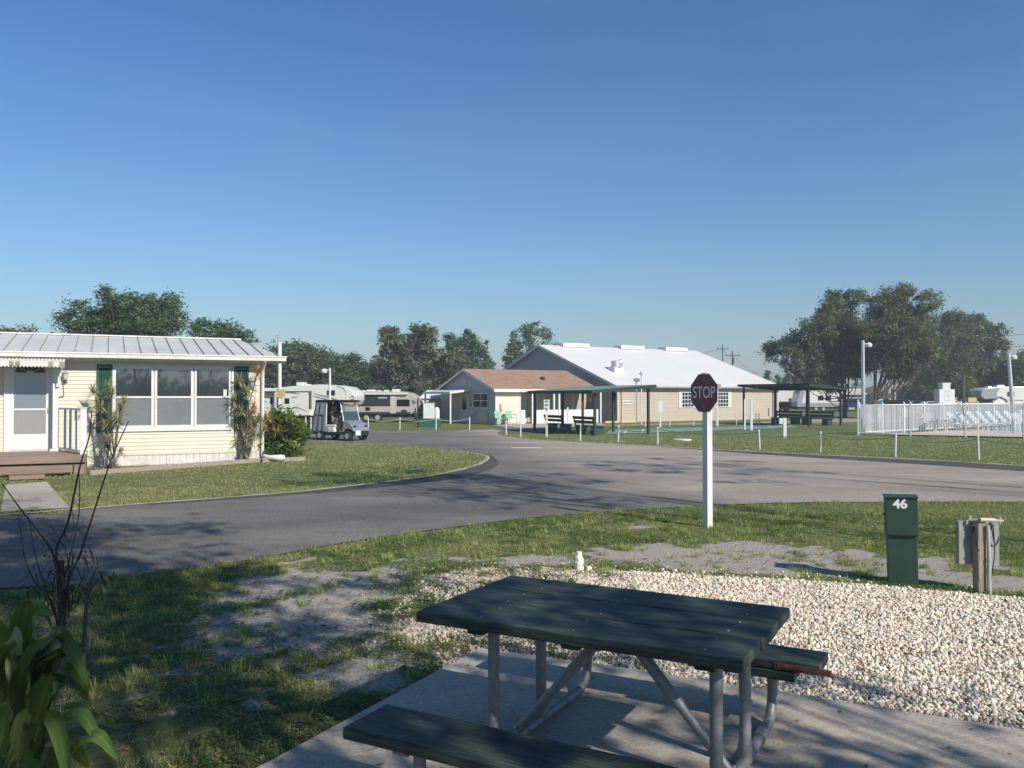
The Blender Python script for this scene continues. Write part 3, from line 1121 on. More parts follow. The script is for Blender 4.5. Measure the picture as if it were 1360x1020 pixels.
# ------------------------------------------------------------------ gravel stones
def stones():
    bm = bmesh.new()
    bmesh.ops.create_icosphere(bm, subdivisions=1, radius=1)
    bv = np.array([v.co[:] for v in bm.verts])
    bf = np.array([[v.index for v in f.verts] for f in bm.faces])
    bm.free()
    r = np.random.default_rng(8)
    n = 330000
    x = r.uniform(-2.2, 9, n)
    y = r.uniform(3.3, 10.6, n)
    g = sd(x, y, GRAVEL)
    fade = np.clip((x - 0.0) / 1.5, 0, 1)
    thick = fbm(x * 2.5, y * 2.5, 61, 4)
    pr = np.where(g > 0, np.clip(0.34 + 0.8 * fade + (thick - 0.45) * 2.4 * (1 - fade), 0.04, 1), np.where(g > -0.45, 0.09 * np.clip(1 + g / 0.45, 0, 1), 0))
    vis = (np.abs(x) < 0.68 * y + 0.8) & (sd(x, y, PAD) < -0.0)
    k = (r.uniform(0, 1, n) < pr) & vis
    x, y, g, fade = x[k], y[k], g[k], fade[k]
    n = len(x)
    s = r.gamma(5, 0.0100 / 5, n).clip(0.0045, 0.023)
    z = 0.30 * s + r.uniform(0, 0.014, n) * fade * (g > 0.05)
    # random rotations
    q = r.normal(size=(n, 4))
    q /= np.linalg.norm(q, axis=1)[:, None]
    w_, a_, b_, c_ = q.T
    Rm = np.stack([1 - 2 * (b_ * b_ + c_ * c_), 2 * (a_ * b_ - c_ * w_), 2 * (a_ * c_ + b_ * w_),
                   2 * (a_ * b_ + c_ * w_), 1 - 2 * (a_ * a_ + c_ * c_), 2 * (b_ * c_ - a_ * w_),
                   2 * (a_ * c_ - b_ * w_), 2 * (b_ * c_ + a_ * w_), 1 - 2 * (a_ * a_ + b_ * b_)], 1).reshape(n, 3, 3)
    jit = 1 + r.uniform(-0.22, 0.22, (n, 12, 1))
    sc = r.uniform([0.75, 0.7, 0.5], [1.35, 1.1, 0.9], (n, 3))[:, None, :]
    v = bv[None] * jit * sc
    v = np.einsum('nij,nkj->nki', Rm, v) * s[:, None, None]
    v += np.stack([x, y, z], 1)[:, None, :]
    f = bf[None] + (np.arange(n) * 12)[:, None, None]
    base = np.array([0.73, 0.635, 0.52])
    t = base[None] * r.uniform(0.55, 1.25, (n, 1)) * (1 + r.uniform(-0.06, 0.06, (n, 3)))
    grey = r.uniform(0, 1, n) < 0.10
    t[grey] = t[grey] * np.array([0.62, 0.62, 0.62])
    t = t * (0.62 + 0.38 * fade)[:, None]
    t = np.clip(t, 0, 0.82)
    return v.reshape(-1, 3), f.reshape(-1), np.repeat(t, 12, 0)


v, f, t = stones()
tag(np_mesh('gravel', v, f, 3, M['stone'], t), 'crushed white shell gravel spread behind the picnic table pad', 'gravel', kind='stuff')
M['gravel_base'] = mat('gravel_dust', (0.50, 0.43, 0.355), 0.95, var=0.3, scale=30, bump=0.8, bscale=60)
sheet('gravel_bed', [(p[0], p[1]) for p in GRAVEL if p[0] > 0.6], 0.004, M['gravel_base'])

# ------------------------------------------------------------------ fallen leaves / twigs on pad
def litter():
    r = np.random.default_rng(3)
    n = 260
    x = r.uniform(-2, 4.5, n)
    y = r.uniform(3.6, 7.0, n)
    k = inpoly(x, y, PAD)
    x, y = x[k], y[k]
    n = len(x)
    a = r.uniform(0, 2 * PI, n)
    l = r.uniform(0.008, 0.03, n)
    wv = l * r.uniform(0.25, 0.5, n)
    ca, sa = np.cos(a), np.sin(a)
    V = np.zeros((n, 4, 3))
    zz = 0.034
    for i, (p, q, h) in enumerate(((-1, 0, 0), (0, -1, 0.004), (1, 0, 0.008), (0, 1, 0.003))):
        V[:, i] = np.stack([x + ca * p * l - sa * q * wv, y + sa * p * l + ca * q * wv, np.full(n, zz + h)], 1)
    t = np.array([1.4, 0.75, 0.5])[None] * r.uniform(0.4, 1.4, (n, 1))
    return V.reshape(-1, 3), np.repeat(t, 4, 0)


def lawn_litter():
    r = np.random.default_rng(31)
    n = 5200
    x = r.uniform(-6, 4, n)
    y = r.uniform(4.0, 12.5, n)
    k = (sd(x, y, ROADP) < 0.1) & (sd(x, y, PAD) < 0) & (fbm(x * 1.5, y * 1.5, 19, 3) > 0.47)
    x, y = x[k], y[k]
    n = len(x)
    a = r.uniform(0, 2 * PI, n)
    l = r.uniform(0.01, 0.035, n)
    wv = l * r.uniform(0.2, 0.55, n)
    ca, sa = np.cos(a), np.sin(a)
    V = np.zeros((n, 4, 3))
    for i, (p, q, h) in enumerate(((-1, 0, 0), (0, -1, 0.004), (1, 0, 0.010), (0, 1, 0.003))):
        V[:, i] = np.stack([x + ca * p * l - sa * q * wv, y + sa * p * l + ca * q * wv, 0.012 + h + r.uniform(0, 0.012, n)], 1)
    t = np.array([0.95, 0.50, 0.6])[None] * r.uniform(0.4, 1.5, (n, 1))
    return V.reshape(-1, 3), np.repeat(t, 4, 0)


v, t = litter()
v3, t3 = lawn_litter()
v, t = np.concatenate([v, v3]), np.concatenate([t, t3])
tag(np_mesh('fallen_leaves', v, np.arange(len(v)), 4, M['grass_blade'], t), 'small dry leaves littering the concrete pad and the near lawn', 'leaves', kind='stuff')
# ------------------------------------------------------------------ picnic table
def make_table():
    cu, cv = Vector((0.877, -0.48, 0)).normalized(), None
    ang = math.atan2(cu.y, cu.x)
    t = thing('picnic_table', 'dark green picnic table with galvanised pipe legs on the concrete pad', 'picnic table', (0.475, 4.35, 0.03), ang)
    ZT = 0.775
    L0, L1 = -0.83, 0.83
    bw = 0.325
    for i, v0 in enumerate((-0.5, -0.1635, 0.173)):
        b = MB()
        n = 26
        vs, fs = [], []
        b.box(L0 + (0.004, -0.003, 0.005)[i], L1 + (-0.004, 0.004, 0.0)[i], v0, v0 + bw, ZT - 0.055, ZT - (0, 0.002, 0.001)[i])
        b.build('top_board', M['board'], t, bevel=0.008)
    for x in (-0.5, 0.015, 0.65):
        b = MB()
        b.box(x - 0.045, x + 0.045, -0.46, 0.46, ZT - 0.085, ZT - 0.056)
        b.build('cross_batten', M['board'], t, bevel=0.003)
    ZB = 0.40
    for s, l0, l1 in ((-1, -0.80, 0.9), (1, -0.85, 0.93)):
        b = MB()
        y0, y1 = (-1.10, -0.775) if s < 0 else (0.80, 1.10)
        b.box(l0, l1, y0, y1, ZB - 0.055, ZB)
        bench = b.build('bench_board', M['board'], t, bevel=0.009)
        if s > 0:
            bench['label'] = 'far bench board with a split end showing raw wood'
            # splintered front edge, raw wood showing
            r = random.Random(4)
            b = MB()
            for k in range(26):
                x0 = 0.70 + 0.20 * (k / 26) + r.uniform(-0.02, 0.02)
                b.box(x0, x0 + r.uniform(0.03, 0.09), y0 - r.uniform(0.003, 0.010), y0 + 0.01, ZB - 0.05 + r.uniform(0, 0.02), ZB - r.uniform(0.012, 0.03))
            b.build('split_edge', M['raw_wood'], bench)
            b = MB()
            b.box(0.2, 0.80, y0 - 0.03, y1 - 0.1, ZB - 0.10, ZB - 0.058)
            b.build('bench_support', M['board'], t, bevel=0.004)
        for x in (-0.5, 0.65):
            b = MB()
            b.box(x - 0.04, x + 0.04, y0 + 0.02, y1 - 0.02, ZB - 0.075, ZB - 0.056)
            b.build('bench_bracket', M['galv'], t, bevel=0.003)
    r0 = 0.029
    for x in (-0.5, 0.65):
        b = MB()
        for s in (-1,):
            pts = [(x, -0.93, ZB - 0.07), (x, -0.93, 0.20), (x, -0.915, 0.12), (x, -0.87, 0.06), (x, -0.80, 0.034), (x, 0.80, 0.034), (x, 0.87, 0.06), (x, 0.915, 0.12), (x, 0.93, 0.20), (x, 0.93, ZB - 0.07)]
            b.tube(pts, r0, 16)
        b.build('base_pipe', M['galv'], t, smooth=True)
        for y in (-0.27, 0.27):
            b = MB()
            b.tube([(x, y, 0.05), (x, y, ZT - 0.086)], r0 + 0.001, 16)
            lg = b.build('leg', M['galv'], t, smooth=True)
            b = MB()
            b.tube([(x, y - 0.001, 0.034), (x, y, 0.115)], r0 + 0.008, 16)
            b.build('leg_sleeve', M['galv'], lg, smooth=True)
        for y in (-0.62, 0.62):
            b = MB()
            b.tube([(x, y - 0.05, 0.034), (x, y + 0.05, 0.034)], r0 + 0.005, 14)
            b.build('pipe_sleeve', M['galv'], t, smooth=True)
        b = MB()
        xm = 0.03 if x < 0 else 0.09
        top = Vector((xm, 0.02, ZT - 0.09))
        bot = Vector((x, 0.0, 0.07))
        mid = top.lerp(bot, 0.55)
        b.tube([top, bot], r0 - 0.004, 14)
        b.tube([top, mid], r0 + 0.001, 14)
        b.build('brace', M['galv'], t, smooth=True)
        b = MB()
        b.tube([bot + Vector((0, -0.05, 0.02)), bot + Vector((0, 0.05, 0.02))], 0.008, 6)
        b.build('bolt', M['metal_grey'], t)
    # nail heads
    r = random.Random(2)
    for x in (-0.5, 0.015, 0.65):
        for y in (-0.43, -0.24, -0.09, 0.09, 0.25, 0.42):
            xx = x + r.uniform(-0.02, 0.02)
            b = MB()
            b.tube([(xx, y, ZT - 0.004), (xx, y, ZT + 0.0012)], 0.005, 8)
            b.build('nail', M['metal_grey'], t)


make_table()

# ------------------------------------------------------------------ stop sign
def make_stop():
    base = G(940, 700)
    t = thing('stop_sign', 'maroon octagonal STOP sign on a thick white post at the road edge', 'stop sign', base, R(-60))
    b = MB()
    b.box(-0.051, 0.051, -0.051, 0.051, -0.02, 1.70)
    b.build('post', M['white'], t, bevel=0.006)
    Rr = 0.275
    cz = 1.945
    pts = [(Rr / math.cos(PI / 8) * math.cos(PI / 8 + k * PI / 4), cz + Rr / math.cos(PI / 8) * math.sin(PI / 8 + k * PI / 4)) for k in range(8)]
    b = MB()
    b.prism(pts, -0.066, -0.062)
    face = b.build('sign_face', M['maroon'], t)
    b = MB()
    pts2 = [((x) * 1.0, cz + (z - cz) * 1.0) for x, z in pts]
    b.prism([(x * 0.99, cz + (z - cz) * 0.99) for x, z in pts], -0.062, -0.0595)
    b.build('sign_back', M['metal_grey'], t)
    b = MB()
    b.box(-0.02, 0.02, -0.0595, -0.03, 1.66, 2.21)
    b.box(-0.045, 0.045, -0.075, -0.03, 2.21, 2.235)
    b.build('bracket', M['metal_grey'], t)
    mt = Matrix.Translation((0, -0.0665, cz)) @ Matrix.Rotation(PI / 2, 4, 'X')
    text_mesh('lettering', 'STOP', 0.24, M['letter'], face, mt, 0.0012, bold=0.0015, sx=0.82)
    for z in (cz - 0.2, cz + 0.19):
        b = MB()
        b.tube([(0, -0.060, z), (0, -0.070, z)], 0.008, 8)
        b.build('bolt', M['metal_grey'], t)
    return t


make_stop()

# ------------------------------------------------------------------ utility pedestal 46
def make_pedestal():
    base = G(1199, 775)
    t = thing('utility_pedestal', 'dark green metal hookup pedestal numbered 46 at the gravel edge', 'utility box', base, R(-20))
    b = MB()
    b.M = Matrix.Rotation(R(-1.2), 4, 'Y')
    b.box(-0.138, 0.138, -0.09, 0.09, -0.05, 0.50)
    b.build('pedestal', M['green_box'], t, bevel=0.006)
    b = MB()
    b.M = Matrix.Rotation(R(-1.2), 4, 'Y')
    b.box(-0.150, 0.150, -0.118, 0.105, 0.50, 0.875)
    cv = b.build('cover', M['green_box'], t, bevel=0.008)
    b = MB()
    b.M = Matrix.Rotation(R(-1.2), 4, 'Y')
    b.box(-0.157, 0.157, -0.130, 0.112, 0.876, 0.893)
    b.build('lid', M['green_box'], cv, bevel=0.004)
    b = MB()
    b.M = Matrix.Rotation(R(-1.2), 4, 'Y')
    b.box(-0.165, -0.150, -0.03, 0.0, 0.69, 0.71)
    b.build('latch', M['black'], cv)
    mt = Matrix.Rotation(R(-1.2), 4, 'Y') @ Matrix.Translation((-0.012, -0.1195, 0.815)) @ Matrix.Rotation(PI / 2, 4, 'X')
    text_mesh('number', '46', 0.125, M['letter_white'], cv, mt, 0.001, bold=0.004, sx=1.05)
    return t


make_pedestal()

# ------------------------------------------------------------------ meter panel on a post
def make_meter():
    base = G(1304, 788)
    t = thing('meter_post', 'weathered wooden post carrying grey electrical panels and a conduit by the gravel', 'utility post', base, R(6))
    b = MB()
    b.box(-0.065, 0.02, -0.045, 0.05, -0.05, 0.715)
    b.build('post', M['post_wood'], t, bevel=0.01)
    b = MB()
    b.box(-0.195, -0.035, 0.055, 0.11, 0.27, 0.69)
    b.build('panel', M['panel_grey'], t, bevel=0.004)
    b = MB()
    b.box(0.015, 0.20, 0.02, 0.07, 0.25, 0.68)
    b.build('panel', M['panel_grey'], t, bevel=0.004)
    b = MB()
    b.tube([(0.03, -0.066, -0.02), (0.03, -0.066, 0.34)], 0.019, 12)
    b.tube([(0.03, -0.066, 0.34), (0.02, -0.066, 0.66)], 0.017, 12)
    b.tube([(0.03, -0.066, 0.32), (0.03, -0.066, 0.35)], 0.023, 12)
    b.build('conduit', M['pvc'], t, smooth=True)
    b = MB()
    b.tube([(-0.05, -0.05, 0.715), (0.10, -0.05, 0.708)], 0.022, 12)
    b.tube([(0.10, -0.05, 0.708), (0.19, -0.045, 0.70)], 0.012, 10)
    b.tube([(0.155, -0.047, 0.67), (0.155, -0.047, 0.74)], 0.012, 8)
    b.tube([(-0.12, 0.02, 0.70), (-0.06, -0.03, 0.712)], 0.012, 8)
    b.tube([(-0.105, 0.02, 0.70), (-0.105, 0.02, 0.745)], 0.014, 8)
    b.build('faucet_pipe', M['pvc'], t, smooth=True)
    b = MB()
    pts = []
    for k in range(9):
        a = k / 8
        pts.append((-0.075 + 0.02 * math.sin(a * 9), 0.04 - 0.09 * a, 0.70 - 0.28 * a + 0.02 * math.sin(a * 6)))
    b.tube(pts, 0.006, 6)
    pts = [(0.17, 0.04, 0.66), (0.19, 0.02, 0.52), (0.14, 0.0, 0.46), (0.09, -0.03, 0.6), (0.07, -0.045, 0.68)]
    b.tube(catmull(pts, 4), 0.005, 6)
    b.tube(catmull([(0.08, -0.06, 0.64), (0.085, -0.07, 0.4), (0.05, -0.075, 0.2), (0.02, -0.08, 0.02)], 4), 0.005, 6)
    b.build('cable', M['black'], t)
    for x, z in ((0.10, 0.42), (0.11, 0.36), (0.13, 0.47)):
        b = MB()
        b.tube([(x, 0.019, z), (x, 0.015, z)], 0.012, 10)
        b.build('knockout', M['metal_grey'], t)


make_meter()

# small white capped stub in the gravel edge
base = G(769, 757)
t = thing('white_marker', 'small crumbly white painted stub standing at the gravel edge', 'marker', base)
b = MB()
pr = []
for k in range(7):
    pr.append((0, 0, 0.03 * k))
rs = [0.052, 0.055, 0.050, 0.053, 0.048, 0.042, 0.03]
b.tube([(0.006 * math.sin(k * 2.1), 0.004 * math.cos(k), -0.02 + 0.033 * k) for k in range(7)], rs, 9)
b.build('stub', M['white_rock'], t)
b = MB()
b.tube([(0.0, 0, 0.175), (0.0, 0, 0.20)], [0.036, 0.028], 9)
b.build('cap', M['white_rock'], t)
r = random.Random(5)
for k, (dx, dy, s) in enumerate(((0.10, -0.05, 0.035), (0.17, 0.0, 0.022), (-0.15, 0.06, 0.018))):
    bm = bmesh.new()
    bmesh.ops.create_icosphere(bm, subdivisions=2, radius=s)
    for v_ in bm.verts: v_.co *= r.uniform(0.8, 1.15)
    me = bpy.data.meshes.new('chunk')
    bm.to_mesh(me)
    bm.free()
    me.materials.append(M['white_rock'])
    o = bpy.data.objects.new('stone_chunk', me)
    COL.objects.link(o)
    o.location = (base.x + dx, base.y + dy, s * 0.6)
    tag(o, ('larger pale stone chunk just right of the white stub', 'small pale stone chunk farther right of the white stub', 'tiny pale stone chunk left of the white stub')[k], 'stone')

# ------------------------------------------------------------------ leaf card helper
def leaf_cloud(name, m, centers, spreads, counts, size, tintf, parent=None, seed=1, stretch=1.0, droop=0.0):
    """many small leaf faces in clumps"""
    r = np.random.default_rng(seed)
    C = np.repeat(centers, counts, 0)
    S = np.repeat(spreads, counts, 0)
    n = len(C)
    p = C + r.normal(size=(n, 3)) * S[:, None] * np.array([1, 1, 0.75])
    a = r.normal(size=(n, 3))
    a[:, 2] = a[:, 2] * 0.6 - droop
    a /= np.linalg.norm(a, axis=1)[:, None]
    b_ = np.cross(a, r.normal(size=(n, 3)))
    b_ /= np.linalg.norm(b_, axis=1)[:, None] + 1e-9
    s = size * r.uniform(0.55, 1.4, n)[:, None]
    s *= np.where(r.uniform(0, 1, n) < 0.25, 1.5, 0.85)[:, None]
    l = a * s * stretch
    w_ = b_ * s * 0.48
    V = np.stack([p - l * 0.5, p + w_ * 0.5, p + l * 0.5, p - w_ * 0.5], 1).reshape(-1, 3)
    t = np.repeat(tintf, counts, 0) * r.uniform(0.75, 1.3, (n, 1))
    return np_mesh(name, V, np.arange(n * 4), 4, m, np.repeat(t, 4, 0), parent)


def tree(name, label, cat, base, lobes, mat_leaf, leaf=0.2, dens=1.0, moss=0, trunks=None, seed=1, group=None, limb_r=0.22, per=42, fill=0.75, droop=0.0):
    """lobes: list of (centre Vector, radius xy, radius z), trunk foot at base"""
    r = np.random.default_rng(seed)
    base = Vector(base)
    t = thing(name, label, cat, base, 0, group)
    C, S, N_, T = [], [], [], []
    for (c, rx, rz) in lobes:
        k = max(5, int(dens * 15 * rx * rx))
        d = r.normal(size=(k, 3))
        d /= np.linalg.norm(d, axis=1)[:, None]
        rad = r.uniform(0.12, 1.0, k) ** 0.45
        p = np.array(c - base) + d * rad[:, None] * np.array([rx, rx, rz])
        C.append(p)
        S.append(r.uniform(0.14, 0.34, k) * fill * (0.7 + 0.12 * rx) * 1.5)
        N_.append(r.integers(int(per * 0.6), int(per * 1.5), k))
        T.append(r.uniform(0.7, 1.3, (k, 1)) * (1 + r.uniform(-0.08, 0.08, (k, 3))))
    C, S, N_, T = np.concatenate(C), np.concatenate(S), np.concatenate(N_), np.concatenate(T)
    leaf_cloud('foliage', mat_leaf, C, S, N_, leaf, T, t, seed + 5, 1.3, droop)
    # trunk and limbs
    b = MB()
    rr = random.Random(seed)
    trunks = trunks or [(base, 1.0)]
    for li, (c, rx, rz) in enumerate(lobes):
        tb, ts = min(trunks, key=lambda q: (Vector(q[0]) - c).xy.length)
        tb = Vector(tb) - base
        e = c - base
        mid = tb.lerp(e, 0.45) + Vector((rr.uniform(-.3, .3), rr.uniform(-.3, .3), -0.12 * (e - tb).xy.length))
        fork = tb + Vector((0, 0, min(e.z * 0.28, 1.6)))
        path = catmull([tb + Vector((0, 0, -0.1)), fork, mid, e + Vector((0, 0, rz * 0.2))], 4)
        n = len(path)
        lr = limb_r * (0.85 if li % 4 == 0 else 0.38)
        b.tube(path, [lr * ts * (1.15 - 1.0 * (i / (n - 1)) ** 0.6) for i in range(n)], 7)
        for q in range(4):
            d = Vector((rr.gauss(0, 1), rr.gauss(0, 1), rr.gauss(0.3, 0.6))).normalized()
            s0 = path[int(n * 0.72)]
            e2 = e + Vector((d.x * rx, d.y * rx, d.z * rz)) * 0.85
            b.tube([s0, s0.lerp(e2, 0.5) + Vector((0, 0, 0.15)), e2], [lr * 0.22, lr * 0.12, 0.015], 5)
    b.build('trunk', M['bark'], t, smooth=True)
    if moss:
        k = moss
        pick = r.integers(0, len(C), k)
        mc = C[pick] + np.array([0, 0, -0.5]) * r.uniform(0.2, 1.6, (k, 1))
        leaf_cloud('hanging_moss', M['leaf_moss'], mc, np.full(k, 0.22), np.full(k, 16), leaf * 0.9, r.uniform(0.6, 1.3, (k, 1)) * np.ones((1, 3)), t, seed + 9, 2.6, 1.6)
    return t


def px_lobes(Y, spec, seed=0, deep=0.5):
    """spec: (px, py, r_px[, rz_px]) in the photograph for a tree standing at distance Y"""
    r = random.Random(seed)
    out = []
    xs = [s[0] for s in spec]
    half = (max(xs) - min(xs)) / 2 * Y / FPX
    for s in spec:
        rx = s[2] * Y / FPX
        rz = (s[3] if len(s) > 3 else s[2] * 0.85) * Y / FPX
        c = P(s[0], s[1], Y)
        c.y += r.uniform(-1, 1) * half * deep
        out.append((c, rx, rz))
    return out


# ------------------------------------------------------------------ trees in view
T_ = []
Y = 48
tree('oak_tree', 'round dark green oak rising behind the metal roof of the mobile home', 'tree', (P(165, 500, Y).x, Y, 0),
     px_lobes(Y, [(112, 424, 26), (140, 412, 26), (165, 406, 24), (190, 412, 25), (216, 410, 24), (232, 428, 20), (165, 432, 45), (125, 440, 34), (205, 440, 36), (160, 396, 12), (214, 398, 10)], 1),
     M['leaf_dark'], 0.14, 2.1, seed=1, per=60)
Y = 56
tree('oak_tree', 'low dark oak showing just right of the round oak behind the home roof', 'tree', (P(290, 520, Y).x, Y, 0),
     px_lobes(Y, [(262, 438, 17), (290, 437, 16), (325, 448, 16), (310, 455, 24), (270, 460, 28)], 2), M['leaf_dark'], 0.17, 1.8, seed=2, per=50)
Y = 70
tree('oak_tree', 'small treetop peeking over the far left of the metal roof', 'tree', (P(20, 520, Y).x, Y, 0),
     px_lobes(Y, [(8, 440, 9), (36, 440, 9), (20, 460, 26)], 3), M['leaf_dark'], 0.2, 1.6, seed=3)
Y = 95
tree('oak_tree', 'wide hazy olive green tree behind the fifth wheel camper', 'tree', (P(390, 540, Y).x, Y, 0),
     px_lobes(Y, [(352, 490, 26), (385, 478, 26), (405, 472, 22), (430, 485, 24), (355, 520, 30), (395, 510, 38), (430, 515, 30)], 4), M['leaf_oak'], 0.3, 0.9, seed=4, per=60, fill=1.2)
Y = 88
tree('oak_tree', 'small rounded dark green tree between the two campers', 'tree', (P(466, 540, Y).x, Y, 0),
     px_lobes(Y, [(453, 488, 16), (470, 482, 16), (484, 496, 14), (466, 512, 28), (500, 515, 22)], 5), M['leaf_dark'], 0.26, 1.1, seed=5, per=60, fill=1.1)
Y = 78
tree('oak_tree', 'tall mossy olive oak behind the travel trailer left of the small house', 'tree', (P(545, 552, Y).x, Y, 0),
     px_lobes(Y, [(515, 445, 15), (530, 460, 26), (560, 452, 24), (570, 440, 12), (600, 480, 22), (520, 490, 30), (555, 485, 34), (590, 500, 28), (560, 520, 40, 34), (515, 525, 30), (600, 525, 26), (540, 540, 30, 20)], 6),
     M['leaf_oak'], 0.22, 0.95, moss=620, seed=6, per=60)
Y = 92
tree('oak_tree', 'darker green oak just right of the tall mossy oak', 'tree', (P(622, 545, Y).x, Y, 0),
     px_lobes(Y, [(604, 452, 14), (622, 452, 17), (638, 462, 14), (612, 478, 24), (636, 485, 22), (645, 495, 14), (625, 505, 30)], 7), M['leaf_dark'], 0.24, 0.95, seed=7, per=48)
Y = 105
tree('oak_tree', 'thin open oak with gaps showing sky beside the white roof gable', 'tree', (P(702, 540, Y).x, Y, 0),
     px_lobes(Y, [(706, 438, 14), (725, 444, 12), (690, 448, 15), (682, 466, 14), (700, 468, 24), (728, 462, 12), (715, 485, 28), (690, 490, 24), (676, 478, 10)], 8), M['leaf_oak'], 0.26, 0.55, seed=8, per=42, fill=0.9)
Y = 74
tree('live_oak', 'big spreading live oak leaning left behind the second pavilion', 'tree', (P(1122, 556, Y).x, Y, 0),
     px_lobes(Y, [(1110, 400, 17), (1130, 396, 15), (1095, 415, 20), (1120, 420, 26), (1080, 440, 25), (1052, 458, 22), (1036, 462, 14), (1060, 480, 28), (1095, 460, 34), (1125, 455, 32), (1070, 500, 20), (1095, 495, 30), (1130, 488, 22), (1150, 450, 30), (1150, 478, 26)], 9),
     M['leaf_oak'], 0.17, 1.7, moss=300, seed=9, per=55, limb_r=0.24)
Y = 70
tree('live_oak', 'tallest live oak with thick forking trunk behind the pool fence', 'tree', (P(1163, 556, Y).x, Y, 0),
     px_lobes(Y, [(1185, 395, 18), (1200, 392, 16), (1175, 405, 20), (1230, 402, 16), (1210, 415, 26), (1180, 430, 30), (1225, 430, 24), (1195, 450, 38), (1160, 440, 22), (1220, 465, 26), (1175, 475, 26), (1205, 488, 22), (1240, 450, 14)], 10),
     M['leaf_oak'], 0.16, 1.7, moss=260, seed=10, per=55, limb_r=0.30, trunks=[(Vector((P(1163, 556, Y).x, Y, 0)), 1.0)])
Y = 100
tree('live_oak', 'low wide live oak reaching right over the pool fence and motorhome', 'tree', (P(1262, 550, Y).x, Y, 0),
     px_lobes(Y, [(1262, 424, 16), (1285, 428, 18), (1305, 432, 16), (1322, 440, 14), (1265, 445, 26), (1295, 452, 24), (1255, 470, 36), (1290, 478, 30), (1240, 462, 30), (1275, 455, 30), (1240, 490, 26), (1270, 498, 24), (1315, 462, 14)], 11),
     M['leaf_oak'], 0.23, 1.3, moss=260, seed=11, per=50, limb_r=0.3)
for i, (x, y, r_, Yd, lab) in enumerate(((1330, 495, 26, 105, 'dark dense tree behind the motorhome roof'), (1362, 492, 30, 100, 'dark tree cut by the right edge of the photo'),
                                         (1300, 500, 26, 112, 'dark tree seen left of the motorhome below the live oak'), (1235, 510, 24, 115, 'shaded far tree behind the white tower'))):
    tree('oak_tree', lab, 'tree', (P(x, 540, Yd).x, Yd, 0), px_lobes(Yd, [(x - 12, y - 6, r_ * 0.6), (x + 10, y - 10, r_ * 0.55), (x, y, r_), (x - 8, y + 14, r_), (x + 12, y + 14, r_ * 0.9)], 20 + i),
         M['leaf_dark'], 0.3, 0.9, seed=30 + i, per=60, fill=1.2)
Y = 84
tree('young_tree', 'slim bright yellow green young tree beside the motorhome', 'tree', (P(1283, 548, Y).x, Y, 0),
     px_lobes(Y, [(1283, 500, 6), (1281, 512, 8), (1286, 524, 9)], 40), M['leaf_bright'], 0.14, 3.5, seed=40, limb_r=0.08)
for i, (x, y, lab) in enumerate(((1019, 497.5, 'leftmost of the slim dark treetops above the pavilion roof'), (1033, 501, 'second slim dark treetop above the pavilion roof'),
                                 (1042, 507, 'shortest slim dark treetop above the pavilion roof'), (1046.6, 501, 'tallest slim dark treetop above the pavilion roof'), (1054.6, 506, 'rightmost of the slim dark treetops above the pavilion roof'))):
    Y = 130
    tree('cypress_tree', lab, 'tree', (P(x, 540, Y).x, Y, 0), px_lobes(Y, [(x, y, 1.8, 4.5), (x, y + 9, 2.2, 8)], 50 + i), M['leaf_dark'], 0.3, 9, seed=50 + i, limb_r=0.08, fill=0.7)

# far treeline as one mass
r = np.random.default_rng(99)
n = 900
xx = np.linspace(-170, 190, n) + r.uniform(-1, 1, n)
hh = 2.2 + 2.6 * fbm(xx * 0.09, xx * 0, 4, 4) + 0.8 * fbm(xx * 0.5, xx * 0, 6, 3)
C = np.stack([xx, 165 + r.uniform(-6, 6, n), hh * r.uniform(0.2, 1.0, n)], 1)
tl = leaf_cloud('far_treeline', M['leaf_dark'], C, np.full(n, 0.7), np.full(n, 46), 0.55, r.uniform(0.7, 1.3, (n, 1)) * np.ones((1, 3)), None, 3)
tag(tl, 'distant low belt of trees along the horizon', 'trees', kind='stuff')

# belt of trees behind the viewer, seen only as reflections in the windows
n = 700
xx = np.linspace(-60, 150, n) + r.uniform(-1, 1, n)
hh = 1.6 + 3.4 * fbm(xx * 0.07, xx * 0, 14, 4)
C = np.stack([xx, -62 + r.uniform(-4, 4, n), hh * r.uniform(0.05, 1.0, n)], 1)
tl = leaf_cloud('rear_treeline', M['leaf_dark'], C, np.full(n, 1.2), np.full(n, 60), 0.8, r.uniform(0.7, 1.3, (n, 1)) * np.ones((1, 3)), None, 13)
tag(tl, 'belt of trees across the park behind the viewer', 'trees', kind='stuff')

# trees standing behind and beside the viewer, whose shade falls on the near ground
def shade_tree(label, tx, ty, hc, spread, dens, seed, lobes=8, foot=None):
    """crown centre height hc, its shade centred on ground point (tx,ty)"""
    off = hc / math.tan(EL)
    c = Vector((tx, ty, 0)) + SUNAZ * off
    rr = random.Random(seed)
    L_ = []
    for k in range(lobes):
        a = rr.uniform(0, 2 * PI)
        q = rr.uniform(0.1, 1.0) * spread
        L_.append((Vector((c.x + math.cos(a) * q, c.y + math.sin(a) * q, hc + rr.uniform(-0.28, 0.28) * spread)), spread * rr.uniform(0.30, 0.48), spread * rr.uniform(0.2, 0.32)))
    f_ = foot or (c.x + 0.3, c.y - 0.4)
    tree('oak_tree', label, 'tree', (f_[0], f_[1], 0), L_, M['leaf_oak'], 0.13, dens, seed=seed, per=46, limb_r=0.10)


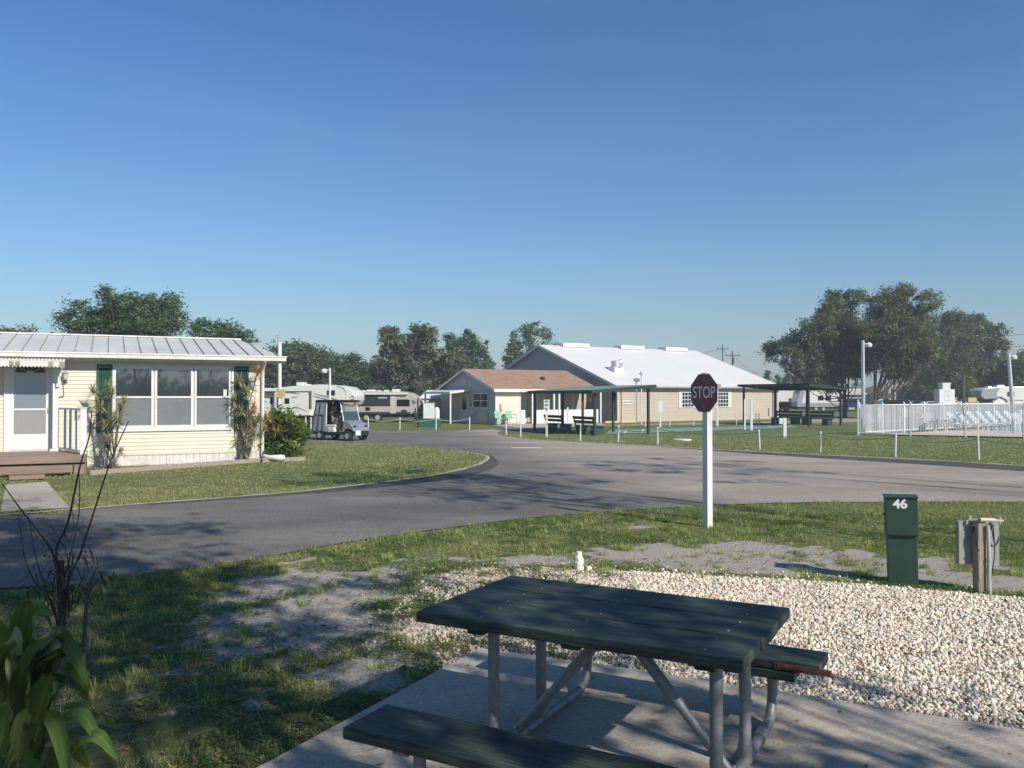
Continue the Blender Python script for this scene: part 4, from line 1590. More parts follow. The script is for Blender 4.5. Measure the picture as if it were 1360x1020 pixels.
SHADE = [
    ('oak standing close behind the viewer and shading the table', 0.4, 4.6, 6.5, 2.9, 0.42, 61, 10, (8.0, -5.0)),
    ('oak farther back that shades the lower left lawn', -3.9, 6.6, 7.5, 3.6, 0.5, 62, 12, (4.5, -6.0)),
    ('oak behind the viewer that shades the road edge on the left', -8.0, 11.8, 9.5, 3.4, 0.8, 63, 11, (3.5, -3.5)),
    ('oak right of the viewer that shades the middle of the road', -1.5, 19.0, 11.0, 3.6, 0.38, 64, 9, (13.0, 4.0)),
    ('oak right of the viewer that streaks shade over the far bend', 4.6, 22.5, 12.5, 3.2, 0.22, 65, 7, (19.0, 8.0)),
]
for a in SHADE: shade_tree(*a)
# ------------------------------------------------------------------ walls with lap siding
def lap(b, x0, x1, z0, z1, y, e=0.1, proud=0.014, top=None):
    """courses of lap siding on the face y, looking towards -y. top(z)->(xa,xb) clips a gable"""
    z = z0
    while z < z1 - 1e-4:
        zt = min(z + e, z1)
        a0, a1 = (x0, x1) if top is None else top(z)
        c0, c1 = (x0, x1) if top is None else top(zt)
        if a1 - a0 > 0.02:
            b.add([(a0, y - proud, z), (a1, y - proud, z), (c1, y - 0.001, zt), (c0, y - 0.001, zt), (a0, y, z), (a1, y, z)], [(0, 1, 2, 3), (4, 5, 1, 0)])
        z = zt
    return b


def window(parent, mtx, w, h, nx=1, ny=2, fr=0.05, glass='glass', frame='white', depth=0.04, mun=0.03, name='window', low=None):
    """mtx puts the window's lower left corner; it faces local -y"""
    b = MB()
    b.M = mtx
    d = depth
    b.box(0, fr, -d, 0, 0, h)
    b.box(w - fr, w, -d, 0, 0, h)
    b.box(fr, w - fr, -d, 0, 0, fr)
    b.box(fr, w - fr, -d, 0, h - fr, h)
    for i in range(1, nx):
        x = w * i / nx
        b.box(x - mun / 2, x + mun / 2, -d + 0.004, 0, fr, h - fr)
    for j in range(1, ny):
        z = h * j / ny
        b.box(fr, w - fr, -d + 0.006, -0.002, z - mun / 2, z + mun / 2)
    wd = b.build(name, M[frame], parent)
    b = MB()
    b.M = mtx
    if low:
        b.box(fr, w - fr, -0.012, -0.006, h / ny, h - fr)
        b.build('pane', M[glass], wd)
        b = MB()
        b.M = mtx
        b.box(fr, w - fr, -0.012, -0.006, fr, h / ny)
        b.build('insect_screen', M[low], wd)
    else:
        b.box(fr, w - fr, -0.012, -0.006, fr, h - fr)
        b.build('pane', M[glass], wd)
    return wd


# ------------------------------------------------------------------ mobile home
HO = Vector((-7.30, 24.5, 0))
HA = math.atan2(0.43, 0.90)
HM = Matrix.Translation(HO) @ Matrix.Rotation(HA, 4, 'Z')
HI = HM.inverted()


def wall_pt(px, py, yl=0.0, MI=HI, MM=HM):
    """photo pixel -> local point on the plane y=yl of a rotated frame"""
    o = MI @ Vector((0, 0, CH))
    d = (MI.to_3x3() @ ray(px, py))
    t = (yl - o.y) / d.y
    return o + d * t


def hx(px, yl=0.0): return wall_pt(px, 560, yl).x
def hz(px, py, yl=0.0): return wall_pt(px, py, yl).z


home = thing('mobile_home', 'cream mobile home with a ribbed metal roof and green shutters on the left', 'mobile home', HO, HA)
XL = -12.5
zs = hz(240, 602)
ze = 2.93
b = MB()
b.box(XL, 0, 0.0, 7.0, zs, ze)
body = b.build('wall', M['vinyl_cream'], home)
b = MB()
lap(b, XL, 0, zs + 0.02, ze, -0.001, 0.105)
b.build('siding', M['vinyl_cream'], body, fix=False)
b = MB()
b.box(-0.16, 0.012, -0.030, 0.02, zs, ze)
b.box(XL, 0, -0.026, -0.001, zs - 0.02, zs + 0.06)
b.box(XL, 0.0, -0.024, -0.001, ze - 0.26, ze)
b.build('trim', M['vinyl_cream'], body)
b = MB()
b.box(XL, 0, 0.012, 6.9, -0.06, zs - 0.021)
z0, z1 = -0.05, zs - 0.021
x = XL
while x < -0.02:
    b.box(x, x + 0.165, -0.006, 0.011, z0, z1)
    b.box(x + 0.075, x + 0.09, -0.014, -0.0065, z0, z1)
    x += 0.175
b.box(-0.12, 0.013, -0.035, 0.01, z0, z1 + 0.0)
b.build('skirting', M['white_dirty'], home)
# roof: low pitched standing seam metal
rz0, rz1 = 3.03, 3.74
xr = 0.62
b = MB()
b.add([(XL - .5, -0.32, rz0), (xr, -0.32, rz0), (xr - 0.75, 3.5, rz1), (XL - .5, 3.5, rz1), (xr, 7.3, rz0), (XL - .5, 7.3, rz0)],
      [(0, 1, 2, 3), (3, 2, 4, 5), (1, 4, 2)])
b.add([(XL - .5, -0.32, rz0 - 0.03), (xr, -0.32, rz0 - 0.03), (xr, 7.3, rz0 - 0.03), (XL - .5, 7.3, rz0 - 0.03)], [(0, 1, 2, 3)])
roof = b.build('roof', M['roof_metal'], home, fix=False)
b = MB()
x = XL
while x < xr - 0.05:
    xe = x
    zt = 1.0
    if x > xr - 0.75:
        zt = (xr - x) / 0.75
    b.bar((x, -0.31, rz0 + 0.018), (xe, -0.32 + 3.82 * zt, rz0 + (rz1 - rz0) * zt + 0.018), 0.022, 0.032)
    x += 0.405
b.build('roof_seam', M['seam'], roof)
b = MB()
b.box(XL - .5, xr - 0.72, 3.35, 3.65, rz1 - 0.01, rz1 + 0.035)
b.build('ridge_cap', M['white_dirty'], roof)
b = MB()
b.box(XL - .5, xr + 0.02, -0.45, -0.325, rz0 - 0.12, rz0 + 0.01)
b.box(XL - .5, xr + 0.04, -0.465, -0.45, rz0 - 0.02, rz0 + 0.02)
b.box(xr, xr + 0.03, -0.32, 7.3, rz0 - 0.12, rz0 + 0.015)
b.box(XL - .5, xr, -0.325, -0.30, rz0 - 0.19, rz0 - 0.035)
b.build('gutter', M['white_dirty'], roof)
b = MB()
b.box(XL - .5, xr - 0.01, -0.299, -0.002, rz0 - 0.09, rz0 - 0.07)
b.box(0.014, xr - 0.01, -0.002, 7.1, rz0 - 0.09, rz0 - 0.07)
b.build('soffit', M['white_dirty'], roof)
# downspout with white foot
b = MB()
b.tube([(0.06, -0.40, rz0 - 0.12), (0.04, -0.12, rz0 - 0.34), (0.04, -0.09, rz0 - 0.5), (0.04, -0.09, 0.28)], 0.05, 8)
b.tube([(0.04, -0.09, 0.30), (0.05, -0.12, 0.18), (0.2, -0.36, 0.13), (0.50, -0.50, 0.12), (0.60, -0.52, 0.13)], [0.055, 0.06, 0.075, 0.10, 0.07], 10)
b.build('downspout', M['white'], home, smooth=True)
# triple window
wx = [hx(150.5), hx(204.5), hx(257), hx(307)]
wz0, wz1 = hz(230, 567), hz(230, 488)
b = MB()
b.box(wx[0] - 0.02, wx[3] + 0.02, -0.05, -0.002, wz0 - 0.11, wz0)
b.box(wx[0] - 0.02, wx[3] + 0.02, -0.045, -0.002, wz1, wz1 + 0.05)
b.box(wx[0] - 0.06, wx[0], -0.045, -0.002, wz0, wz1 + 0.0)
b.box(wx[3], wx[3] + 0.06, -0.045, -0.002, wz0, wz1 + 0.0)
b.build('window_surround', M['white'], body)
for i in range(3):
    x0 = wx[i] + (0.0 if i == 0 else 0.02)
    ww = wx[i + 1] - x0 - 0.02
    window(home, Matrix.Translation((x0, -0.004, wz0)), ww, wz1 - wz0, 1, 2, 0.055, low='screen', depth=0.045, mun=0.055)
b = MB()
b.M = Matrix.Identity(4)
sx, sz = hx(299), hz(299, 522)
b.box(sx - 0.06, sx + 0.03, -0.075, -0.052, sz - 0.11, sz + 0.1)
b.build('window_thermometer', M['white'], home)
# shutters
for px0, px1 in ((128, 149), (311, 330)):
    x0, x1 = hx(px0), hx(px1)
    zb, zt = hz(140, 575), hz(140, 484)
    b = MB()
    b.box(x0, x0 + 0.05, -0.05, -0.003, zb, zt)
    b.box(x1 - 0.05, x1, -0.05, -0.003, zb, zt)
    for zz in (zb, (zb + zt) / 2 - 0.03, zt - 0.07):
        b.box(x0 + 0.05, x1 - 0.05, -0.048, -0.003, zz, zz + 0.07)
    z = zb + 0.08
    while z < zt - 0.08:
        b.add([(x0 + .05, -0.02, z), (x1 - .05, -0.02, z), (x1 - .05, -0.04, z - 0.02), (x0 + .05, -0.04, z - 0.02), (x0 + .05, -0.02, z - 0.028), (x1 - .05, -0.02, z - 0.028)], [(0, 1, 2, 3), (3, 2, 5, 4)])
        z += 0.03
    b.box(x0 + 0.05, x1 - 0.05, -0.019, -0.003, zb + 0.07, zt - 0.07)
    b.build('shutter', M['shutter'], home)
# door
dx0, dx1 = hx(9), hx(70)
dz0, dz1 = hz(40, 603), hz(40, 474)
b = MB()
b.box(dx0 - 0.06, dx0 + 0.06, -0.06, -0.002, dz0, dz1 + 0.06)
b.box(dx1 - 0.06, dx1 + 0.06, -0.06, -0.002, dz0, dz1 + 0.06)
b.box(dx0 + 0.06, dx1 - 0.06, -0.06, -0.002, dz1 - 0.03, dz1 + 0.06)
b.box(dx0 + 0.06, dx1 - 0.06, -0.055, -0.002, dz0, dz0 + 0.10)
b.box(dx0 + 0.06, dx1 - 0.06, -0.052, -0.002, dz0 + 0.11, dz0 + 0.52)
b.box(dx0 + 0.06, dx0 + 0.16, -0.052, -0.002, dz0 + 0.52, dz1 - 0.03)
b.box(dx1 - 0.16, dx1 - 0.06, -0.052, -0.002, dz0 + 0.52, dz1 - 0.03)
zm = hz(40, 545)
b.box(dx0 + 0.16, dx1 - 0.16, -0.050, -0.002, zm, zm + 0.05)
door = b.build('door', M['white'], home)
b = MB()
b.box(dx0 + 0.16, dx1 - 0.16, -0.034, -0.028, zm + 0.05, dz1 - 0.03)
b.build('pane', M['glass_door'], door)
b = MB()
b.box(dx0 + 0.16, dx1 - 0.16, -0.034, -0.028, dz0 + 0.52, zm)
b.build('pane', M['interior'], door)
# fan light behind the storm door glass
b = MB()
cxd = (dx0 + dx1) / 2
zf = dz1 - 0.42
rr_ = 0.34
segs = 5
for k in range(segs):
    a0 = PI * (k + 0.08) / segs
    a1 = PI * (k + 0.92) / segs
    pts = [(cxd + 0.1 * math.cos(a0), zf + 0.06 * math.sin(a0)), (cxd + rr_ * math.cos(a0), zf + 0.27 * math.sin(a0)),
           (cxd + rr_ * math.cos((a0 + a1) / 2), zf + 0.28 * math.sin((a0 + a1) / 2)), (cxd + rr_ * math.cos(a1), zf + 0.27 * math.sin(a1)), (cxd + 0.1 * math.cos(a1), zf + 0.06 * math.sin(a1))]
    b.prism(pts, -0.0385, -0.0345)
b.build('fan_light', M['glass_dark'], door)
b = MB()
b.tube([(dx1 - 0.1, -0.09, zm - 0.05), (dx1 - 0.1, -0.09, zm + 0.08)], 0.014, 8)
b.box(dx1 - 0.115, dx1 - 0.085, -0.09, -0.052, zm - 0.01, zm + 0.02)
b.build('handle', M['metal_grey'], door)
# awning over the door
ax0, ax1 = hx(-30, -0.95), hx(85, -0.95)
az = 2.86
b = MB()
n = 46
vs, fs = [], []
for k in range(n + 1):
    x = ax0 + (ax1 - ax0) * k / n
    wv = 0.02 * math.sin(k * PI)
    zz = 0.018 * (1 if k % 2 else -1)
    vs += [(x, -0.02, az + 0.06 + zz), (x, -0.95, az - 0.08 + zz), (x, -0.955, az - 0.22 + 0.02 * (1 if k % 2 else -1))]
for k in range(n):
    a = k * 3
    fs += [(a, a + 1, a + 4, a + 3), (a + 1, a + 2, a + 5, a + 4)]
b.add(vs, fs)
aw = b.build('awning', M['white_dirty'], home, fix=False)
b = MB()
for s in (0.38, 0.45, 0.84, 0.97):
    x = ax0 + (ax1 - ax0) * s
    b.box(x - 0.05, x + 0.05, -0.975, -0.968, az - 0.20, az - 0.085)
b.build('awning_stripe', M['timber'], aw)
b = MB()
b.bar((ax1 - 0.05, -0.94, az - 0.16), (ax1 - 0.05, -0.94, az - 0.36), 0.025)
b.bar((ax1 - 0.05, -0.94, az - 0.36), (ax1 - 0.05, -0.03, az - 0.95), 0.025)
b.build('awning_arm', M['metal_grey'], aw)
# wall lantern
lx, lz = hx(87), hz(87, 500)
lamp = MB()
lamp.box(lx - 0.05, lx + 0.05, -0.05, -0.02, lz - 0.16, lz + 0.06)
lamp.tube([(lx, -0.05, lz + 0.06), (lx, -0.12, lz + 0.14), (lx, -0.16, lz + 0.10)], 0.012, 6)
lamp.tube([(lx, -0.16, lz + 0.13), (lx, -0.16, lz + 0.08)], [0.03, 0.085], 8)
ln = lamp.build('wall_lantern', M['metal_grey'], home)
b = MB()
b.tube([(lx, -0.16, lz + 0.08), (lx, -0.16, lz - 0.08)], [0.072, 0.05], 8)
b.build('lamp_glass', M['lamp_glass'], ln)

# porch deck
deck = thing('porch_deck', 'brown board porch with steps and white railing below the home door', 'porch', HO, HA)
Dd = 2.1
X1 = hx(112, -Dd)
Zd = hz(60, 605, -Dd)
b = MB()
x = XL
y = -0.06
while y > -Dd + 0.02:
    b.box(XL, X1, y - 0.138, y, Zd - 0.035, Zd)
    y -= 0.145
b.build('deck_boards', M['deck'], deck, bevel=0.003)
b = MB()
b.box(XL, X1 + 0.03, -Dd - 0.035, -Dd, Zd - 0.19, Zd - 0.01)
b.box(X1 + 0.001, X1 + 0.03, -Dd, -0.05, Zd - 0.19, Zd - 0.01)
b.box(X1 - 0.22, X1 + 0.01, -Dd + 0.0, -Dd + 0.2, -0.1, Zd - 0.241)
b.box(X1 - 0.0, X1 + 0.028, -Dd + 0.2, -0.05, 0.0, Zd - 0.241)
b.build('fascia', M['deck'], deck, bevel=0.004)
x2 = hx(97, -Dd - 0.48)
b = MB()
b.box(XL, x2, -Dd - 0.45, -Dd - 0.16, 0.215, 0.245)
b.box(XL, x2, -Dd - 0.48, -Dd - 0.45, 0.08, 0.242)
b.box(x2 - 0.16, x2 - 0.02, -Dd - 0.30, -Dd - 0.12, -0.05, 0.21)
b.build('step', M['deck'], deck, bevel=0.004)
x3a, x3b = hx(11, -Dd - 1.25), hx(61, -Dd - 1.25)
b = MB()
b.box(x3a, x3b, -Dd - 1.25, -Dd - 0.80, 0.135, 0.17)
b.box(x3a + 0.02, x3b - 0.02, -Dd - 1.23, -Dd - 1.20, 0.02, 0.134)
b.box(x3a + 0.02, x3a + 0.05, -Dd - 1.20, -Dd - 0.82, 0.0, 0.134)
b.box(x3b - 0.05, x3b - 0.02, -Dd - 1.20, -Dd - 0.82, 0.0, 0.134)
b.build('step', M['deck'], deck, bevel=0.004)
# railing and posts
xa, xb = hx(74, -0.5), hx(111, -Dd + 0.12)
b = MB()
yp = -0.35
pz = hz(111, 526, -Dd + 0.1)
b.box(hx(74, yp) - 0.07, hx(74, yp) + 0.07, yp - 0.07, yp + 0.07, Zd, az - 0.14)
b.box(hx(74, yp) - 0.13, hx(74, yp) + 0.13, yp - 0.13, yp + 0.13, Zd + 0.001, Zd + 0.06)
b.build('porch_post', M['white'], deck, bevel=0.004)
b = MB()
b.box(xb - 0.07, xb + 0.07, -Dd + 0.03, -Dd + 0.17, Zd, Zd + 1.12)
b.box(xb - 0.085, xb + 0.085, -Dd + 0.015, -Dd + 0.185, Zd + 1.12, Zd + 1.15)
b.box(xb - 0.04, xb + 0.04, -0.14, -0.05, Zd, Zd + 1.0)
b.build('rail_post', M['white'], deck, bevel=0.004)
b = MB()
p0 = Vector((hx(74, yp) + 0.07, yp, 0))
p1 = Vector((xb - 0.07, -Dd + 0.1, 0))
zr = hz(100, 543, -1.2)
b.bar(p0 + Vector((0, 0, zr)), p1 + Vector((0, 0, zr)), 0.07, 0.05)
b.bar(p0 + Vector((0, 0, Zd + 0.08)), p1 + Vector((0, 0, Zd + 0.08)), 0.07, 0.05)
for s in (0.3, 0.55, 0.8):
    q = p0.lerp(p1, s)
    b.box(q.x - 0.03, q.x + 0.03, q.y - 0.03, q.y + 0.03, Zd + 0.1, zr)
b.build('railing', M['white'], deck)

# timber edging in front of the skirt
def world_bar(name, label, cat, p0, p1, w_, h_, m, zc):
    b = MB()
    b.bar(Vector((p0.x, p0.y, zc)), Vector((p1.x, p1.y, zc)), w_, h_)
    return tag(b.build(name, m, bevel=0.008), label, cat)


world_bar('edging_timber', 'long weathered timber edging the bed below the triple window', 'timber', G(118, 631), G(345, 613.5), 0.14, 0.12, M['timber'], 0.05)
world_bar('edging_timber', 'short weathered timber edging under the leafy bush at the home corner', 'timber', G(348, 614), G(405, 612), 0.14, 0.13, M['timber'], 0.055)

# pole at the home corner with weather vane head and tan notice
base = Vector((P(371, 600, 27).x, 27, 0))
t = thing('antenna_pole', 'tall white pole with a small tan notice beside the home corner', 'pole', base)
b = MB()
b.tube([(0, 0, 0), (0, 0, P(371, 455, 27).z)], 0.062, 10)
b.build('pole', M['white'], t, smooth=True)
b = MB()
zt = P(371, 455, 27).z
b.tube([(-0.02, 0, zt), (-0.06, 0, zt + 0.26)], [0.03, 0.045], 8)
b.tube([(-0.06, 0, zt + 0.26), (-0.07, 0, zt + 0.34)], 0.012, 6)
b.build('pole_head', M['metal_grey'], t)
b = MB()
zc = P(371, 522, 27).z
b.box(-0.10, 0.20, -0.08, -0.066, zc - 0.14, zc + 0.12)
nb_ = b.build('notice', M['tan_sign'], t)
b = MB()
for zz in (0.06, 0.0, -0.06): b.box(-0.05, 0.15, -0.083, -0.081, zc + zz - 0.008, zc + zz + 0.008)
b.build('notice_writing', M['decal'], nb_)

# ------------------------------------------------------------------ planting by the home
def blade_strip(V, F, T, p0, d, L_, w_, bend, r, tint, up=Vector((0, 0, 1)), seg=5):
    """curved tapering leaf appended to lists"""
    side = d.cross(up)
    if side.length < 1e-3: side = Vector((1, 0, 0))
    side.normalize()
    n0 = len(V)
    p = Vector(p0)
    dd = Vector(d).normalized()
    for i in range(seg + 1):
        s = i / seg
        ww = w_ * (0.45 + 1.3 * s if s < 0.35 else 0.9 * (1 - (s - 0.35) / 0.65) ** 0.8 + 0.02)
        V.append(tuple(p - side * ww / 2))
        V.append(tuple(p + side * ww / 2))
        T.append(tint)
        T.append(tint)
        p = p + dd * L_ / seg
        dd = (dd + Vector((0, 0, -bend / seg))).normalized()
    for i in range(seg):
        a = n0 + i * 2
        F += [a, a + 1, a + 3, a + 2]


def dracaena(label, px0, px1, ytop, ybase, Yd, seed, heads, red=0.3, dead=0):
    rr = random.Random(seed)
    cx = (px0 + px1) / 2
    base = Vector((P(cx, ybase, Yd).x, Yd, 0))
    t = thing('dracaena', label, 'plant', base, 0, 'spiky dracaenas in front of the home')
    b = MB()
    V, F, T = [], [], []
    for (hx_, hy_, rad) in heads:
        c = P(hx_, hy_, Yd) - base
        c.y += rr.uniform(-0.25, 0.25)
        foot = Vector((rr.uniform(-0.18, 0.18), rr.uniform(-0.1, 0.1), 0))
        mid = foot.lerp(c, 0.5) + Vector((rr.uniform(-.08, .08), 0, 0))
        b.tube(catmull([foot, mid, c], 4), 0.016, 6)
        rw = rad * Yd / FPX
        redness = rr.random() < red
        rv_ = rr.uniform(0.9, 1.1)
        for k in range(90):
            a = rr.uniform(0, 2 * PI)
            e = rr.uniform(-0.5, 1.35)
            d = Vector((math.cos(a) * math.cos(e), math.sin(a) * math.cos(e), math.sin(e)))
            v = rr.uniform(0.6, 1.2)
            tint = (v * (1.15 if redness else 1.0), v * (0.72 if redness else 1.02), v * (0.68 if redness else 1.0))
            blade_strip(V, F, T, c + Vector((0, 0, -0.12 + 0.12 * rr.random())), d, rw * rr.uniform(0.75, 1.3), 0.026, 0.8, rr, tint, seg=3)
    b.build('stem', M['grey_stem'], t, smooth=True)
    np_mesh('foliage', np.array(V), np.array(F), 4, M['leaf_drac'], np.array(T), t)


dracaena('spiky pale dracaena between the porch railing and the left shutter', 125, 170, 510, 626, 22.2, 3,
         [(128, 519, 14), (143, 511, 12), (150, 522, 15), (138, 540, 15), (155, 542, 15), (147, 560, 16), (160, 556, 12), (135, 562, 11), (150, 582, 14), (155, 600, 10), (163, 531, 10)], 0.1)
dracaena('spiky dracaena with reddish leaves at the right corner of the home', 300, 348, 490, 613, 24.1, 4,
         [(344, 494, 14), (318, 507, 14), (332, 520, 15), (312, 530, 14), (322, 545, 15), (336, 540, 13), (313, 560, 14), (330, 566, 15), (340, 555, 12), (318, 582, 15), (334, 586, 12), (310, 545, 12), (325, 600, 10), (340, 574, 11)], 0.22)

# leafy bush right of the corner
Yd = 25.0
bl = px_lobes(Yd, [(362, 556, 12), (378, 552, 12), (392, 562, 12), (398, 575, 11), (360, 580, 18), (380, 585, 18), (368, 600, 15), (388, 597, 13), (352, 596, 10)], 71, 0.6)
bs = tree('leafy_bush', 'bushy glossy green shrub at the right corner of the home', 'shrub', (P(372, 610, Yd).x, Yd, 0), bl, M['leaf_bright'], 0.11, 15, seed=71, limb_r=0.02, per=22, fill=0.45)
V, F, T = [], [], []
rr = random.Random(8)
for (x, y, rad) in ((356, 556, 9), (367, 575, 10), (352, 570, 8)):
    c = P(x, y, Yd - 0.75) - bs.location
    for k in range(60):
        a = rr.uniform(0, 2 * PI)
        e = rr.uniform(-0.6, 1.3)
        d = Vector((math.cos(a) * math.cos(e), math.sin(a) * math.cos(e), math.sin(e)))
        v = rr.uniform(0.7, 1.3)
        blade_strip(V, F, T, c, d, rad * 1.3 * Yd / FPX, 0.022, 0.8, rr, (v * 1.2, v * 0.85, v * 0.7), seg=3)
np_mesh('spiky_foliage', np.array(V), np.array(F), 4, M['leaf_drac'], np.array(T), bs)

# ------------------------------------------------------------------ foreground broad leaved plant
def lily():
    base = G(30, 1040)
    base = Vector((-1.95, 3.4, 0))
    t = thing('broadleaf_plant', 'broad arching strap leaves of a plant in the lower left corner', 'plant', base)
    Ydef = 3.3
    # (base px, tip px, lift px, width px, Y base, Y tip, tint)
    L_ = [((20, 960), (40, 798), 20, 42, 3.5, 3.3, 0.8), ((15, 900), (72, 815), 18, 34, 3.5, 3.4, 1.15), ((5, 930), (0, 820), 10, 50, 3.4, 3.2, 0.8),
          ((20, 900), (75, 843), 30, 26, 3.6, 3.4, 1.25), ((40, 900), (112, 858), 4, 24, 3.5, 3.4, 0.7), ((35, 860), (120, 915), 22, 24, 3.5, 3.2, 0.9),
          ((30, 990), (85, 850), 14, 44, 3.5, 3.3, 0.62), ((40, 1000), (70, 900), 10, 42, 3.2, 3.1, 0.55), ((60, 945), (92, 1040), 12, 28, 3.3, 2.9, 1.0),
          ((80, 955), (134, 985), 10, 26, 3.2, 3.0, 1.15), ((92, 1004), (158, 1008), 14, 24, 3.1, 2.9, 1.2), ((85, 940), (119, 950), 4, 13, 3.3, 3.2, 1.0),
          ((0, 1000), (12, 935), 6, 46, 3.1, 3.0, 0.85), ((30, 1030), (48, 960), 6, 36, 3.1, 3.0, 0.7), ((0, 890), (30, 870), 16, 36, 3.2, 3.0, 0.75),
          ((10, 1030), (25, 1000), 6, 30, 2.9, 2.8, 0.9), ((45, 1020), (62, 950), 3, 30, 3.4, 3.3, 0.45), ((-20, 960), (0, 850), 10, 50, 3.6, 3.4, 0.55),
          ((50, 960), (78, 905), 6, 30, 3.6, 3.5, 0.6), ((20, 1010), (38, 940), 6, 30, 3.0, 3.0, 0.5), ((5, 880), (60, 880), 14, 18, 3.7, 3.5, 0.7),
          ((-10, 1000), (-5, 900), 5, 60, 3.3, 3.1, 0.7), ((70, 1040), (84, 985), 4, 30, 3.3, 3.2, 0.5), ((35, 930), (58, 868), 8, 30, 3.6, 3.5, 0.65)]
    rr = random.Random(4)
    for k in range(34):
        x0_, y0_ = rr.uniform(-30, 60), rr.uniform(900, 1060)
        a_ = rr.uniform(-1.9, 0.6) if k % 3 else rr.uniform(-1.9, -1.0)
        l_ = rr.uniform(55, 105)
        x1_, y1_ = min(x0_ + math.cos(a_) * l_, 118), max(y0_ + math.sin(a_) * l_ * 0.9, 818)
        L_.append(((x0_, y0_), (x1_, y1_), rr.uniform(4, 16), rr.uniform(22, 40), rr.uniform(3.2, 3.8), rr.uniform(3.1, 3.6), rr.uniform(0.5, 1.05)))
    for (p0, p1, lift, wpx, Y0, Y1, v) in L_:
        wpx *= 0.66
        v *= 0.75
        a = P(p0[0], p0[1], Y0)
        c = P(p1[0], p1[1], Y1)
        mid = a.lerp(c, 0.55) + Vector((0, 0, lift * 2.0 * Y0 / FPX))
        pts = catmull([a, mid, c], 9)
        V, F, T = [], [], []
        n = len(pts) - 1
        w_ = wpx * Y0 / FPX
        ax = (c - a).normalized()
        side = ax.cross(Vector((0.15, -0.75, 0.65))).normalized()
        nrm = side.cross(ax).normalized()
        ph = rr.uniform(0, 6)
        NC = 11
        blot, bs = rr.random(), rr.uniform(0.3, 0.9)
        for i, p in enumerate(pts):
            s = i / n
            ww = w_ * 0.5 * (math.sin(PI * min(1, 0.12 + 0.88 * s)) ** 0.75 if s < 0.999 else 0.01) + 0.003
            wav = 0.006 * math.sin(s * 11 + ph)
            wav2 = 0.006 * math.sin(s * 13 + ph * 2)
            row = []
            for j in range(NC):
                c_ = (j / (NC - 1)) * 2 - 1
                row.append(p + side * ww * c_ + nrm * (0.24 * ww * c_ * c_ + abs(c_) * (wav if c_ < 0 else wav2) + 0.0018 * (j % 2)))
            for j, q in enumerate(row):
                V.append(tuple(q - base))
                vv = v * (1.25 if j == NC // 2 else (0.90 if j % 2 else 1.06)) * rr.uniform(0.93, 1.07)
                if blot > 0.6 and abs(s - bs) < 0.07 and j > NC // 2: vv *= 0.45
                tip = max(0, s - 0.86) * 5
                T.append((vv * (1 + 1.0 * tip), vv * (1 - 0.25 * tip), vv))
        for i in range(n):
            for j in range(NC - 1):
                k = i * NC + j
                F += [k, k + 1, k + NC + 1, k + NC]
        np_mesh('leaf', np.array(V), np.array(F), 4, M['leaf_lily'], np.array(T), t, smooth=True)
    b = MB()
    for k in range(7):
        x = -0.15 + 0.06 * k
        b.tube([(x, rr.uniform(-.1, .1), 0), (x + rr.uniform(-.05, .1), 0, 0.35)], 0.018, 6)
    b.build('stem', M['leaf_lily'], t, smooth=True)


lily()

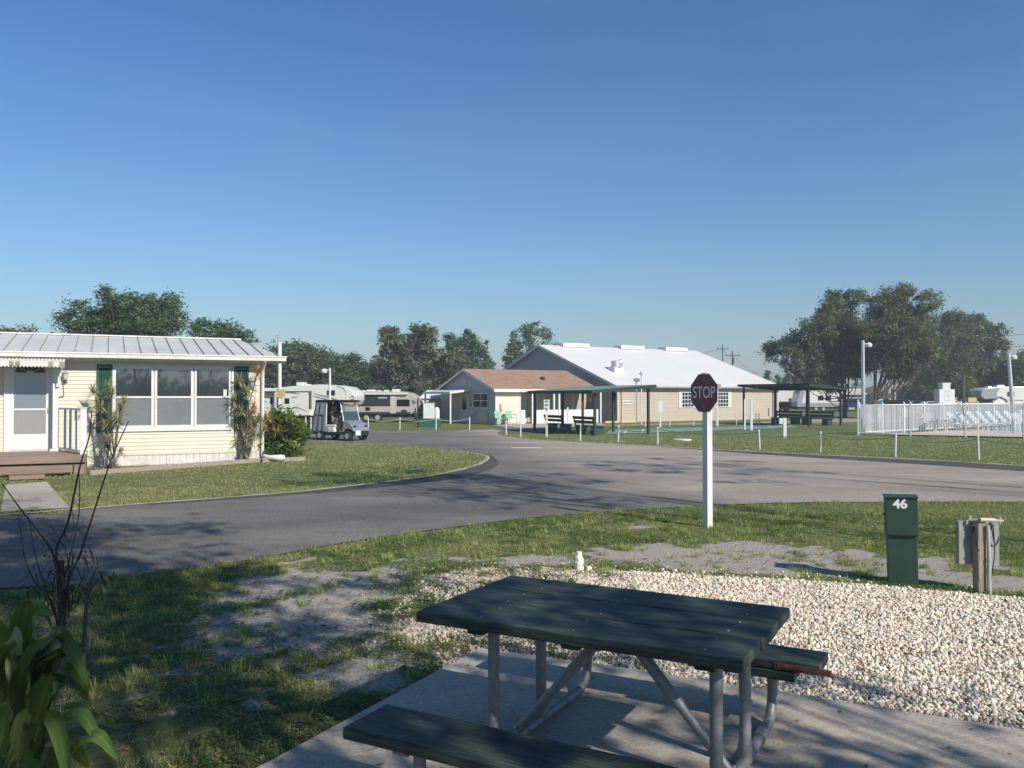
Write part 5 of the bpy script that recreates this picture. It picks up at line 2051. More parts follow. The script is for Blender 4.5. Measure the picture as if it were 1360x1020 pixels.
# ------------------------------------------------------------------ bare shrub
def bare_shrub():
    Yb = 5.6
    base = Vector((P(80, 890, Yb).x, Yb, 0))
    t = thing('bare_shrub', 'nearly leafless dark stemmed shrub at the left beside the broad leaved plant', 'shrub', base)
    S = [([(122, 545), (118, 582), (106, 620), (90, 695), (75, 729), (78, 785), (82, 850)], 0.013),
         ([(171, 559), (146, 615), (120, 695), (104, 743), (90, 776), (84, 850)], 0.013),
         ([(2, 641), (28, 677), (61, 719), (71, 738), (78, 776), (80, 850)], 0.013),
         ([(105, 625), (105, 681), (92, 743), (80, 790), (79, 840)], 0.009),
         ([(24, 675), (32, 738), (48, 775), (70, 800), (78, 850)], 0.008),
         ([(38, 686), (47, 738), (60, 780), (74, 820)], 0.008),
         ([(66, 696), (85, 728), (92, 760), (84, 800)], 0.006),
         ([(110, 685), (113, 752), (100, 790), (90, 820)], 0.005),
         ([(95, 670), (98, 700), (92, 720)], 0.005)]
    b = MB()
    rr = random.Random(3)
    for pts, r_ in S:
        w_ = [P(x, y, Yb + rr.uniform(-0.12, 0.12)) - base for x, y in pts]
        pp = catmull(w_, 3)
        n = len(pp)
        b.tube(pp, [r_ * 0.72 * (0.32 + 0.9 * i / n) for i in range(n)], 7)
    b.build('stem', M['bare_stem'], t, smooth=True)
    b = MB()
    w_ = [P(x, y, Yb) - base for x, y in ((80, 745), (82, 800), (80, 850), (76, 885))]
    w_.append(Vector((w_[-1].x, w_[-1].y, 0.0)))
    b.tube(catmull(w_, 3), 0.023, 9)
    b.build('trunk', M['bare_stem'], t, smooth=True)
    b = MB()
    w_ = [P(x, y, Yb + 0.1) - base for x, y in ((123, 766), (118, 785), (115, 804), (112, 850), (110, 889))]
    w_.append(Vector((w_[-1].x, w_[-1].y, 0)))
    b.tube(catmull(w_, 3), 0.015, 8)
    for pts in (((123, 766), (130, 752), (128, 740)), ((117, 790), (104, 775)), ((118, 785), (135, 765), (140, 770))):
        b.tube([P(x, y, Yb + 0.1) - base for x, y in pts], [0.009, 0.006, 0.004][:len(pts)], 6)
    b.build('grey_stem', M['grey_stem'], t, smooth=True)
    V, F, T = [], [], []
    for k in range(150):
        c = P(rr.gauss(86, 24), rr.gauss(770, 26), Yb + rr.uniform(-0.2, 0.2)) - base
        a = rr.uniform(0, 2 * PI)
        d = Vector((math.cos(a), math.sin(a), rr.uniform(-0.9, 0.3)))
        v = rr.uniform(0.25, 0.7)
        blade_strip(V, F, T, c, d, rr.uniform(0.06, 0.22), 0.014, 1.3, rr, (v * 1.0, v * 0.75, v * 0.7), seg=4)
    for k in range(60):
        c = P(rr.gauss(72, 16), rr.gauss(915, 18), Yb + rr.uniform(-0.2, 0.2)) - base
        a = rr.uniform(0, 2 * PI)
        d = Vector((math.cos(a), math.sin(a), rr.uniform(-0.2, 1.0)))
        v = rr.uniform(0.2, 0.5)
        blade_strip(V, F, T, c, d, rr.uniform(0.06, 0.2), 0.012, 1.3, rr, (v * 1.0, v * 0.8, v * 0.7), seg=4)
    np_mesh('dead_leaves', np.array(V), np.array(F), 4, M['leaf_moss'], np.array(T), t)


bare_shrub()
# ------------------------------------------------------------------ the big hall
BA = math.atan2(0.53, 0.85)
BO = G(820, 561)
BM = Matrix.Translation(BO) @ Matrix.Rotation(BA, 4, 'Z')
BI = BM.inverted()


def bx(px, py=540, yl=0.0): return wall_pt(px, py, yl, BI, BM).x
def bz(px, py, yl=0.0): return wall_pt(px, py, yl, BI, BM).z


GM = Matrix.Rotation(-PI / 2, 4, 'Z')      # local wall frame of a gable that looks to -x: its own +x runs to -y

hall = thing('recreation_hall', 'large beige hall with a bright white metal roof beyond the lawn', 'building', BO, BA)
HL, HW = 17.0, 19.6
EH, RH = bz(820, 513), 5.95
b = MB()
b.box(0, HL, 0, HW, 0, EH)
wall = b.build('wall', M['vinyl_beige'], hall)
b = MB()
lap(b, 0.0, HL, 0.05, EH, -0.002, 0.20, 0.022)
b.build('siding', M['vinyl_beige'], wall, fix=False)
for xa, xb in ((-0.03, 0.10), (HL - 0.10, HL + 0.03)):
    b = MB()
    b.box(xa, xb, -0.035, 0.05, 0, EH)
    b.build('corner_board', M['vinyl_tan'], wall)
b = MB()
b.box(0.1, HL - 0.1, -0.045, -0.002, 0, 0.10)
b.build('base_course', M['concrete_old'], wall)


def gable(parent, W_, eh, rh, m, e=0.2, name='gable_wall', z0=0.05):
    """lap sided gable on the end x=0 looking to -x"""
    b = MB()
    b.M = GM @ Matrix.Translation((-W_, 0, 0))
    def top(z):
        if z <= eh: return (0.0, W_)
        k = (z - eh) / (rh - eh)
        return (W_ / 2 * k, W_ - W_ / 2 * k)
    lap(b, 0, W_, z0, rh - 0.02, -0.004, e, 0.022, top)
    g = b.build(name, m, parent, fix=False)
    b = MB()
    b.add([(0, 0, eh), (0, W_, eh), (0, W_ / 2, rh - 0.02), (0.1, 0, eh), (0.1, W_, eh), (0.1, W_ / 2, rh - 0.02)], [(0, 2, 1), (3, 4, 5), (0, 3, 5, 2), (1, 2, 5, 4)])
    b.build('gable_core', m, g)
    return g


gable(hall, HW, EH, RH, M['vinyl_slate'])
ov = 0.35
sl_ = (RH - EH) / (HW / 2)
b = MB()
th = 0.14
zr0 = EH - sl_ * ov
b.add([(-ov, -ov, zr0), (HL + ov, -ov, zr0), (HL + ov, HW / 2, RH), (-ov, HW / 2, RH), (HL + ov, HW + ov, zr0), (-ov, HW + ov, zr0)], [(0, 1, 2, 3), (3, 2, 4, 5)])
b.add([(-ov, -ov, zr0 - th), (HL + ov, -ov, zr0 - th), (HL + ov, HW / 2, RH - th), (-ov, HW / 2, RH - th), (HL + ov, HW + ov, zr0 - th), (-ov, HW + ov, zr0 - th)], [(3, 2, 1, 0), (5, 4, 2, 3)])
roofh = b.build('roof', M['roof_white'], hall, fix=False)
for v_ in roofh.data.vertices: v_.co.z += 0.16
b = MB()
for x in (-ov - 0.02, HL + ov):
    b.add([(x, -ov, zr0 - 0.05), (x, HW / 2, RH - 0.05), (x, HW / 2, RH + 0.17), (x, -ov, zr0 + 0.17), (x + .02, -ov, zr0 - 0.05), (x + .02, HW / 2, RH - 0.05), (x + .02, HW / 2, RH + 0.17), (x + .02, -ov, zr0 + 0.17)],
          [(0, 1, 2, 3), (4, 7, 6, 5), (0, 4, 5, 1), (3, 2, 6, 7)])
    b.add([(x, HW + ov, zr0 - 0.05), (x, HW / 2, RH - 0.05), (x, HW / 2, RH + 0.17), (x, HW + ov, zr0 + 0.17)], [(0, 1, 2, 3)])
b.box(-ov, HL + ov, -ov - 0.02, -ov, zr0 - 0.02, zr0 + 0.155)
b.build('fascia', M['white'], roofh)
b = MB()
b.box(-ov, HL + ov, -ov - 0.12, -ov - 0.021, zr0 + 0.03, zr0 + 0.13)
b.build('gutter', M['metal_grey'], roofh)
b = MB()
b.box(0, HL, -ov, -0.03, zr0 + 0.0, zr0 + 0.015)
b.build('soffit', M['white'], roofh)
# ridge vents
for (a_, c_) in ((743, 778), (820, 851), (879, 908)):
    x0 = wall_pt(a_, 466, HW / 2, BI, BM).x
    x1 = wall_pt(c_, 466, HW / 2, BI, BM).x
    b = MB()
    b.box(x0, x1, HW / 2 - 0.55, HW / 2 + 0.55, RH + 0.02, RH + 0.36)
    b.build('ridge_vent', M['roof_white'], roofh, bevel=0.04)
# rooftop turbine / cooler
p = wall_pt(818, 492, 3.1, BI, BM)
zc = EH + sl_ * 3.1 + 0.16
b = MB()
b.box(p.x - 0.45, p.x + 0.45, 2.7, 3.5, zc - 0.15, zc + 0.3)
rt = b.build('rooftop_unit', M['white'], hall)
b = MB()
b.tube([(p.x, 3.1, zc + 0.3), (p.x, 3.1, zc + 0.38), (p.x - 0.05, 3.1, zc + 0.80)], [0.5, 0.36, 0.33], 14)
b.tube([(p.x - 0.1, 3.1, zc + 0.58), (p.x + 0.45, 3.0, zc + 0.66)], [0.2, 0.26], 10)
b.build('fan_housing', M['pole_metal'], rt, smooth=True)
# windows with white shutters
for (a_, c_, t_, bt) in ((905, 921, 520.5, 541), (952, 967, 520.5, 540.5)):
    x0, x1 = bx(a_), bx(c_)
    z0, z1 = bz((a_ + c_) / 2, bt), bz((a_ + c_) / 2, t_)
    window(hall, Matrix.Translation((x0, -0.026, z0)), x1 - x0, z1 - z0, 4, 4, 0.05, glass='glass_dark', mun=0.045)
    for xx in (x0 - 0.32, x1 + 0.02):
        b = MB()
        b.box(xx, xx + 0.30, -0.055, -0.026, z0 - 0.05, z1 + 0.05)
        z = z0
        while z < z1:
            b.box(xx + 0.04, xx + 0.26, -0.068, -0.055, z, z + 0.05)
            z += 0.09
        b.build('shutter', M['white'], hall)
for px in (825, 1026):
    b = MB()
    x = bx(px)
    b.tube([(x, -ov - 0.06, zr0), (x, -0.08, EH - 0.45), (x, -0.08, 0.1)], 0.045, 6)
    b.build('downspout', M['vinyl_tan'], hall)
b = MB()
b.box(bx(826.5), bx(837), -0.06, -0.03, bz(832, 537), bz(832, 531.5))
nb_ = b.build('notice_board', M['white'], hall)
b = MB()
for px in (828.5, 832, 835.5): b.box(bx(px - 1.2), bx(px + 1.1), -0.064, -0.0605, bz(832, 535.2), bz(832, 533.2))
b.build('notice_writing', M['decal'], nb_)
b = MB()
x = bx(1021)
b.box(x - 0.09, x + 0.09, -0.12, -0.03, 0.35, 0.95)
b.build('meter_box', M['vinyl_slate'], hall)
b = MB()
b.box(bx(797), bx(838), -0.62, -0.5, 0.0, 0.13)
tag(b.build('yellow_kerb', M['yellow_kerb'], None), 'yellow painted kerb stop at the corner of the beige hall', 'kerb')
o = bpy.data.objects['yellow_kerb']
o.matrix_world = BM

# ------------------------------------------------------------------ small house
SO = G(658, 564)
SA = math.atan2(0.53, 0.85)
SM = Matrix.Translation(SO) @ Matrix.Rotation(SA, 4, 'Z')
SI = SM.inverted()


def sxx(px, yl=0.0): return wall_pt(px, 540, yl, SI, SM).x
def szz(px, py, yl=0.0): return wall_pt(px, py, yl, SI, SM).z


sh = thing('small_office', 'low cream office with a tan shingle roof built against the hall', 'building', SO, SA)
SW = 7.9
SEH, SRH = 2.38, 3.72
SL = 8.6
X_A = sxx(691)
PD = 2.2
b = MB()
b.box(0, X_A, 0, SW, 0, SEH)
b.box(X_A, SL, PD, SW, 0, SEH)
wall = b.build('wall', M['vinyl_tan'], sh)
b = MB()
lap(b, 0.0, X_A, 0.12, SEH, -0.002, 0.16, 0.02)
lap(b, X_A + 0.02, SL, 0.1, SEH, PD - 0.002, 0.16, 0.02)
b.build('siding', M['vinyl_cream'], wall, fix=False)
for xa, xb in ((-0.02, 0.09), (X_A - 0.08, X_A + 0.02)):
    b = MB()
    b.box(xa, xb, -0.03, 0.03, 0, SEH)
    b.build('corner_board', M['white'], wall)
gb = gable(sh, SW, SEH, SRH, M['vinyl_grey'], 0.16)
sov = 0.3
ss = (SRH - SEH) / (SW / 2)
z0 = SEH - ss * sov
b = MB()
b.add([(-sov, -sov, z0 + .1), (SL, -sov, z0 + .1), (SL + 0.0, SW / 2, SRH + .1), (-sov, SW / 2, SRH + .1), (SL, SW + sov, z0 + .1), (-sov, SW + sov, z0 + .1)], [(0, 1, 2, 3), (3, 2, 4, 5)])
b.add([(-sov, -sov, z0), (SL, -sov, z0), (SL, SW / 2, SRH), (-sov, SW / 2, SRH), (SL, SW + sov, z0), (-sov, SW + sov, z0)], [(3, 2, 1, 0), (5, 4, 2, 3)])
srf = b.build('roof', M['shingle'], sh, fix=False)
b = MB()
x = -sov - 0.02
for s_ in (1, -1):
    y0_, y1_ = (-sov, SW / 2) if s_ > 0 else (SW + sov, SW / 2)
    b.add([(x, y0_, z0 - 0.08), (x, y1_, SRH - 0.08), (x, y1_, SRH + .11), (x, y0_, z0 + .11), (x + .02, y0_, z0 - 0.08), (x + .02, y1_, SRH - 0.08), (x + .02, y1_, SRH + .11), (x + .02, y0_, z0 + .11)],
          [(0, 1, 2, 3), (4, 7, 6, 5), (0, 4, 5, 1), (3, 2, 6, 7), (0, 3, 7, 4)])
b.box(-sov, SL, -sov - 0.02, -sov, z0 - 0.08, z0 + 0.095)
b.box(-sov - 0.02, X_A + 0.15, -sov - 0.10, -sov - 0.021, z0 - 0.11, z0 + 0.07)
b.build('fascia', M['white'], srf)
b = MB()
b.box(0.0, SL, -sov, -0.03, z0 - 0.05, z0 - 0.04)
b.box(X_A, SL, -0.03, PD - 0.03, z0 + 0.03, z0 + 0.04)
b.build('soffit', M['white'], srf)
b = MB()
p = wall_pt(721, 503, 1.7, SI, SM)
b.box(p.x - 0.12, p.x + 0.12, 1.6, 1.85, SEH + ss * 1.7 + 0.08, SEH + ss * 1.7 + 0.32)
b.build('roof_vent', M['black'], srf)
# gable features: local frame along the gable; distance t along +y from the near corner
GMI = (SM @ GM).inverted()


def gpt(px, py):
    MM_ = SM @ GM
    q = wall_pt(px, py, 0.0, GMI, MM_)
    return q            # q.x runs from -SW (far) to 0 (near corner)


def gm(px, py, off=0.0):
    q = gpt(px, py)
    return GM @ Matrix.Translation((q.x, -0.028 - off, q.z))


q0, q1 = gpt(629, 542), gpt(649, 522)
window(sh, GM @ Matrix.Translation((q0.x, -0.028, q0.z)), q1.x - q0.x, q1.z - q0.z, 2, 2, 0.07, glass='glass_dark', mun=0.06)
q0, q1 = gpt(612, 563), gpt(623.5, 523)
b = MB()
b.M = GM
b.box(q0.x, q1.x, -0.06, -0.027, 0.05, q1.z)
dr = b.build('door', M['white_dirty'], sh)
q2, q3 = gpt(615, 544), gpt(620.5, 527)
b = MB()
b.M = GM
b.box(q2.x, q3.x, -0.064, -0.0605, q2.z, q3.z)
b.build('pane', M['glass_dark'], dr)
b = MB()
b.M = GM
b.tube([(q1.x - 0.1, -0.06, 1.0), (q1.x - 0.1, -0.12, 1.0)], 0.04, 8)
b.build('handle', M['metal_grey'], dr)
q0, q1 = gpt(615, 512), gpt(620, 501)
b = MB()
b.M = GM
b.box(q0.x, q1.x, -0.05, -0.027, q0.z, q1.z)
b.build('gable_vent', M['vinyl_grey'], gb)
q0, q1 = gpt(624, 550), gpt(631.5, 546)
b = MB()
b.M = GM
b.box(q0.x, q1.x, -0.16, -0.027, q0.z, q1.z)
b.build('mail_slot', M['white'], sh)
q0, q1 = gpt(641, 560), gpt(649, 548)
b = MB()
b.M = GM
b.box(q0.x, q1.x, -0.10, -0.027, q0.z, q1.z)
b.box(q0.x + 0.1, q1.x - 0.1, -0.12, -0.10, q0.z + 0.08, q1.z - 0.08)
b.build('vent_cover', M['vinyl_tan'], sh)
q0 = gpt(626, 539)
b = MB()
b.M = GM
b.box(q0.x - 0.05, q0.x + 0.05, -0.06, -0.027, q0.z, q0.z + 0.22)
b.build('porch_light', M['black'], sh)
# white flat canopy on the gable
q0 = gpt(596, 540)
b = MB()
b.M = GM
xc0, xc1 = gpt(590, 520).x, gpt(626, 520).x
zc = 2.25
b.add([(xc0, -0.03, zc + .16), (xc1, -0.03, zc + .16), (xc1, -1.7, zc - 0.05), (xc0, -1.7, zc - 0.05), (xc0, -0.03, zc), (xc1, -0.03, zc), (xc1, -1.7, zc - 0.2), (xc0, -1.7, zc - 0.2)],
      [(0, 1, 2, 3), (7, 6, 5, 4), (3, 2, 6, 7), (0, 3, 7, 4), (1, 5, 6, 2)])
cp = b.build('canopy', M['white'], sh)
for xa in (xc0 + 0.05, xc1 - 0.15):
    b = MB()
    b.M = GM
    b.box(xa, xa + 0.1, -1.65, -1.55, 0, zc - 0.17)
    b.build('canopy_post', M['white'], cp)
# recessed porch: posts, half wall, doors
for px in (706.5, 735, 742, 797):
    b = MB()
    x = sxx(px)
    b.box(x - 0.06, x + 0.06, -0.1, 0.02, 0, z0 - 0.05)
    b.build('porch_post', M['white'], sh)
for xa, xb in ((X_A + 0.04, sxx(697)), (sxx(712), sxx(794))):
    b = MB()
    b.box(xa, xb, -0.06, 0.0, 0, 0.95)
    b.build('half_wall', M['white'], sh)
for a_, c_ in ((700, 708), (724, 733), (748, 758), (764, 778)):
    b = MB()
    x0, x1 = sxx(a_, PD), sxx(c_, PD)
    b.box(x0, x1, PD - 0.06, PD - 0.02, 0.9 if a_ != 700 else 0.05, 2.05)
    b.build('porch_panel', M['vinyl_beige'], sh)
for a_, z_ in ((703, 1.7), (719, 1.9), (781, 1.6)):
    b = MB()
    x0 = sxx(a_, PD)
    b.box(x0, x0 + 0.25, PD - 0.09, PD - 0.062, z_ - 0.15, z_ + 0.15)
    b.build('notice', M['white'], sh)
q = wall_pt(665.5, 541, 0, SI, SM)
b = MB()
b.box(q.x - 0.1, q.x + 0.1, -0.12, -0.026, q.z - 0.15, q.z + 0.25)
b.tube([(q.x, -0.06, q.z - 0.15), (q.x, -0.06, q.z - 0.45)], 0.02, 6)
b.build('meter_box', M['vinyl_tan'], sh)

# two pale green garden chairs
def metal_chair():
    t = thing('garden_chair', 'left pale green shell back chair against the office wall', 'chair', (0, 0, 0), 0, 'pale green chairs by the office')
    b = MB()
    b.box(-0.26, 0.26, -0.25, 0.25, 0.40, 0.43)
    b.build('seat', M['chair_green'], t, bevel=0.01)
    b = MB()
    b.M = Matrix.Translation((0, 0.24, 0.43)) @ Matrix.Rotation(R(-14), 4, 'X')
    b.prism([(-0.25, 0), (0.25, 0), (0.27, 0.35), (0.2, 0.5), (-0.2, 0.5), (-0.27, 0.35)], -0.012, 0.012)
    b.build('backrest', M['chair_green'], t)
    for s in (-1, 1):
        b = MB()
        b.tube(catmull([(s * 0.29, -0.25, 0.02), (s * 0.29, -0.27, 0.6), (s * 0.29, 0.0, 0.66), (s * 0.28, 0.25, 0.64)], 3), 0.018, 6)
        b.tube([(s * 0.29, -0.25, 0.02), (s * 0.29, 0.3, 0.02)], 0.018, 6)
        b.build('arm', M['chair_green'], t)
    return t


c0 = metal_chair()
p = SM @ Vector((sxx(664.5, -0.7), -0.7, 0.02))
c0.location = p
c0.rotation_euler = (0, 0, SA)
c1 = copy_tree(c0)
c1.location = SM @ Vector((sxx(678.5, -0.7), -0.7, 0.02))
c1['label'] = 'right pale green shell back chair against the office wall'

# things left of the office
def simple(name, label, cat, b, m, group=None, **k):
    return tag(b.build(name, m, None, **k), label, cat, group)


sd_ = thing('storage_shed', 'small cream lap sided shed with a white roof left of the office', 'shed', (P(575, 540, 63).x, 63, 0), R(10))
b = MB()
b.box(-0.9, 0.9, 0, 2.4, 0, 1.75)
b.build('wall', M['vinyl_tan'], sd_)
b = MB()
lap(b, -0.9, 0.9, 0.0, 1.75, -0.002, 0.2, 0.02)
b.build('siding', M['vinyl_tan'], sd_, fix=False)
b = MB()
b.add([(-1.05, -0.15, 1.72), (1.05, -0.15, 1.72), (0.85, 1.2, 2.35), (-0.35, 1.2, 2.35), (1.05, 2.5, 1.72), (-1.05, 2.5, 1.72)], [(0, 1, 2, 3), (3, 2, 4, 5), (0, 3, 5), (1, 4, 2)])
b.build('roof', M['white'], sd_)
wb = thing('white_cabinet', 'plain white cabinet standing behind the green box left of the office', 'cabinet', (P(569.5, 540, 56).x, 56, 0), R(4))
b = MB()
b.box(-0.37, 0.37, 0, 0.5, 0.0, P(569, 536, 56).z)
b.build('body', M['white'], wb, bevel=0.02)
b = MB()
b.box(-0.40, 0.40, -0.02, 0.52, P(569, 536, 56).z, P(569, 536, 56).z + 0.04)
b.build('lid', M['white'], wb)
wb = thing('gas_tank', 'white upright gas cylinder between the cabinet and the office wall', 'tank', (P(580, 540, 57).x, 57, 0))
b = MB()
b.tube([(0, 0, 0.05), (0, 0, 0.95), (0, 0, 1.1), (0, 0, 1.16)], [0.2, 0.2, 0.14, 0.05], 14)
b.build('cylinder', M['white'], wb, smooth=True)
b = MB()
b.tube([(0, 0, 1.14), (0, 0, 1.28)], 0.07, 8)
b.build('valve', M['black'], wb)
gbx = G(570, 567)
wb = thing('green_bin', 'low dark green box with a lid on the grass left of the office', 'bin', gbx, R(-3))
b = MB()
b.prism([(-0.62, 0), (0.62, 0), (0.68, 0.46), (-0.68, 0.46)], 0, 0.8)
b.build('box', M['green_mid'], wb, bevel=0.02)
b = MB()
b.box(-0.71, 0.71, -0.03, 0.83, 0.46, 0.50)
b.build('lid', M['green_mid'], wb, bevel=0.01)
b = MB()
b.box(-0.045, 0.045, -0.045, 0.045, 0, P(555, 528, G(555, 568).y).z)
o = simple('green_post', 'dark green square post standing left of the green box', 'post', b, M['green_dark'])
o.location = G(555, 568)

# ------------------------------------------------------------------ pavilions
def bench(label, group, mirror=False):
    t = thing('bench', label, 'bench', (0, 0, 0), 0, group)
    L_ = 2.15
    for z, w_ in ((0.62, 0.14), (0.82, 0.14)):
        b = MB()
        b.cbox((0, 0.24 + (z - 0.6) * 0.3, z), (L_, 0.035, w_), rx=R(-14))
        b.build('back_board', M['green_dark'], t)
    b = MB()
    for y in (-0.22, -0.03, 0.14):
        b.box(-L_ / 2, L_ / 2, y - 0.08, y + 0.08, 0.40, 0.435)
    b.build('seat', M['green_dark'], t)
    for s in (-1, 1):
        b = MB()
        b.box(s * 0.78 - 0.22, s * 0.78 + 0.22, -0.28, 0.2, 0.0, 0.395)
        b.build('end_box', M['green_box'], t)
        b = MB()
        b.bar((s * 0.95, 0.20, 0.38), (s * 0.95, 0.34, 0.9), 0.05, 0.04)
        b.build('back_support', M['green_dark'], t)
    return t


def pavilion(label, O, ang, L_, W_, zlow, zhigh, mid=True):
    """local x along the long side, y across; low edge at y=0"""
    t = thing('pavilion', label, 'pavilion', O, ang, 'green open pavilions at the court ends')
    posts = [(0, 0), (L_, 0), (0, W_), (L_, W_)]
    if mid: posts += [(L_ / 2, 0), (L_ / 2, W_)]
    for x, y in posts:
        z = zlow + (zhigh - zlow) * y / W_
        b = MB()
        b.box(x - 0.055, x + 0.055, y - 0.055, y + 0.055, 0, z - 0.005)
        b.build('post', M['green_dark'], t)
    o_ = 0.28
    g = (zhigh - zlow) / W_
    b = MB()
    y0_, y1_ = -o_, W_ + o_
    b.add([(-o_, y0_, zlow - g * o_ + .14), (L_ + o_, y0_, zlow - g * o_ + .14), (L_ + o_, y1_, zhigh + g * o_ + .14), (-o_, y1_, zhigh + g * o_ + .14)], [(0, 1, 2, 3)])
    rf = b.build('roof', M['roof_green'], t, fix=False)
    b = MB()
    b.add([(-o_, y0_, zlow - g * o_ + .10), (L_ + o_, y0_, zlow - g * o_ + .10), (L_ + o_, y1_, zhigh + g * o_ + .10), (-o_, y1_, zhigh + g * o_ + .10)], [(3, 2, 1, 0)])
    b.build('ceiling', M['soffit'], rf, fix=False)
    b = MB()
    def bm_(p, q, zz=0.07): b.bar((p[0], p[1], zlow + g * p[1] + zz), (q[0], q[1], zlow + g * q[1] + zz), 0.05, 0.15)
    bm_((-o_, -o_), (L_ + o_, -o_))
    bm_((-o_, W_ + o_), (L_ + o_, W_ + o_))
    bm_((-o_ + 0.03, -o_), (-o_ + 0.03, W_ + o_))
    bm_((L_ + o_ - 0.03, -o_), (L_ + o_ - 0.03, W_ + o_))
    b.build('beam', M['green_dark'], rf)
    b = MB()
    for x in (L_ * 0.25, L_ * 0.5, L_ * 0.75): bm_((x, 0), (x, W_), 0.03)
    b.build('rafter', M['green_dark'], rf)
    return t


# left pavilion
A_, D_ = G(710, 572), G(790, 579)
d1 = (D_ - A_)
L1 = d1.length
ang1 = math.atan2(d1.y, d1.x)
pv1 = pavilion('left green flat roofed pavilion with benches in front of the office', A_, ang1, L1, 3.0, 2.06, 2.29)
M1 = Matrix.Translation(A_) @ Matrix.Rotation(ang1, 4, 'Z')
bn = bench('left bench seen from behind under the left pavilion', 'green benches under the pavilions')
benches = [(M1, L1 * 0.26, 0.55, 0, ang1 + PI, 'left bench under the left pavilion, its back to the viewer'), (M1, L1 * 0.76, 0.55, 0, ang1 + PI, 'right bench under the left pavilion, its back to the viewer')]
P3_, P1_, P5_ = G(1074, 566.5), G(988, 563.5), G(1115, 565)
d2 = (P1_ - P3_)
L2 = d2.length
ang2 = math.atan2(d2.y, d2.x)
# local x from P3 to P1, local y to the left of it; high edge faces the court at the left, low edge on the P5 side
O2 = P3_ + Vector((d2.y, -d2.x, 0)).normalized() * 3.3
pv2 = pavilion('right green flat roofed pavilion with benches between the hall and the pool fence', O2, ang2, L2, 3.3, 2.30, 2.52)
M2 = Matrix.Translation(O2) @ Matrix.Rotation(ang2, 4, 'Z')
benches += [(M2, L2 * 0.74, 0.6, 0, ang2 + PI, 'left bench under the right pavilion'), (M2, L2 * 0.26, 0.6, 0, ang2 + PI, 'right bench under the right pavilion')]
for i, (mm, x, y, z, a_, lab) in enumerate(benches):
    o = bn if i == 0 else copy_tree(bn)
    o.location = mm @ Vector((x, y, z))
    o.rotation_euler = (0, 0, a_ )
    o['label'] = lab
b = MB()
b.tube(catmull([(0, 0, 0.1), (0.02, 0, 0.3), (0, 0, 0.5)], 3), [0.12 - 0.0 * k for k in range(7)], 8)
# dark scoreboard column between posts of the left pavilion
b = MB()
b.box(-0.10, 0.10, -0.04, 0.04, 0.9, 2.05)
o = simple('score_board', 'narrow dark board fixed on the right middle post of the left pavilion', 'board', b, M['green_dark'])
o.location = M1 @ Vector((L1 / 2, 3.10, 0))
o.rotation_euler = (0, 0, ang1)

# ------------------------------------------------------------------ rope posts
def rope_post(h=0.62):
    b = MB()
    b.tube([(0, 0, -0.05), (0, 0, h)], 0.032, 8)
    b.tube([(0, 0, h), (0, 0, h + 0.015)], [0.034, 0.02], 8)
    return b.build('rope_post', M['white'])


rp = rope_post(0.70)
right_posts = [(726, 581), (770.6, 586), (820.8, 588), (873.4, 591.4), (1009, 597.6), (1089.4, 601), (1189, 606.5), (1300, 610.5), (1440, 617)]
left_posts = [(406, 570), (413, 571), (489, 571.5), (531, 571), (579, 571), (623.5, 570.5), (672.5, 578), (691.5, 581)]
labs_r = ['rope post right beside the small rules sign', 'white rope post just right of the left pavilion bench', 'white rope post on the verge below the right end of the left pavilion', 'white rope post between the left pavilion and the stop sign',
          'white rope post just right of the stop sign', 'white rope post in front of the right pavilion', 'white rope post in front of the left part of the pool fence', 'white rope post in front of the right part of the pool fence', 'white rope post beyond the right edge of the photo']
labs_l = ['left post of the close pair behind the golf cart', 'right post of the close pair behind the golf cart', 'white rope post just right of the golf cart', 'white rope post in front of the travel trailer',
          'white rope post in front of the green box', 'white rope post in front of the office window', 'first thick rope post at the driveway mouth', 'rope post at the tip of the verge left of the pavilion']
tops = []
for i, (q, lab) in enumerate(zip(right_posts + left_posts, labs_r + labs_l)):
    o = rp if i == 0 else rp.copy()
    if i: COL.objects.link(o)
    p = G(*q)
    o.location = p
    random.seed(i)
    o.rotation_euler = (random.uniform(-0.03, 0.03), random.uniform(-0.04, 0.04), 0)
    tag(o, lab, 'post', 'white posts carrying the rope along the road')
    tops.append(p)


def rope(name, label, seq, z=0.62, sag=0.13):
    b = MB()
    for a_, c_ in zip(seq[:-1], seq[1:]):
        n = 8
        pts = []
        for k in range(n + 1):
            s = k / n
            q = a_.lerp(c_, s)
            pts.append((q.x, q.y, z - sag * 4 * s * (1 - s)))
        b.tube(pts, 0.013, 5, cap=False)
    simple(name, label, 'rope', b, M['rope_grey'] if 'pale' in label else M['rope'])


rope('rope', 'thin green rope sagging between the posts on the right verge', tops[0:9])
rope('rope', 'thin pale rope running between the posts behind the road on the left', [tops[11], tops[12], tops[13], tops[14]])
# line of thin white stakes along the court
bs_ = MB()
bs_.tube([(0, 0, 0), (0, 0, 0.75)], 0.03, 6)
stk = bs_.build('stake', M['white'])
for i, (x, y, hh) in enumerate(((857, 567, 1), (889.5, 566.3, 1), (921, 565.5, 1.5), (951, 565, 2.2), (978, 564.4, 1), (1004, 564, 1), (1008, 563.8, 1.0))):
    o = stk if i == 0 else stk.copy()
    if i: COL.objects.link(o)
    o.location = G(x, y)
    o.scale = (1, 1, hh)
    tag(o, ('thin white stake left of the tall blank sign by the hall', 'thin white stake just right of the tall blank sign', 'taller white stake left of the stop sign post', 'tall white stake just right of the stop sign',
            'low white stake below the right hall window shutter', 'low white stake left of the pair of white court posts', 'low white stake behind the right pavilion corner post')[i], 'stake', 'thin white stakes beyond the court')

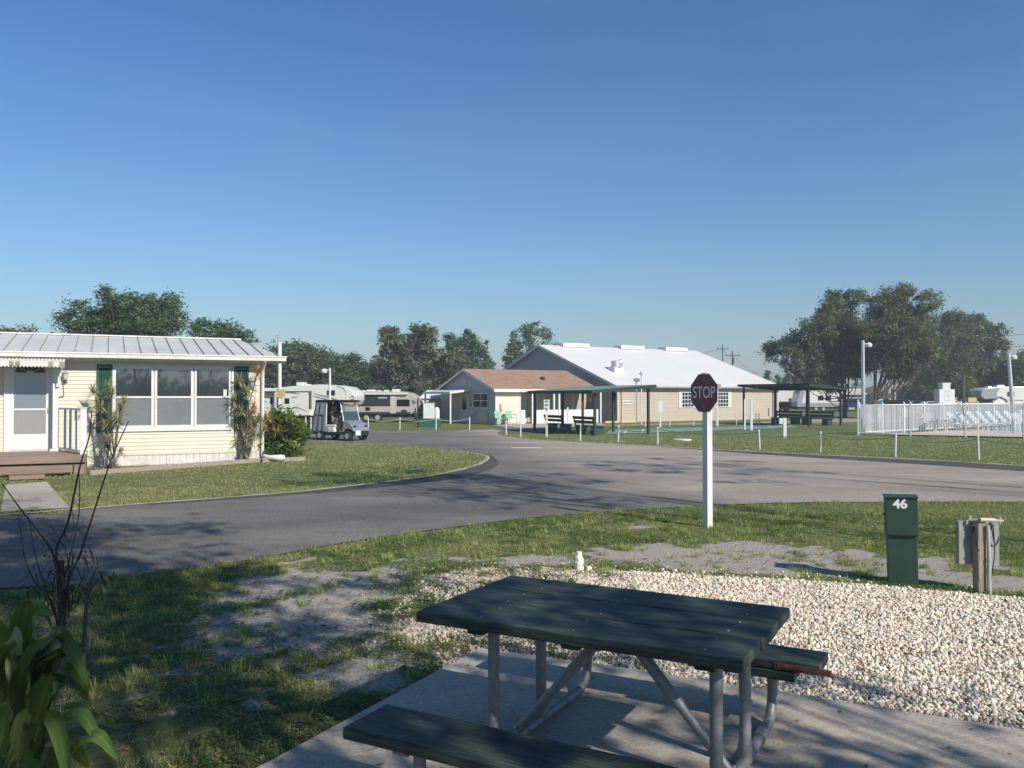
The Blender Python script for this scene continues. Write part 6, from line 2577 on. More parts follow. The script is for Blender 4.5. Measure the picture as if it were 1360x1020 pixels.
# ------------------------------------------------------------------ sign posts and poles
def post_sign(name, label, base, h, w_, board=None, m='white', rz=0.0, pm='white'):
    t = thing(name, label, 'sign' if board else 'post', base, rz)
    b = MB()
    b.box(-w_ / 2, w_ / 2, -w_ / 2, w_ / 2, 0, h)
    b.build('post', M[pm], t)
    if board:
        zc, bw, bh, rows = board
        b = MB()
        b.box(-bw / 2, bw / 2, -w_ / 2 - 0.025, -w_ / 2 - 0.002, zc - bh / 2, zc + bh / 2)
        s_ = b.build('sign_board', M[m], t)
        if rows:
            b = MB()
            rr = random.Random(h)
            for k in range(rows):
                z = zc + bh / 2 - bh * (k + 0.5) / rows
                b.box(-bw * 0.34, bw * rr.uniform(0.12, 0.36), -w_ / 2 - 0.028, -w_ / 2 - 0.0255, z - bh * 0.09, z + bh * 0.09)
            b.build('sign_writing', M['decal'], s_)
    return t


b0 = G(726, 578.5)
post_sign('rules_sign', 'small white rules sign with three dark marks on a white post by the verge', b0, P(726, 531, b0.y).z, 0.10, (P(726, 538, b0.y).z, 0.28, 0.52, 3))
b0 = G(754, 566)
post_sign('white_post', 'plain white post between the two benches of the left pavilion', b0, P(754, 541, b0.y).z, 0.11)
b0 = G(877, 568)
post_sign('blank_sign', 'tall narrow blank white sign on a post left of the stop sign', b0, P(876, 532, b0.y).z, 0.10, (P(876, 540, b0.y).z, 0.26, 0.72, 0))
b0 = G(994, 571)
post_sign('court_post', 'left of the two tall white posts beside the court, slimmer one', b0 + Vector((-0.12, 0.3, 0)), P(994, 530, b0.y).z, 0.08)
b0 = G(998, 571.6)
post_sign('court_post', 'right of the two tall white posts beside the court, thicker one', b0, P(997, 530, b0.y).z, 0.12)
b0 = G(1042, 581)
t = post_sign('water_post', 'short thick white post with a small white box on its left side', b0, P(1042, 555, b0.y).z, 0.15)
b = MB()
b.box(-0.25, -0.078, -0.06, 0.06, P(1042, 563, b0.y).z, P(1042, 555.5, b0.y).z)
b.build('outlet_box', M['white'], t)
b0 = G(953, 566)
post_sign('box_post', 'white post with a grey box at its top partly behind the stop sign', b0, P(953, 510, b0.y).z, 0.09, (P(953, 513, b0.y).z, 0.42, 0.3, 0), 'metal_grey')
# lamp poles on the hall side
b0 = G(845.5, 562)
t = thing('floodlight_pole', 'thin dark pole with a small floodlight in front of the hall corner', 'lamp post', b0)
b = MB()
zt = P(845.5, 505, b0.y).z
b.tube([(0, 0, 0), (0, 0, zt)], 0.045, 8)
b.build('pole', M['metal_grey'], t)
b = MB()
b.cbox((0, -0.05, zt + 0.02), (0.40, 0.25, 0.18), rx=R(20))
b.build('lamp_head', M['metal_grey'], t)
b0 = G(852, 564)
t = thing('vent_pipe', 'white upright pipe with a peaked cap rising above the hall eave', 'pipe', b0)
b = MB()
b.tube([(0, 0, 0), (0, 0, P(852, 495, b0.y).z)], 0.04, 8)
b.build('pipe', M['white'], t)
b = MB()
b.tube([(0, 0, P(852, 497, b0.y).z), (0, 0, P(852, 493, b0.y).z)], [0.17, 0.02], 8)
b.build('cap', M['metal_grey'], t)


def light_pole(label, px, py_top, Y, fx, fy, r_, lean=0.0, m='pole_metal'):
    base = Vector((P(px, 540, Y).x, Y, 0))
    t = thing('light_pole', label, 'lamp post', base)
    top = P(px, py_top, Y).z
    b = MB()
    b.tube([(lean, 0, 0), (0, 0, top)], [r_ * 1.1, r_ * 0.9], 12)
    b.build('pole', M[m], t, smooth=True)
    f = P(fx, fy, Y) - base
    b = MB()
    b.tube([(0, 0, f.z + 0.05), (f.x * 0.6, 0, f.z + 0.05)], 0.03, 6)
    b.build('arm', M[m], t)
    b = MB()
    sgn = 1 if f.x > 0 else -1
    b.tube([(f.x, 0, f.z + 0.12), (f.x, 0, f.z + 0.02), (f.x, 0, f.z - 0.12)], [0.10, 0.20, 0.17], 10)
    b.build('lamp_head', M['white'], t, smooth=True)


light_pole('tall grey light pole behind the left end of the pool fence', 1146.5, 452, 47, 1153.5, 458, 0.10)
light_pole('leaning grey light pole in front of the motorhome', 1340, 469, 46, 1346, 474, 0.10, lean=0.28)
light_pole('slim white light pole in front of the fifth wheel camper', 438, 489, 50, 430.5, 492.5, 0.07, m='white')
# white floor plate on the lawn
b = MB()
b.tube([(0, 0, 0.0), (0, 0, 0.05)], 0.40, 20)
o = simple('utility_cover', 'round white utility cover lying on the lawn left of the stop sign', 'cover', b, M['metal_plate'])
o.location = G(906, 584.8)

# utility poles and wires
def upole(label, px, ytop, Y, arm=1.2, extra=0):
    base = Vector((P(px, 540, Y).x, Y, 0))
    t = thing('utility_pole', label, 'utility pole', base)
    top = P(px, ytop, Y).z
    b = MB()
    b.tube([(0, 0, 0), (0, 0, top)], [0.17, 0.12], 8)
    b.build('pole', M['bark'], t)
    b = MB()
    b.box(-arm, arm, -0.06, 0.06, top - 0.9, top - 0.75)
    for s in (-0.9, 0.9): b.box(arm * s - 0.05, arm * s + 0.05, -0.05, 0.05, top - 0.75, top - 0.5)
    b.build('cross_arm', M['bark'], t)
    if extra:
        b = MB()
        b.tube([(0.3, -0.2, top - 2.2), (0.3, -0.2, top - 1.2)], 0.25, 8)
        b.build('transformer', M['metal_grey'], t)
    return base, top


up = [upole('utility pole with a transformer showing over the white roof', 973, 466, 150, 1.3, 1), upole('plain utility pole showing left of the transformer pole over the roof', 960, 458, 170),
      upole('distant utility pole between the hall roof and the live oak', 1021.5, 492, 210)]
b = MB()
def wire(p, q, sag=0.8):
    pts = []
    for k in range(13):
        s = k / 12
        v_ = p.lerp(q, s)
        v_.z -= sag * 4 * s * (1 - s)
        pts.append(v_)
    b.tube(pts, 0.03, 4, cap=False)
pp = [Vector((u[0].x, u[0].y, u[1] - 0.6)) for u in up]
wire(P(900, 466, 160), pp[1]); wire(pp[1], pp[0]); wire(pp[0], pp[2], 1.5)
wire(pp[2], P(1100, 490, 180), 1.0)
wire(P(1200, 440, 140), P(1420, 434, 120), 1.2)
wire(P(1200, 455, 140), P(1420, 450, 120), 1.2)
wire(P(1000, 467, 170), P(1120, 466, 170), 0.6)
simple('power_lines', 'thin power lines strung across the sky beyond the hall and the live oaks', 'wires', b, M['black'])
base = Vector((P(1283, 540, 80).x - 0.25, 80, 0))
b = MB()
b.tube([(0, 0, 0), (0, 0, P(1283, 498, 80).z)], 0.13, 8)
o = simple('wooden_pole', 'dark wooden pole standing in front of the yellow green young tree', 'pole', b, M['bark'])
o.location = base
for i, (px, yt) in enumerate(((1180.5, 512), (1188.5, 515))):
    b = MB()
    b.tube([(0, 0, 0), (0, 0, P(px, yt, 84).z)], 0.2 if i == 0 else 0.12, 8)
    o = simple('concrete_pole', ('thick pale pole behind the dark car beyond the pool fence', 'slimmer pale pole right of the thick pale pole')[i], 'pole', b, M['concrete_old'])
    o.location = (P(px, 540, 84).x, 84, 0)

# ------------------------------------------------------------------ pool area
F0 = G(1140, 578)
F1 = G(1360, 582.5)
dF = (F1 - F0).normalized()
F1b = F0 + dF * 11
F2a = G(1360, 565.5)
sideD = (F2a - F0).normalized()
F2 = F0 + sideD * 27
FH = 1.50


def fence(name, label, a, c, post_every=2.25):
    d = (c - a)
    L_ = d.length
    t = thing(name, label, 'fence', a, math.atan2(d.y, d.x), 'white picket fence runs around the pool')
    b = MB()
    for z in (0.14, FH - 0.04): b.box(0, L_, -0.018, 0.018, z - 0.02, z + 0.02)
    b.build('rail', M['alu'], t)
    b = MB()
    x = 0.11
    while x < L_:
        b.box(x - 0.015, x + 0.015, -0.013, 0.013, 0.08, FH - 0.06)
        x += 0.105
    pk = b.build('picket_panel', M['alu'], t)
    x = 0
    k = 0
    while x < L_ + 0.1:
        b = MB()
        h = FH + (0.18 if k == 0 and 'front' in label else 0.06)
        b.box(x - 0.035, x + 0.035, -0.035, 0.035, 0, h)
        b.tube([(x, 0, h), (x, 0, h + 0.05)], [0.045, 0.01], 4)
        b.build('post', M['alu'], t)
        x += post_every
        k += 1
    return t


fence('pool_fence', 'front run of white metal picket fence facing the road', F0, F1b, 2.3)
fence('pool_fence', 'side run of white metal picket fence going back from the left corner', F0 + sideD * 0.1, F2)
mS = Matrix(((dF.x, sideD.x, 0, F0.x), (dF.y, sideD.y, 0, F0.y), (0, 0, 1, 0), (0, 0, 0, 1)))
sheet('pool_deck', [F0 + dF * 0.9 + sideD * 0.35, F0 + dF * 14 + sideD * 0.35, F0 + dF * 14 + sideD * 26, F0 + dF * 0.6 + sideD * 26], 0.05, M['pool_deck'])
M['water'] = mat('pool_water', (0.12, 0.38, 0.45), 0.08, var=0.1, scale=1.5, bump=0.2, bscale=3)
sheet('pool_water', GP([(1306, 573), (1420, 576), (1420, 570), (1318, 568.5)]), 0.056, M['water'])


def pool_chair():
    t = thing('pool_chair', 'white framed strap chair on the pool deck', 'chair', (0, 0, 0), 0, 'white strap chairs on the pool deck')
    for s in (-1, 1):
        b = MB()
        b.tube(catmull([(s * 0.28, -0.3, 0), (s * 0.28, -0.25, 0.6), (s * 0.28, 0.2, 0.62), (s * 0.28, 0.3, 0)], 3), 0.02, 6)
        b.tube([(s * 0.26, 0.15, 0.38), (s * 0.26, 0.42, 1.0)], 0.018, 6)
        b.build('side_frame', M['white'], t)
    b = MB()
    for k in range(7): b.box(-0.26, 0.26, -0.26 + 0.065 * k, -0.215 + 0.065 * k, 0.38, 0.39)
    b.build('seat', M['straps'], t)
    b = MB()
    for k in range(8):
        z = 0.45 + 0.068 * k
        b.box(-0.26, 0.26, 0.17 + (z - 0.38) * 0.43, 0.18 + (z - 0.38) * 0.43, z, z + 0.048)
    b.build('backrest', M['straps'], t)
    return t


def lounger():
    t = thing('sun_lounger', 'white strap sun lounger on the pool deck', 'sun lounger', (0, 0, 0), 0, 'strap loungers lined up along the side pool fence')
    b = MB()
    for s in (-1, 1):
        b.tube([(s * 0.3, -0.9, 0.33), (s * 0.3, 0.35, 0.33), (s * 0.3, 0.85, 0.95)], 0.022, 6)
    for y in (-0.8, 0.25):
        for s in (-1, 1): b.tube([(s * 0.3, y, 0.33), (s * 0.3, y, 0)], 0.02, 6)
    b.tube([(-0.3, 0.85, 0.95), (0.3, 0.85, 0.95)], 0.02, 6)
    b.build('frame', M['white'], t)
    b = MB()
    for k in range(14): b.box(-0.29, 0.29, -0.85 + 0.085 * k, -0.795 + 0.085 * k, 0.33, 0.345)
    for k in range(9):
        s = (k + 0.5) / 9
        b.cbox((0, 0.35 + 0.5 * s, 0.34 + 0.62 * s), (0.58, 0.055, 0.012), rx=R(51))
    b.build('straps', M['straps'], t)
    return t


pc = pool_chair()
lab_pc = ['white strap chair on the pool deck just left of the low patio table', 'white strap chair on the pool deck just right of the low patio table', 'white strap chair farthest left on the pool deck', 'white strap chair at the right edge of the pool deck']
for i, (x, y, a) in enumerate(((1234, 573.5, 0.3), (1264, 573, -1.3), (1214, 571.5, 2.6), (1357, 577, 0.4))):
    o = pc if i == 0 else copy_tree(pc)
    p = G(x, y)
    p.z = 0.05
    o.location = p
    o.rotation_euler = (0, 0, a + math.atan2(dF.y, dF.x))
    o['label'] = lab_pc[i]
lg = lounger()
ords = ['first', 'second', 'third', 'fourth', 'fifth', 'sixth', 'seventh', 'eighth', 'ninth']
for i in range(9):
    o = lg if i == 0 else copy_tree(lg)
    p = F0 + sideD * (8.2 + i * 1.25) + Vector((sideD.y, -sideD.x, 0)) * 1.5
    p.z = 0.05
    o.location = p
    o.rotation_euler = (0, 0, math.atan2(sideD.y, sideD.x) + 0.05 * math.sin(i * 3))
    o['label'] = ords[i] + ' strap lounger from the left in the row along the side pool fence'
# glass topped table, life ring, tag
t = thing('patio_table', 'low white patio table between two strap chairs', 'table', G(1249, 574) + Vector((0, 0, 0.05)))
b = MB()
b.tube([(0, 0, 0.66), (0, 0, 0.69)], 0.45, 20)
b.build('table_top', M['straps'], t)
for k in range(4):
    a = k * PI / 2 + 0.4
    b = MB()
    b.tube([(0.2 * math.cos(a), 0.2 * math.sin(a), 0.66), (0.38 * math.cos(a), 0.38 * math.sin(a), 0)], 0.02, 6)
    b.build('leg', M['white'], t)
b = MB()
pts = [(0.30 * math.cos(a * PI / 12), 0, 0.30 * math.sin(a * PI / 12)) for a in range(25)]
b.tube(pts, 0.055, 8, cap=False)
o = simple('life_ring', 'white life ring hanging on the pool fence behind the strap chairs', 'life ring', b, M['white'], smooth=True)
o.location = G(1281, 570) + Vector((0, -0.15, 1.15))
o.rotation_euler = (0, 0, math.atan2(sideD.y, sideD.x))
b = MB()
b.box(-0.16, 0.16, -0.01, 0.01, 0.75, 1.3)
o = simple('fence_notice', 'small white notice hanging on the left part of the pool fence', 'sign', b, M['white'])
o.location = G(1168, 575.5)
b = MB()
b.tube([(0, 0, 0), (0, 0, 0.75)], 0.03, 6)
o2 = b.build('post', M['alu'], o)
b = MB()
b.box(-0.5, 0.5, -0.06, -0.04, 0.75, 1.25)
t = thing('pool_rules_sign', 'white pool rules board with faint red lines on the side pool fence', 'sign', G(1203, 573.7) + Vector((0, 0, 0.05)), math.atan2(sideD.y, sideD.x))
bb = b.build('board', M['white'], t)
b = MB()
M['red'] = mat('red_print', (0.55, 0.36, 0.35), 0.6)
for z in (0.85, 1.0, 1.15): b.box(-0.4, 0.4, -0.064, -0.0605, z - 0.02, z + 0.02)
b.build('sign_writing', M['red'], bb)

# white tower sign
Yd = 66
t = thing('white_tower', 'white stepped tower with faint vertical lettering behind the pool fence', 'tower sign', Vector((P(1258, 540, Yd).x, Yd, 0)), R(8))
b = MB()
hw = 11.0 * Yd / FPX
b.box(-hw, hw, 0, 0.7, 0, P(1258, 517, Yd).z)
b.box(-hw * 0.5, hw * 0.5, 0.05, 0.65, P(1258, 517, Yd).z, P(1258, 509.5, Yd).z)
tb = b.build('tower', M['white'], t)
b = MB()
b.box(-hw * 0.56, hw * 0.56, 0.03, 0.67, P(1258, 509.5, Yd).z, P(1258, 508.4, Yd).z)
b.build('cap', M['alu'], tb)
M['faint'] = mat('faint_lettering', (0.45, 0.46, 0.5), 0.6)
b = MB()
zz = 2.2
rr = random.Random(4)
while zz > 1.2:
    b.box(-0.26, 0.26 - 0.1 * rr.random(), -0.012, -0.001, zz, zz + 0.06)
    b.box(-0.26, -0.2, -0.012, -0.001, zz + 0.06, zz + 0.2)
    if rr.random() < 0.6: b.box(0.1, 0.16, -0.012, -0.001, zz + 0.06, zz + 0.2)
    zz -= 0.33
b.build('lettering', M['faint'], tb)

# ------------------------------------------------------------------ vehicles
def wheel(parent, c, r_, w_, axis='y', rim=True):
    b = MB()
    c = Vector(c)
    d = Vector((0, w_ / 2, 0))
    e = Vector((0, w_ * 0.36, 0))
    b.tube([c - d, c - e, c + e, c + d], [r_ * 0.9, r_, r_, r_ * 0.9], 20)
    wh = b.build('wheel', M['tyre'], parent, smooth=True)
    b = MB()
    d2 = Vector((0, w_ / 2 + 0.008, 0))
    b.tube([c - d2, c + d2], r_ * 0.52, 14)
    b.build('rim', M['rim'], wh, smooth=True)
    return wh


def rv_common(b, prof, w_):
    b.prism(prof, -w_ / 2, w_ / 2)


# fifth wheel camper, local x forward (to the right in the photo)
Yf = 58.0
pf = Vector((P(478, 560, Yf).x, Yf, 0))
fa = R(-6)
t = thing('fifth_wheel', 'cream white fifth wheel camper with a raised rounded nose behind the golf cart', 'camper', pf, fa)
S = Yf / FPX
def fx(px): return (px - 478) * S * 1.0
def fz(py, Y_=Yf): return P(478, py, Y_).z
prof = [(-9.6, 0.55), (fx(421), 0.55), (fx(425), fz(536)), (fx(464), fz(536.5)), (fx(474), fz(538)), (fx(477.5), fz(532)), (fx(478), fz(526)), (fx(474), fz(519)), (fx(466), fz(514)), (fx(452), fz(511.8)), (fx(430), fz(510.8)), (fx(400), fz(512.5)), (fx(348), fz(517.5)), (-9.6, fz(519))]
b = MB()
rv_common(b, prof, 2.3)
body = b.build('body', M['rv_white'], t, bevel=0.04)
y_ = -1.15
def fbox(name, par, px0, px1, py0, py1, m, d=0.015, base=y_):
    b = MB()
    b.box(fx(px0), fx(px1), base - d, base - 0.001, fz(py1), fz(py0))
    return b.build(name, m, par)
so_ = fbox('slide_out', t, 372, 419, 521, 551, M['rv_white'], 0.35)
fbox('slide_trim', so_, 345, 420, 519.6, 520.9, M['rv_dark'], 0.37)
fbox('slide_trim', so_, 418.6, 419.6, 521, 543, M['rv_dark'], 0.37)
for a_ in ((363.5, 367, 528, 536), (440.5, 451, 518.5, 525)):
    w_ = fbox('window', t, *a_, M['glass_dark'], 0.03)
fbox('door', t, 375, 379, 526, 541.5, M['rv_dark'], 0.37)
fbox('window', so_, 386, 392, 529, 536, M['glass_dark'], 0.375)
def swoosh(b, pts, w_, y, f=fx, g=fz):
    pts = catmull([Vector((f(p), 0, g(q))) for p, q in pts], 4)
    n = len(pts)
    for i in range(n - 1):
        h0 = w_ * math.sin(PI * i / (n - 1)) + 0.008
        h1 = w_ * math.sin(PI * (i + 1) / (n - 1)) + 0.008
        a, c = pts[i], pts[i + 1]
        b.add([(a.x, y, a.z - h0), (c.x, y, c.z - h1), (c.x, y, c.z + h1), (a.x, y, a.z + h0)], [(0, 1, 2, 3)])
b = MB()
swoosh(b, [(422, 523), (436, 526), (450, 530), (462, 534)], 0.035, y_ - 0.012)
b.build('stripe', M['decal'], t, fix=False)
b = MB()
swoosh(b, [(421, 526), (434, 529), (446, 532)], 0.03, y_ - 0.012)
b.build('stripe', M['decal'], t, fix=False)
b = MB()
swoosh(b, [(452, 512.5), (462, 516), (466, 524), (464, 534)], 0.03, y_ - 0.012)
b.build('stripe', M['decal'], t, fix=False)
b = MB()
swoosh(b, [(380, 541), (392, 543), (402, 541), (416, 546)], 0.035, y_ - 0.362)
b.build('stripe', M['decal'], t, fix=False)
b = MB()
swoosh(b, [(356, 525), (349, 527), (352, 531), (359, 534)], 0.06, y_ - 0.012)
b.build('stripe', M['decal'], t, fix=False)
b = MB()
swoosh(b, [(376, 521.5), (394, 521.5), (406, 523.5)], 0.03, y_ - 0.362)
b.build('stripe', M['decal'], t, fix=False)
b = MB()
swoosh(b, [(401, 545), (404, 540), (403, 537)], 0.03, y_ - 0.362)
b.build('stripe', M['decal'], t, fix=False)
b = MB()
rr = random.Random(1)
pts = []
for k in range(12):
    pts.append((393.5 + k * 0.9, 527.8 + (0.9 if k % 2 else -0.8) * (1.3 if k in (0, 8) else 0.7)))
swoosh(b, pts, 0.022, y_ - 0.362)
b.build('script_lettering', M['decal'], so_, fix=False)
b = MB()
swoosh(b, [(470.5, 528), (474, 526.5), (477, 529), (474, 531), (471, 529)], 0.05, y_ - 0.013)
b.build('nose_emblem', M['decal'], t, fix=False)
for a_, c_, l_, h_ in ((393, 403, 512.5, 507.5), (404, 409, 512, 510), (349, 354, 517, 515.2)):
    b = MB()
    b.box(fx(a_), fx(c_), -0.4, 0.4, fz(l_), fz(h_))
    b.build('roof_unit', M['rv_white'], t, bevel=0.06)
b = MB()
b.box(-9.3, fx(423), -1.0, 1.0, 0.28, 0.55)
b.box(fx(426), fx(427.5), -0.9, -0.8, 0, 1.3)
b.box(fx(414), fx(419), -1.05, -0.95, 0.15, 0.55)
b.build('chassis', M['dark'], t)
for x in (-5.6, -4.7): 
    wheel(t, (x, -0.98, 0.36), 0.36, 0.22)
    wheel(t, (x, 0.98, 0.36), 0.36, 0.22)

# travel trailer
Yf2 = 62.0
pt_ = Vector((P(560, 560, Yf2).x, Yf2, 0))
t = thing('travel_trailer', 'tan travel trailer with dark window band and curved front cap', 'camper', pt_, R(-3))
S2 = Yf2 / FPX
def tx(px): return (px - 560) * S2
def tz(py): return P(560, py, Yf2).z
prof = [(tx(462), tz(550)), (tx(549), tz(550)), (tx(556), tz(545)), (tx(560.5), tz(538)), (tx(559), tz(532)), (tx(555), tz(527)), (tx(548), tz(522.5)), (tx(540), tz(520.3)), (tx(500), tz(519.5)), (tx(462), tz(520.5))]
b = MB()
rv_common(b, prof, 2.2)
b.build('body', M['rv_tan'], t, bevel=0.04)
y2 = -1.1
def tbox(name, par, px0, px1, py0, py1, m, d=0.015):
    b = MB()
    b.box(tx(px0), tx(px1), y2 - d, y2 - 0.001, tz(py1), tz(py0))
    return b.build(name, m, par)
tbox('dark_band', t, 462, 521.5, 524.6, 539.3, M['rv_dark'], 0.012)
tbox('window', t, 530.5, 547.5, 530.5, 539.4, M['glass_dark'], 0.016)
tbox('awning_roll', t, 462, 545, 522.0, 524.0, M['rv_white'], 0.16)
tbox('door', t, 522, 529.2, 526, 548.5, M['vinyl_grey'], 0.03)
tbox('window', t, 489, 495, 540.5, 545, M['glass_dark'], 0.02)
tbox('window', t, 506, 518, 527, 529.5, M['rv_grey'], 0.018)
tbox('storage_door', t, 536.5, 543.5, 544, 549.5, M['rv_dark'], 0.02)
tbox('lower_band', t, 462, 549, 546.8, 550.0, M['rv_dark'], 0.014)
b = MB()
swoosh(b, [(538, 524.2), (545, 528), (549, 536), (549.5, 546)], 0.05, y2 - 0.014, tx, tz)
b.build('stripe', M['rv_white'], t, fix=False)
b = MB()
swoosh(b, [(549, 531.5), (553, 533.5), (557, 534.2)], 0.09, y2 - 0.014, tx, tz)
swoosh(b, [(550, 535), (553.5, 535.8), (556, 533)], 0.05, y2 - 0.017, tx, tz)
b.build('emblem', M['decal'], t, fix=False)
for a_, c_, h_ in ((487, 498, 517.5), (521, 531, 517.0), (501, 506, 518.3), (510, 516, 518), (479, 485, 518.4), (540, 545, 521)):
    b = MB()
    b.box(tx(a_), tx(c_), -0.35, 0.35, tz(521), tz(h_))
    b.build('roof_unit', M['rv_white'], t, bevel=0.05)
b = MB()
b.box(tx(463), tx(549), -0.95, 0.95, 0.35, tz(550) + 0.01)
b.bar((tx(549), -0.3, 0.5), (tx(562), 0, 0.5), 0.12)
b.box(tx(556), tx(557.5), -0.1, 0.1, 0, 0.9)
b.build('chassis', M['dark'], t)
for x in (tx(505), tx(490)):
    wheel(t, (x, -0.95, 0.34), 0.34, 0.22)
t = thing('gas_bottles', 'dark covered gas bottles on the hitch of the tan travel trailer', 'gas bottles', Vector((P(553.5, 560, Yf2 - 0.2).x, Yf2 - 0.9, 0)))
b = MB()
b.tube([(0, 0, 0.35), (0, 0, 1.0), (0, 0, 1.1)], [0.2, 0.2, 0.12], 12)
b.tube([(0.0, 0.3, 0.35), (0.0, 0.3, 1.0), (0, 0.3, 1.1)], [0.2, 0.2, 0.12], 12)
b.box(-0.1, 0.1, -0.1, 0.4, 0, 0.36)
b.build('bottle', M['rv_dark'], t, smooth=True)


def box_trailer(label, px0, px1, pyt, pyb, pyg, Yv, nose=0, wins=(), nose_m='rv_white', name='travel_trailer', rz=0.0, band=None, units=2):
    cx = (px0 + px1) / 2
    s = Yv / FPX
    t = thing(name, label, 'camper', Vector((P(cx, 540, Yv).x, Yv, 0)), rz)
    X0, X1 = (px0 - cx) * s, (px1 - cx) * s
    zt, zb = P(cx, pyt, Yv).z, P(cx, pyb, Yv).z
    b = MB()
    n_ = 0.5
    prof = [(X0, zb), (X1, zb), (X1, zt - 0.2), (X1 - 0.25, zt), (X0 + 0.9, zt), (X0 + 0.3, zt - 0.5), (X0, zb + 0.7)] if nose else [(X0, zb), (X1, zb), (X1, zt - 0.2), (X1 - 0.2, zt), (X0 + 0.2, zt), (X0, zt - 0.2)]
    b.prism(prof, -1.15, 1.15)
    b.build('body', M['rv_white'], t, bevel=0.04)
    if nose:
        b = MB()
        b.prism([(X0 - 0.02, zb + 0.3), (X0 + 0.45, zb + 0.3), (X0 + 1.0, zt - 0.05), (X0 + 0.85, zt + 0.012), (X0 + 0.28, zt - 0.5)], -1.165, 1.165)
        b.build('front_cap', M[nose_m], t)
    for (a_, c_, p0, p1) in wins:
        b = MB()
        b.box((a_ - cx) * s, (c_ - cx) * s, -1.19, -1.151, P(cx, p1, Yv).z, P(cx, p0, Yv).z)
        b.build('window', M['glass_dark'], t)
    if band:
        b = MB()
        b.box(X0 + 0.1, X1, -1.17, -1.151, P(cx, band[1], Yv).z, P(cx, band[0], Yv).z)
        b.build('stripe', M['rv_grey'], t)
    for k in range(units):
        b = MB()
        x = X0 + (X1 - X0) * (0.35 + 0.4 * k)
        b.box(x - 0.4, x + 0.4, -0.35, 0.35, zt - 0.02, zt + 0.25)
        b.build('roof_unit', M['rv_white'], t, bevel=0.05)
    b = MB()
    b.box(X0 + 0.2, X1 - 0.1, -1.0, 1.0, 0.3, zb + 0.01)
    b.bar((X0 - 0.9, 0, 0.45), (X0 + 0.3, 0, 0.45), 0.12)
    b.build('chassis', M['dark'], t)
    for k in (-0.45, 0.45): wheel(t, ((X0 + X1) / 2 + k, -1.0, 0.36), 0.36, 0.22)
    return t


box_trailer('white camper partly hidden by the hall corner behind the right pavilion', 1020, 1052, 516, 535, 546, 106, 0, ((1044, 1047, 529, 533),), band=(533, 535))
box_trailer('white camper with grey front cap and square windows behind the right pavilion', 1055, 1114, 515, 540, 545, 102, 1, ((1082, 1089, 525.5, 531.5), (1092, 1099, 525.5, 531.5), (1108, 1111, 530, 533)), 'rv_grey', band=(535, 539))

# motorhome with grey cab-over nose
Yv = 88
s = Yv / FPX
cx = 1324
t = thing('motorhome', 'cream motorhome with a grey cab over nose pointing left behind the pool', 'motorhome', Vector((P(cx, 540, Yv).x, Yv, 0)), R(3))
def mx_(px): return (px - cx) * s
def mz_(py): return P(cx, py, Yv).z
prof = [(mx_(1330), 0.6), (mx_(1356), 0.6), (mx_(1356), mz_(515)), (mx_(1354), mz_(513.5)), (mx_(1318), mz_(514)), (mx_(1298), mz_(516)), (mx_(1294), mz_(519)), (mx_(1293), mz_(525)), (mx_(1298), mz_(529)), (mx_(1320), mz_(527)), (mx_(1328), mz_(531))]
b = MB()
b.prism(prof, -1.15, 1.15)
b.build('body', M['rv_white'], t, bevel=0.05)
b = MB()
b.prism([(mx_(1293), mz_(525)), (mx_(1294), mz_(519)), (mx_(1298), mz_(516.2)), (mx_(1319), mz_(515)), (mx_(1314), mz_(524)), (mx_(1318), mz_(529)), (mx_(1298), mz_(530))], -1.17, 1.17)
b.build('cab_over', M['rv_grey'], t)
b = MB()
b.prism([(mx_(1292), 0.45), (mx_(1330), 0.45), (mx_(1330), mz_(529)), (mx_(1316), mz_(529)), (mx_(1306), mz_(534)), (mx_(1293), mz_(537))], -1.0, 1.0)
b.build('cab', M['car_white'], t, bevel=0.05)
b = MB()
b.prism([(mx_(1300), mz_(534.8)), (mx_(1312), mz_(534.8)), (mx_(1314), mz_(531.5)), (mx_(1307), mz_(532.5))], -1.02, 1.02)
b.build('cab_window', M['glass_dark'], t)
b = MB()
b.box(mx_(1329), mx_(1338), -1.19, -1.152, mz_(526.5), mz_(520.5))
b.build('window', M['glass_dark'], t)
b = MB()
b.box(mx_(1330), mx_(1356), -1.165, -1.151, mz_(532), mz_(531))
b.build('stripe', M['decal'], t)
for a_, c_, h_ in ((1322, 1332, 511.5), (1309, 1315, 513)):
    b = MB()
    b.box(mx_(a_), mx_(c_), -0.35, 0.35, mz_(515), mz_(h_))
    b.build('roof_unit', M['rv_white'], t, bevel=0.05)
for x in (mx_(1300), mx_(1345)): wheel(t, (x, -0.95, 0.38), 0.38, 0.22)


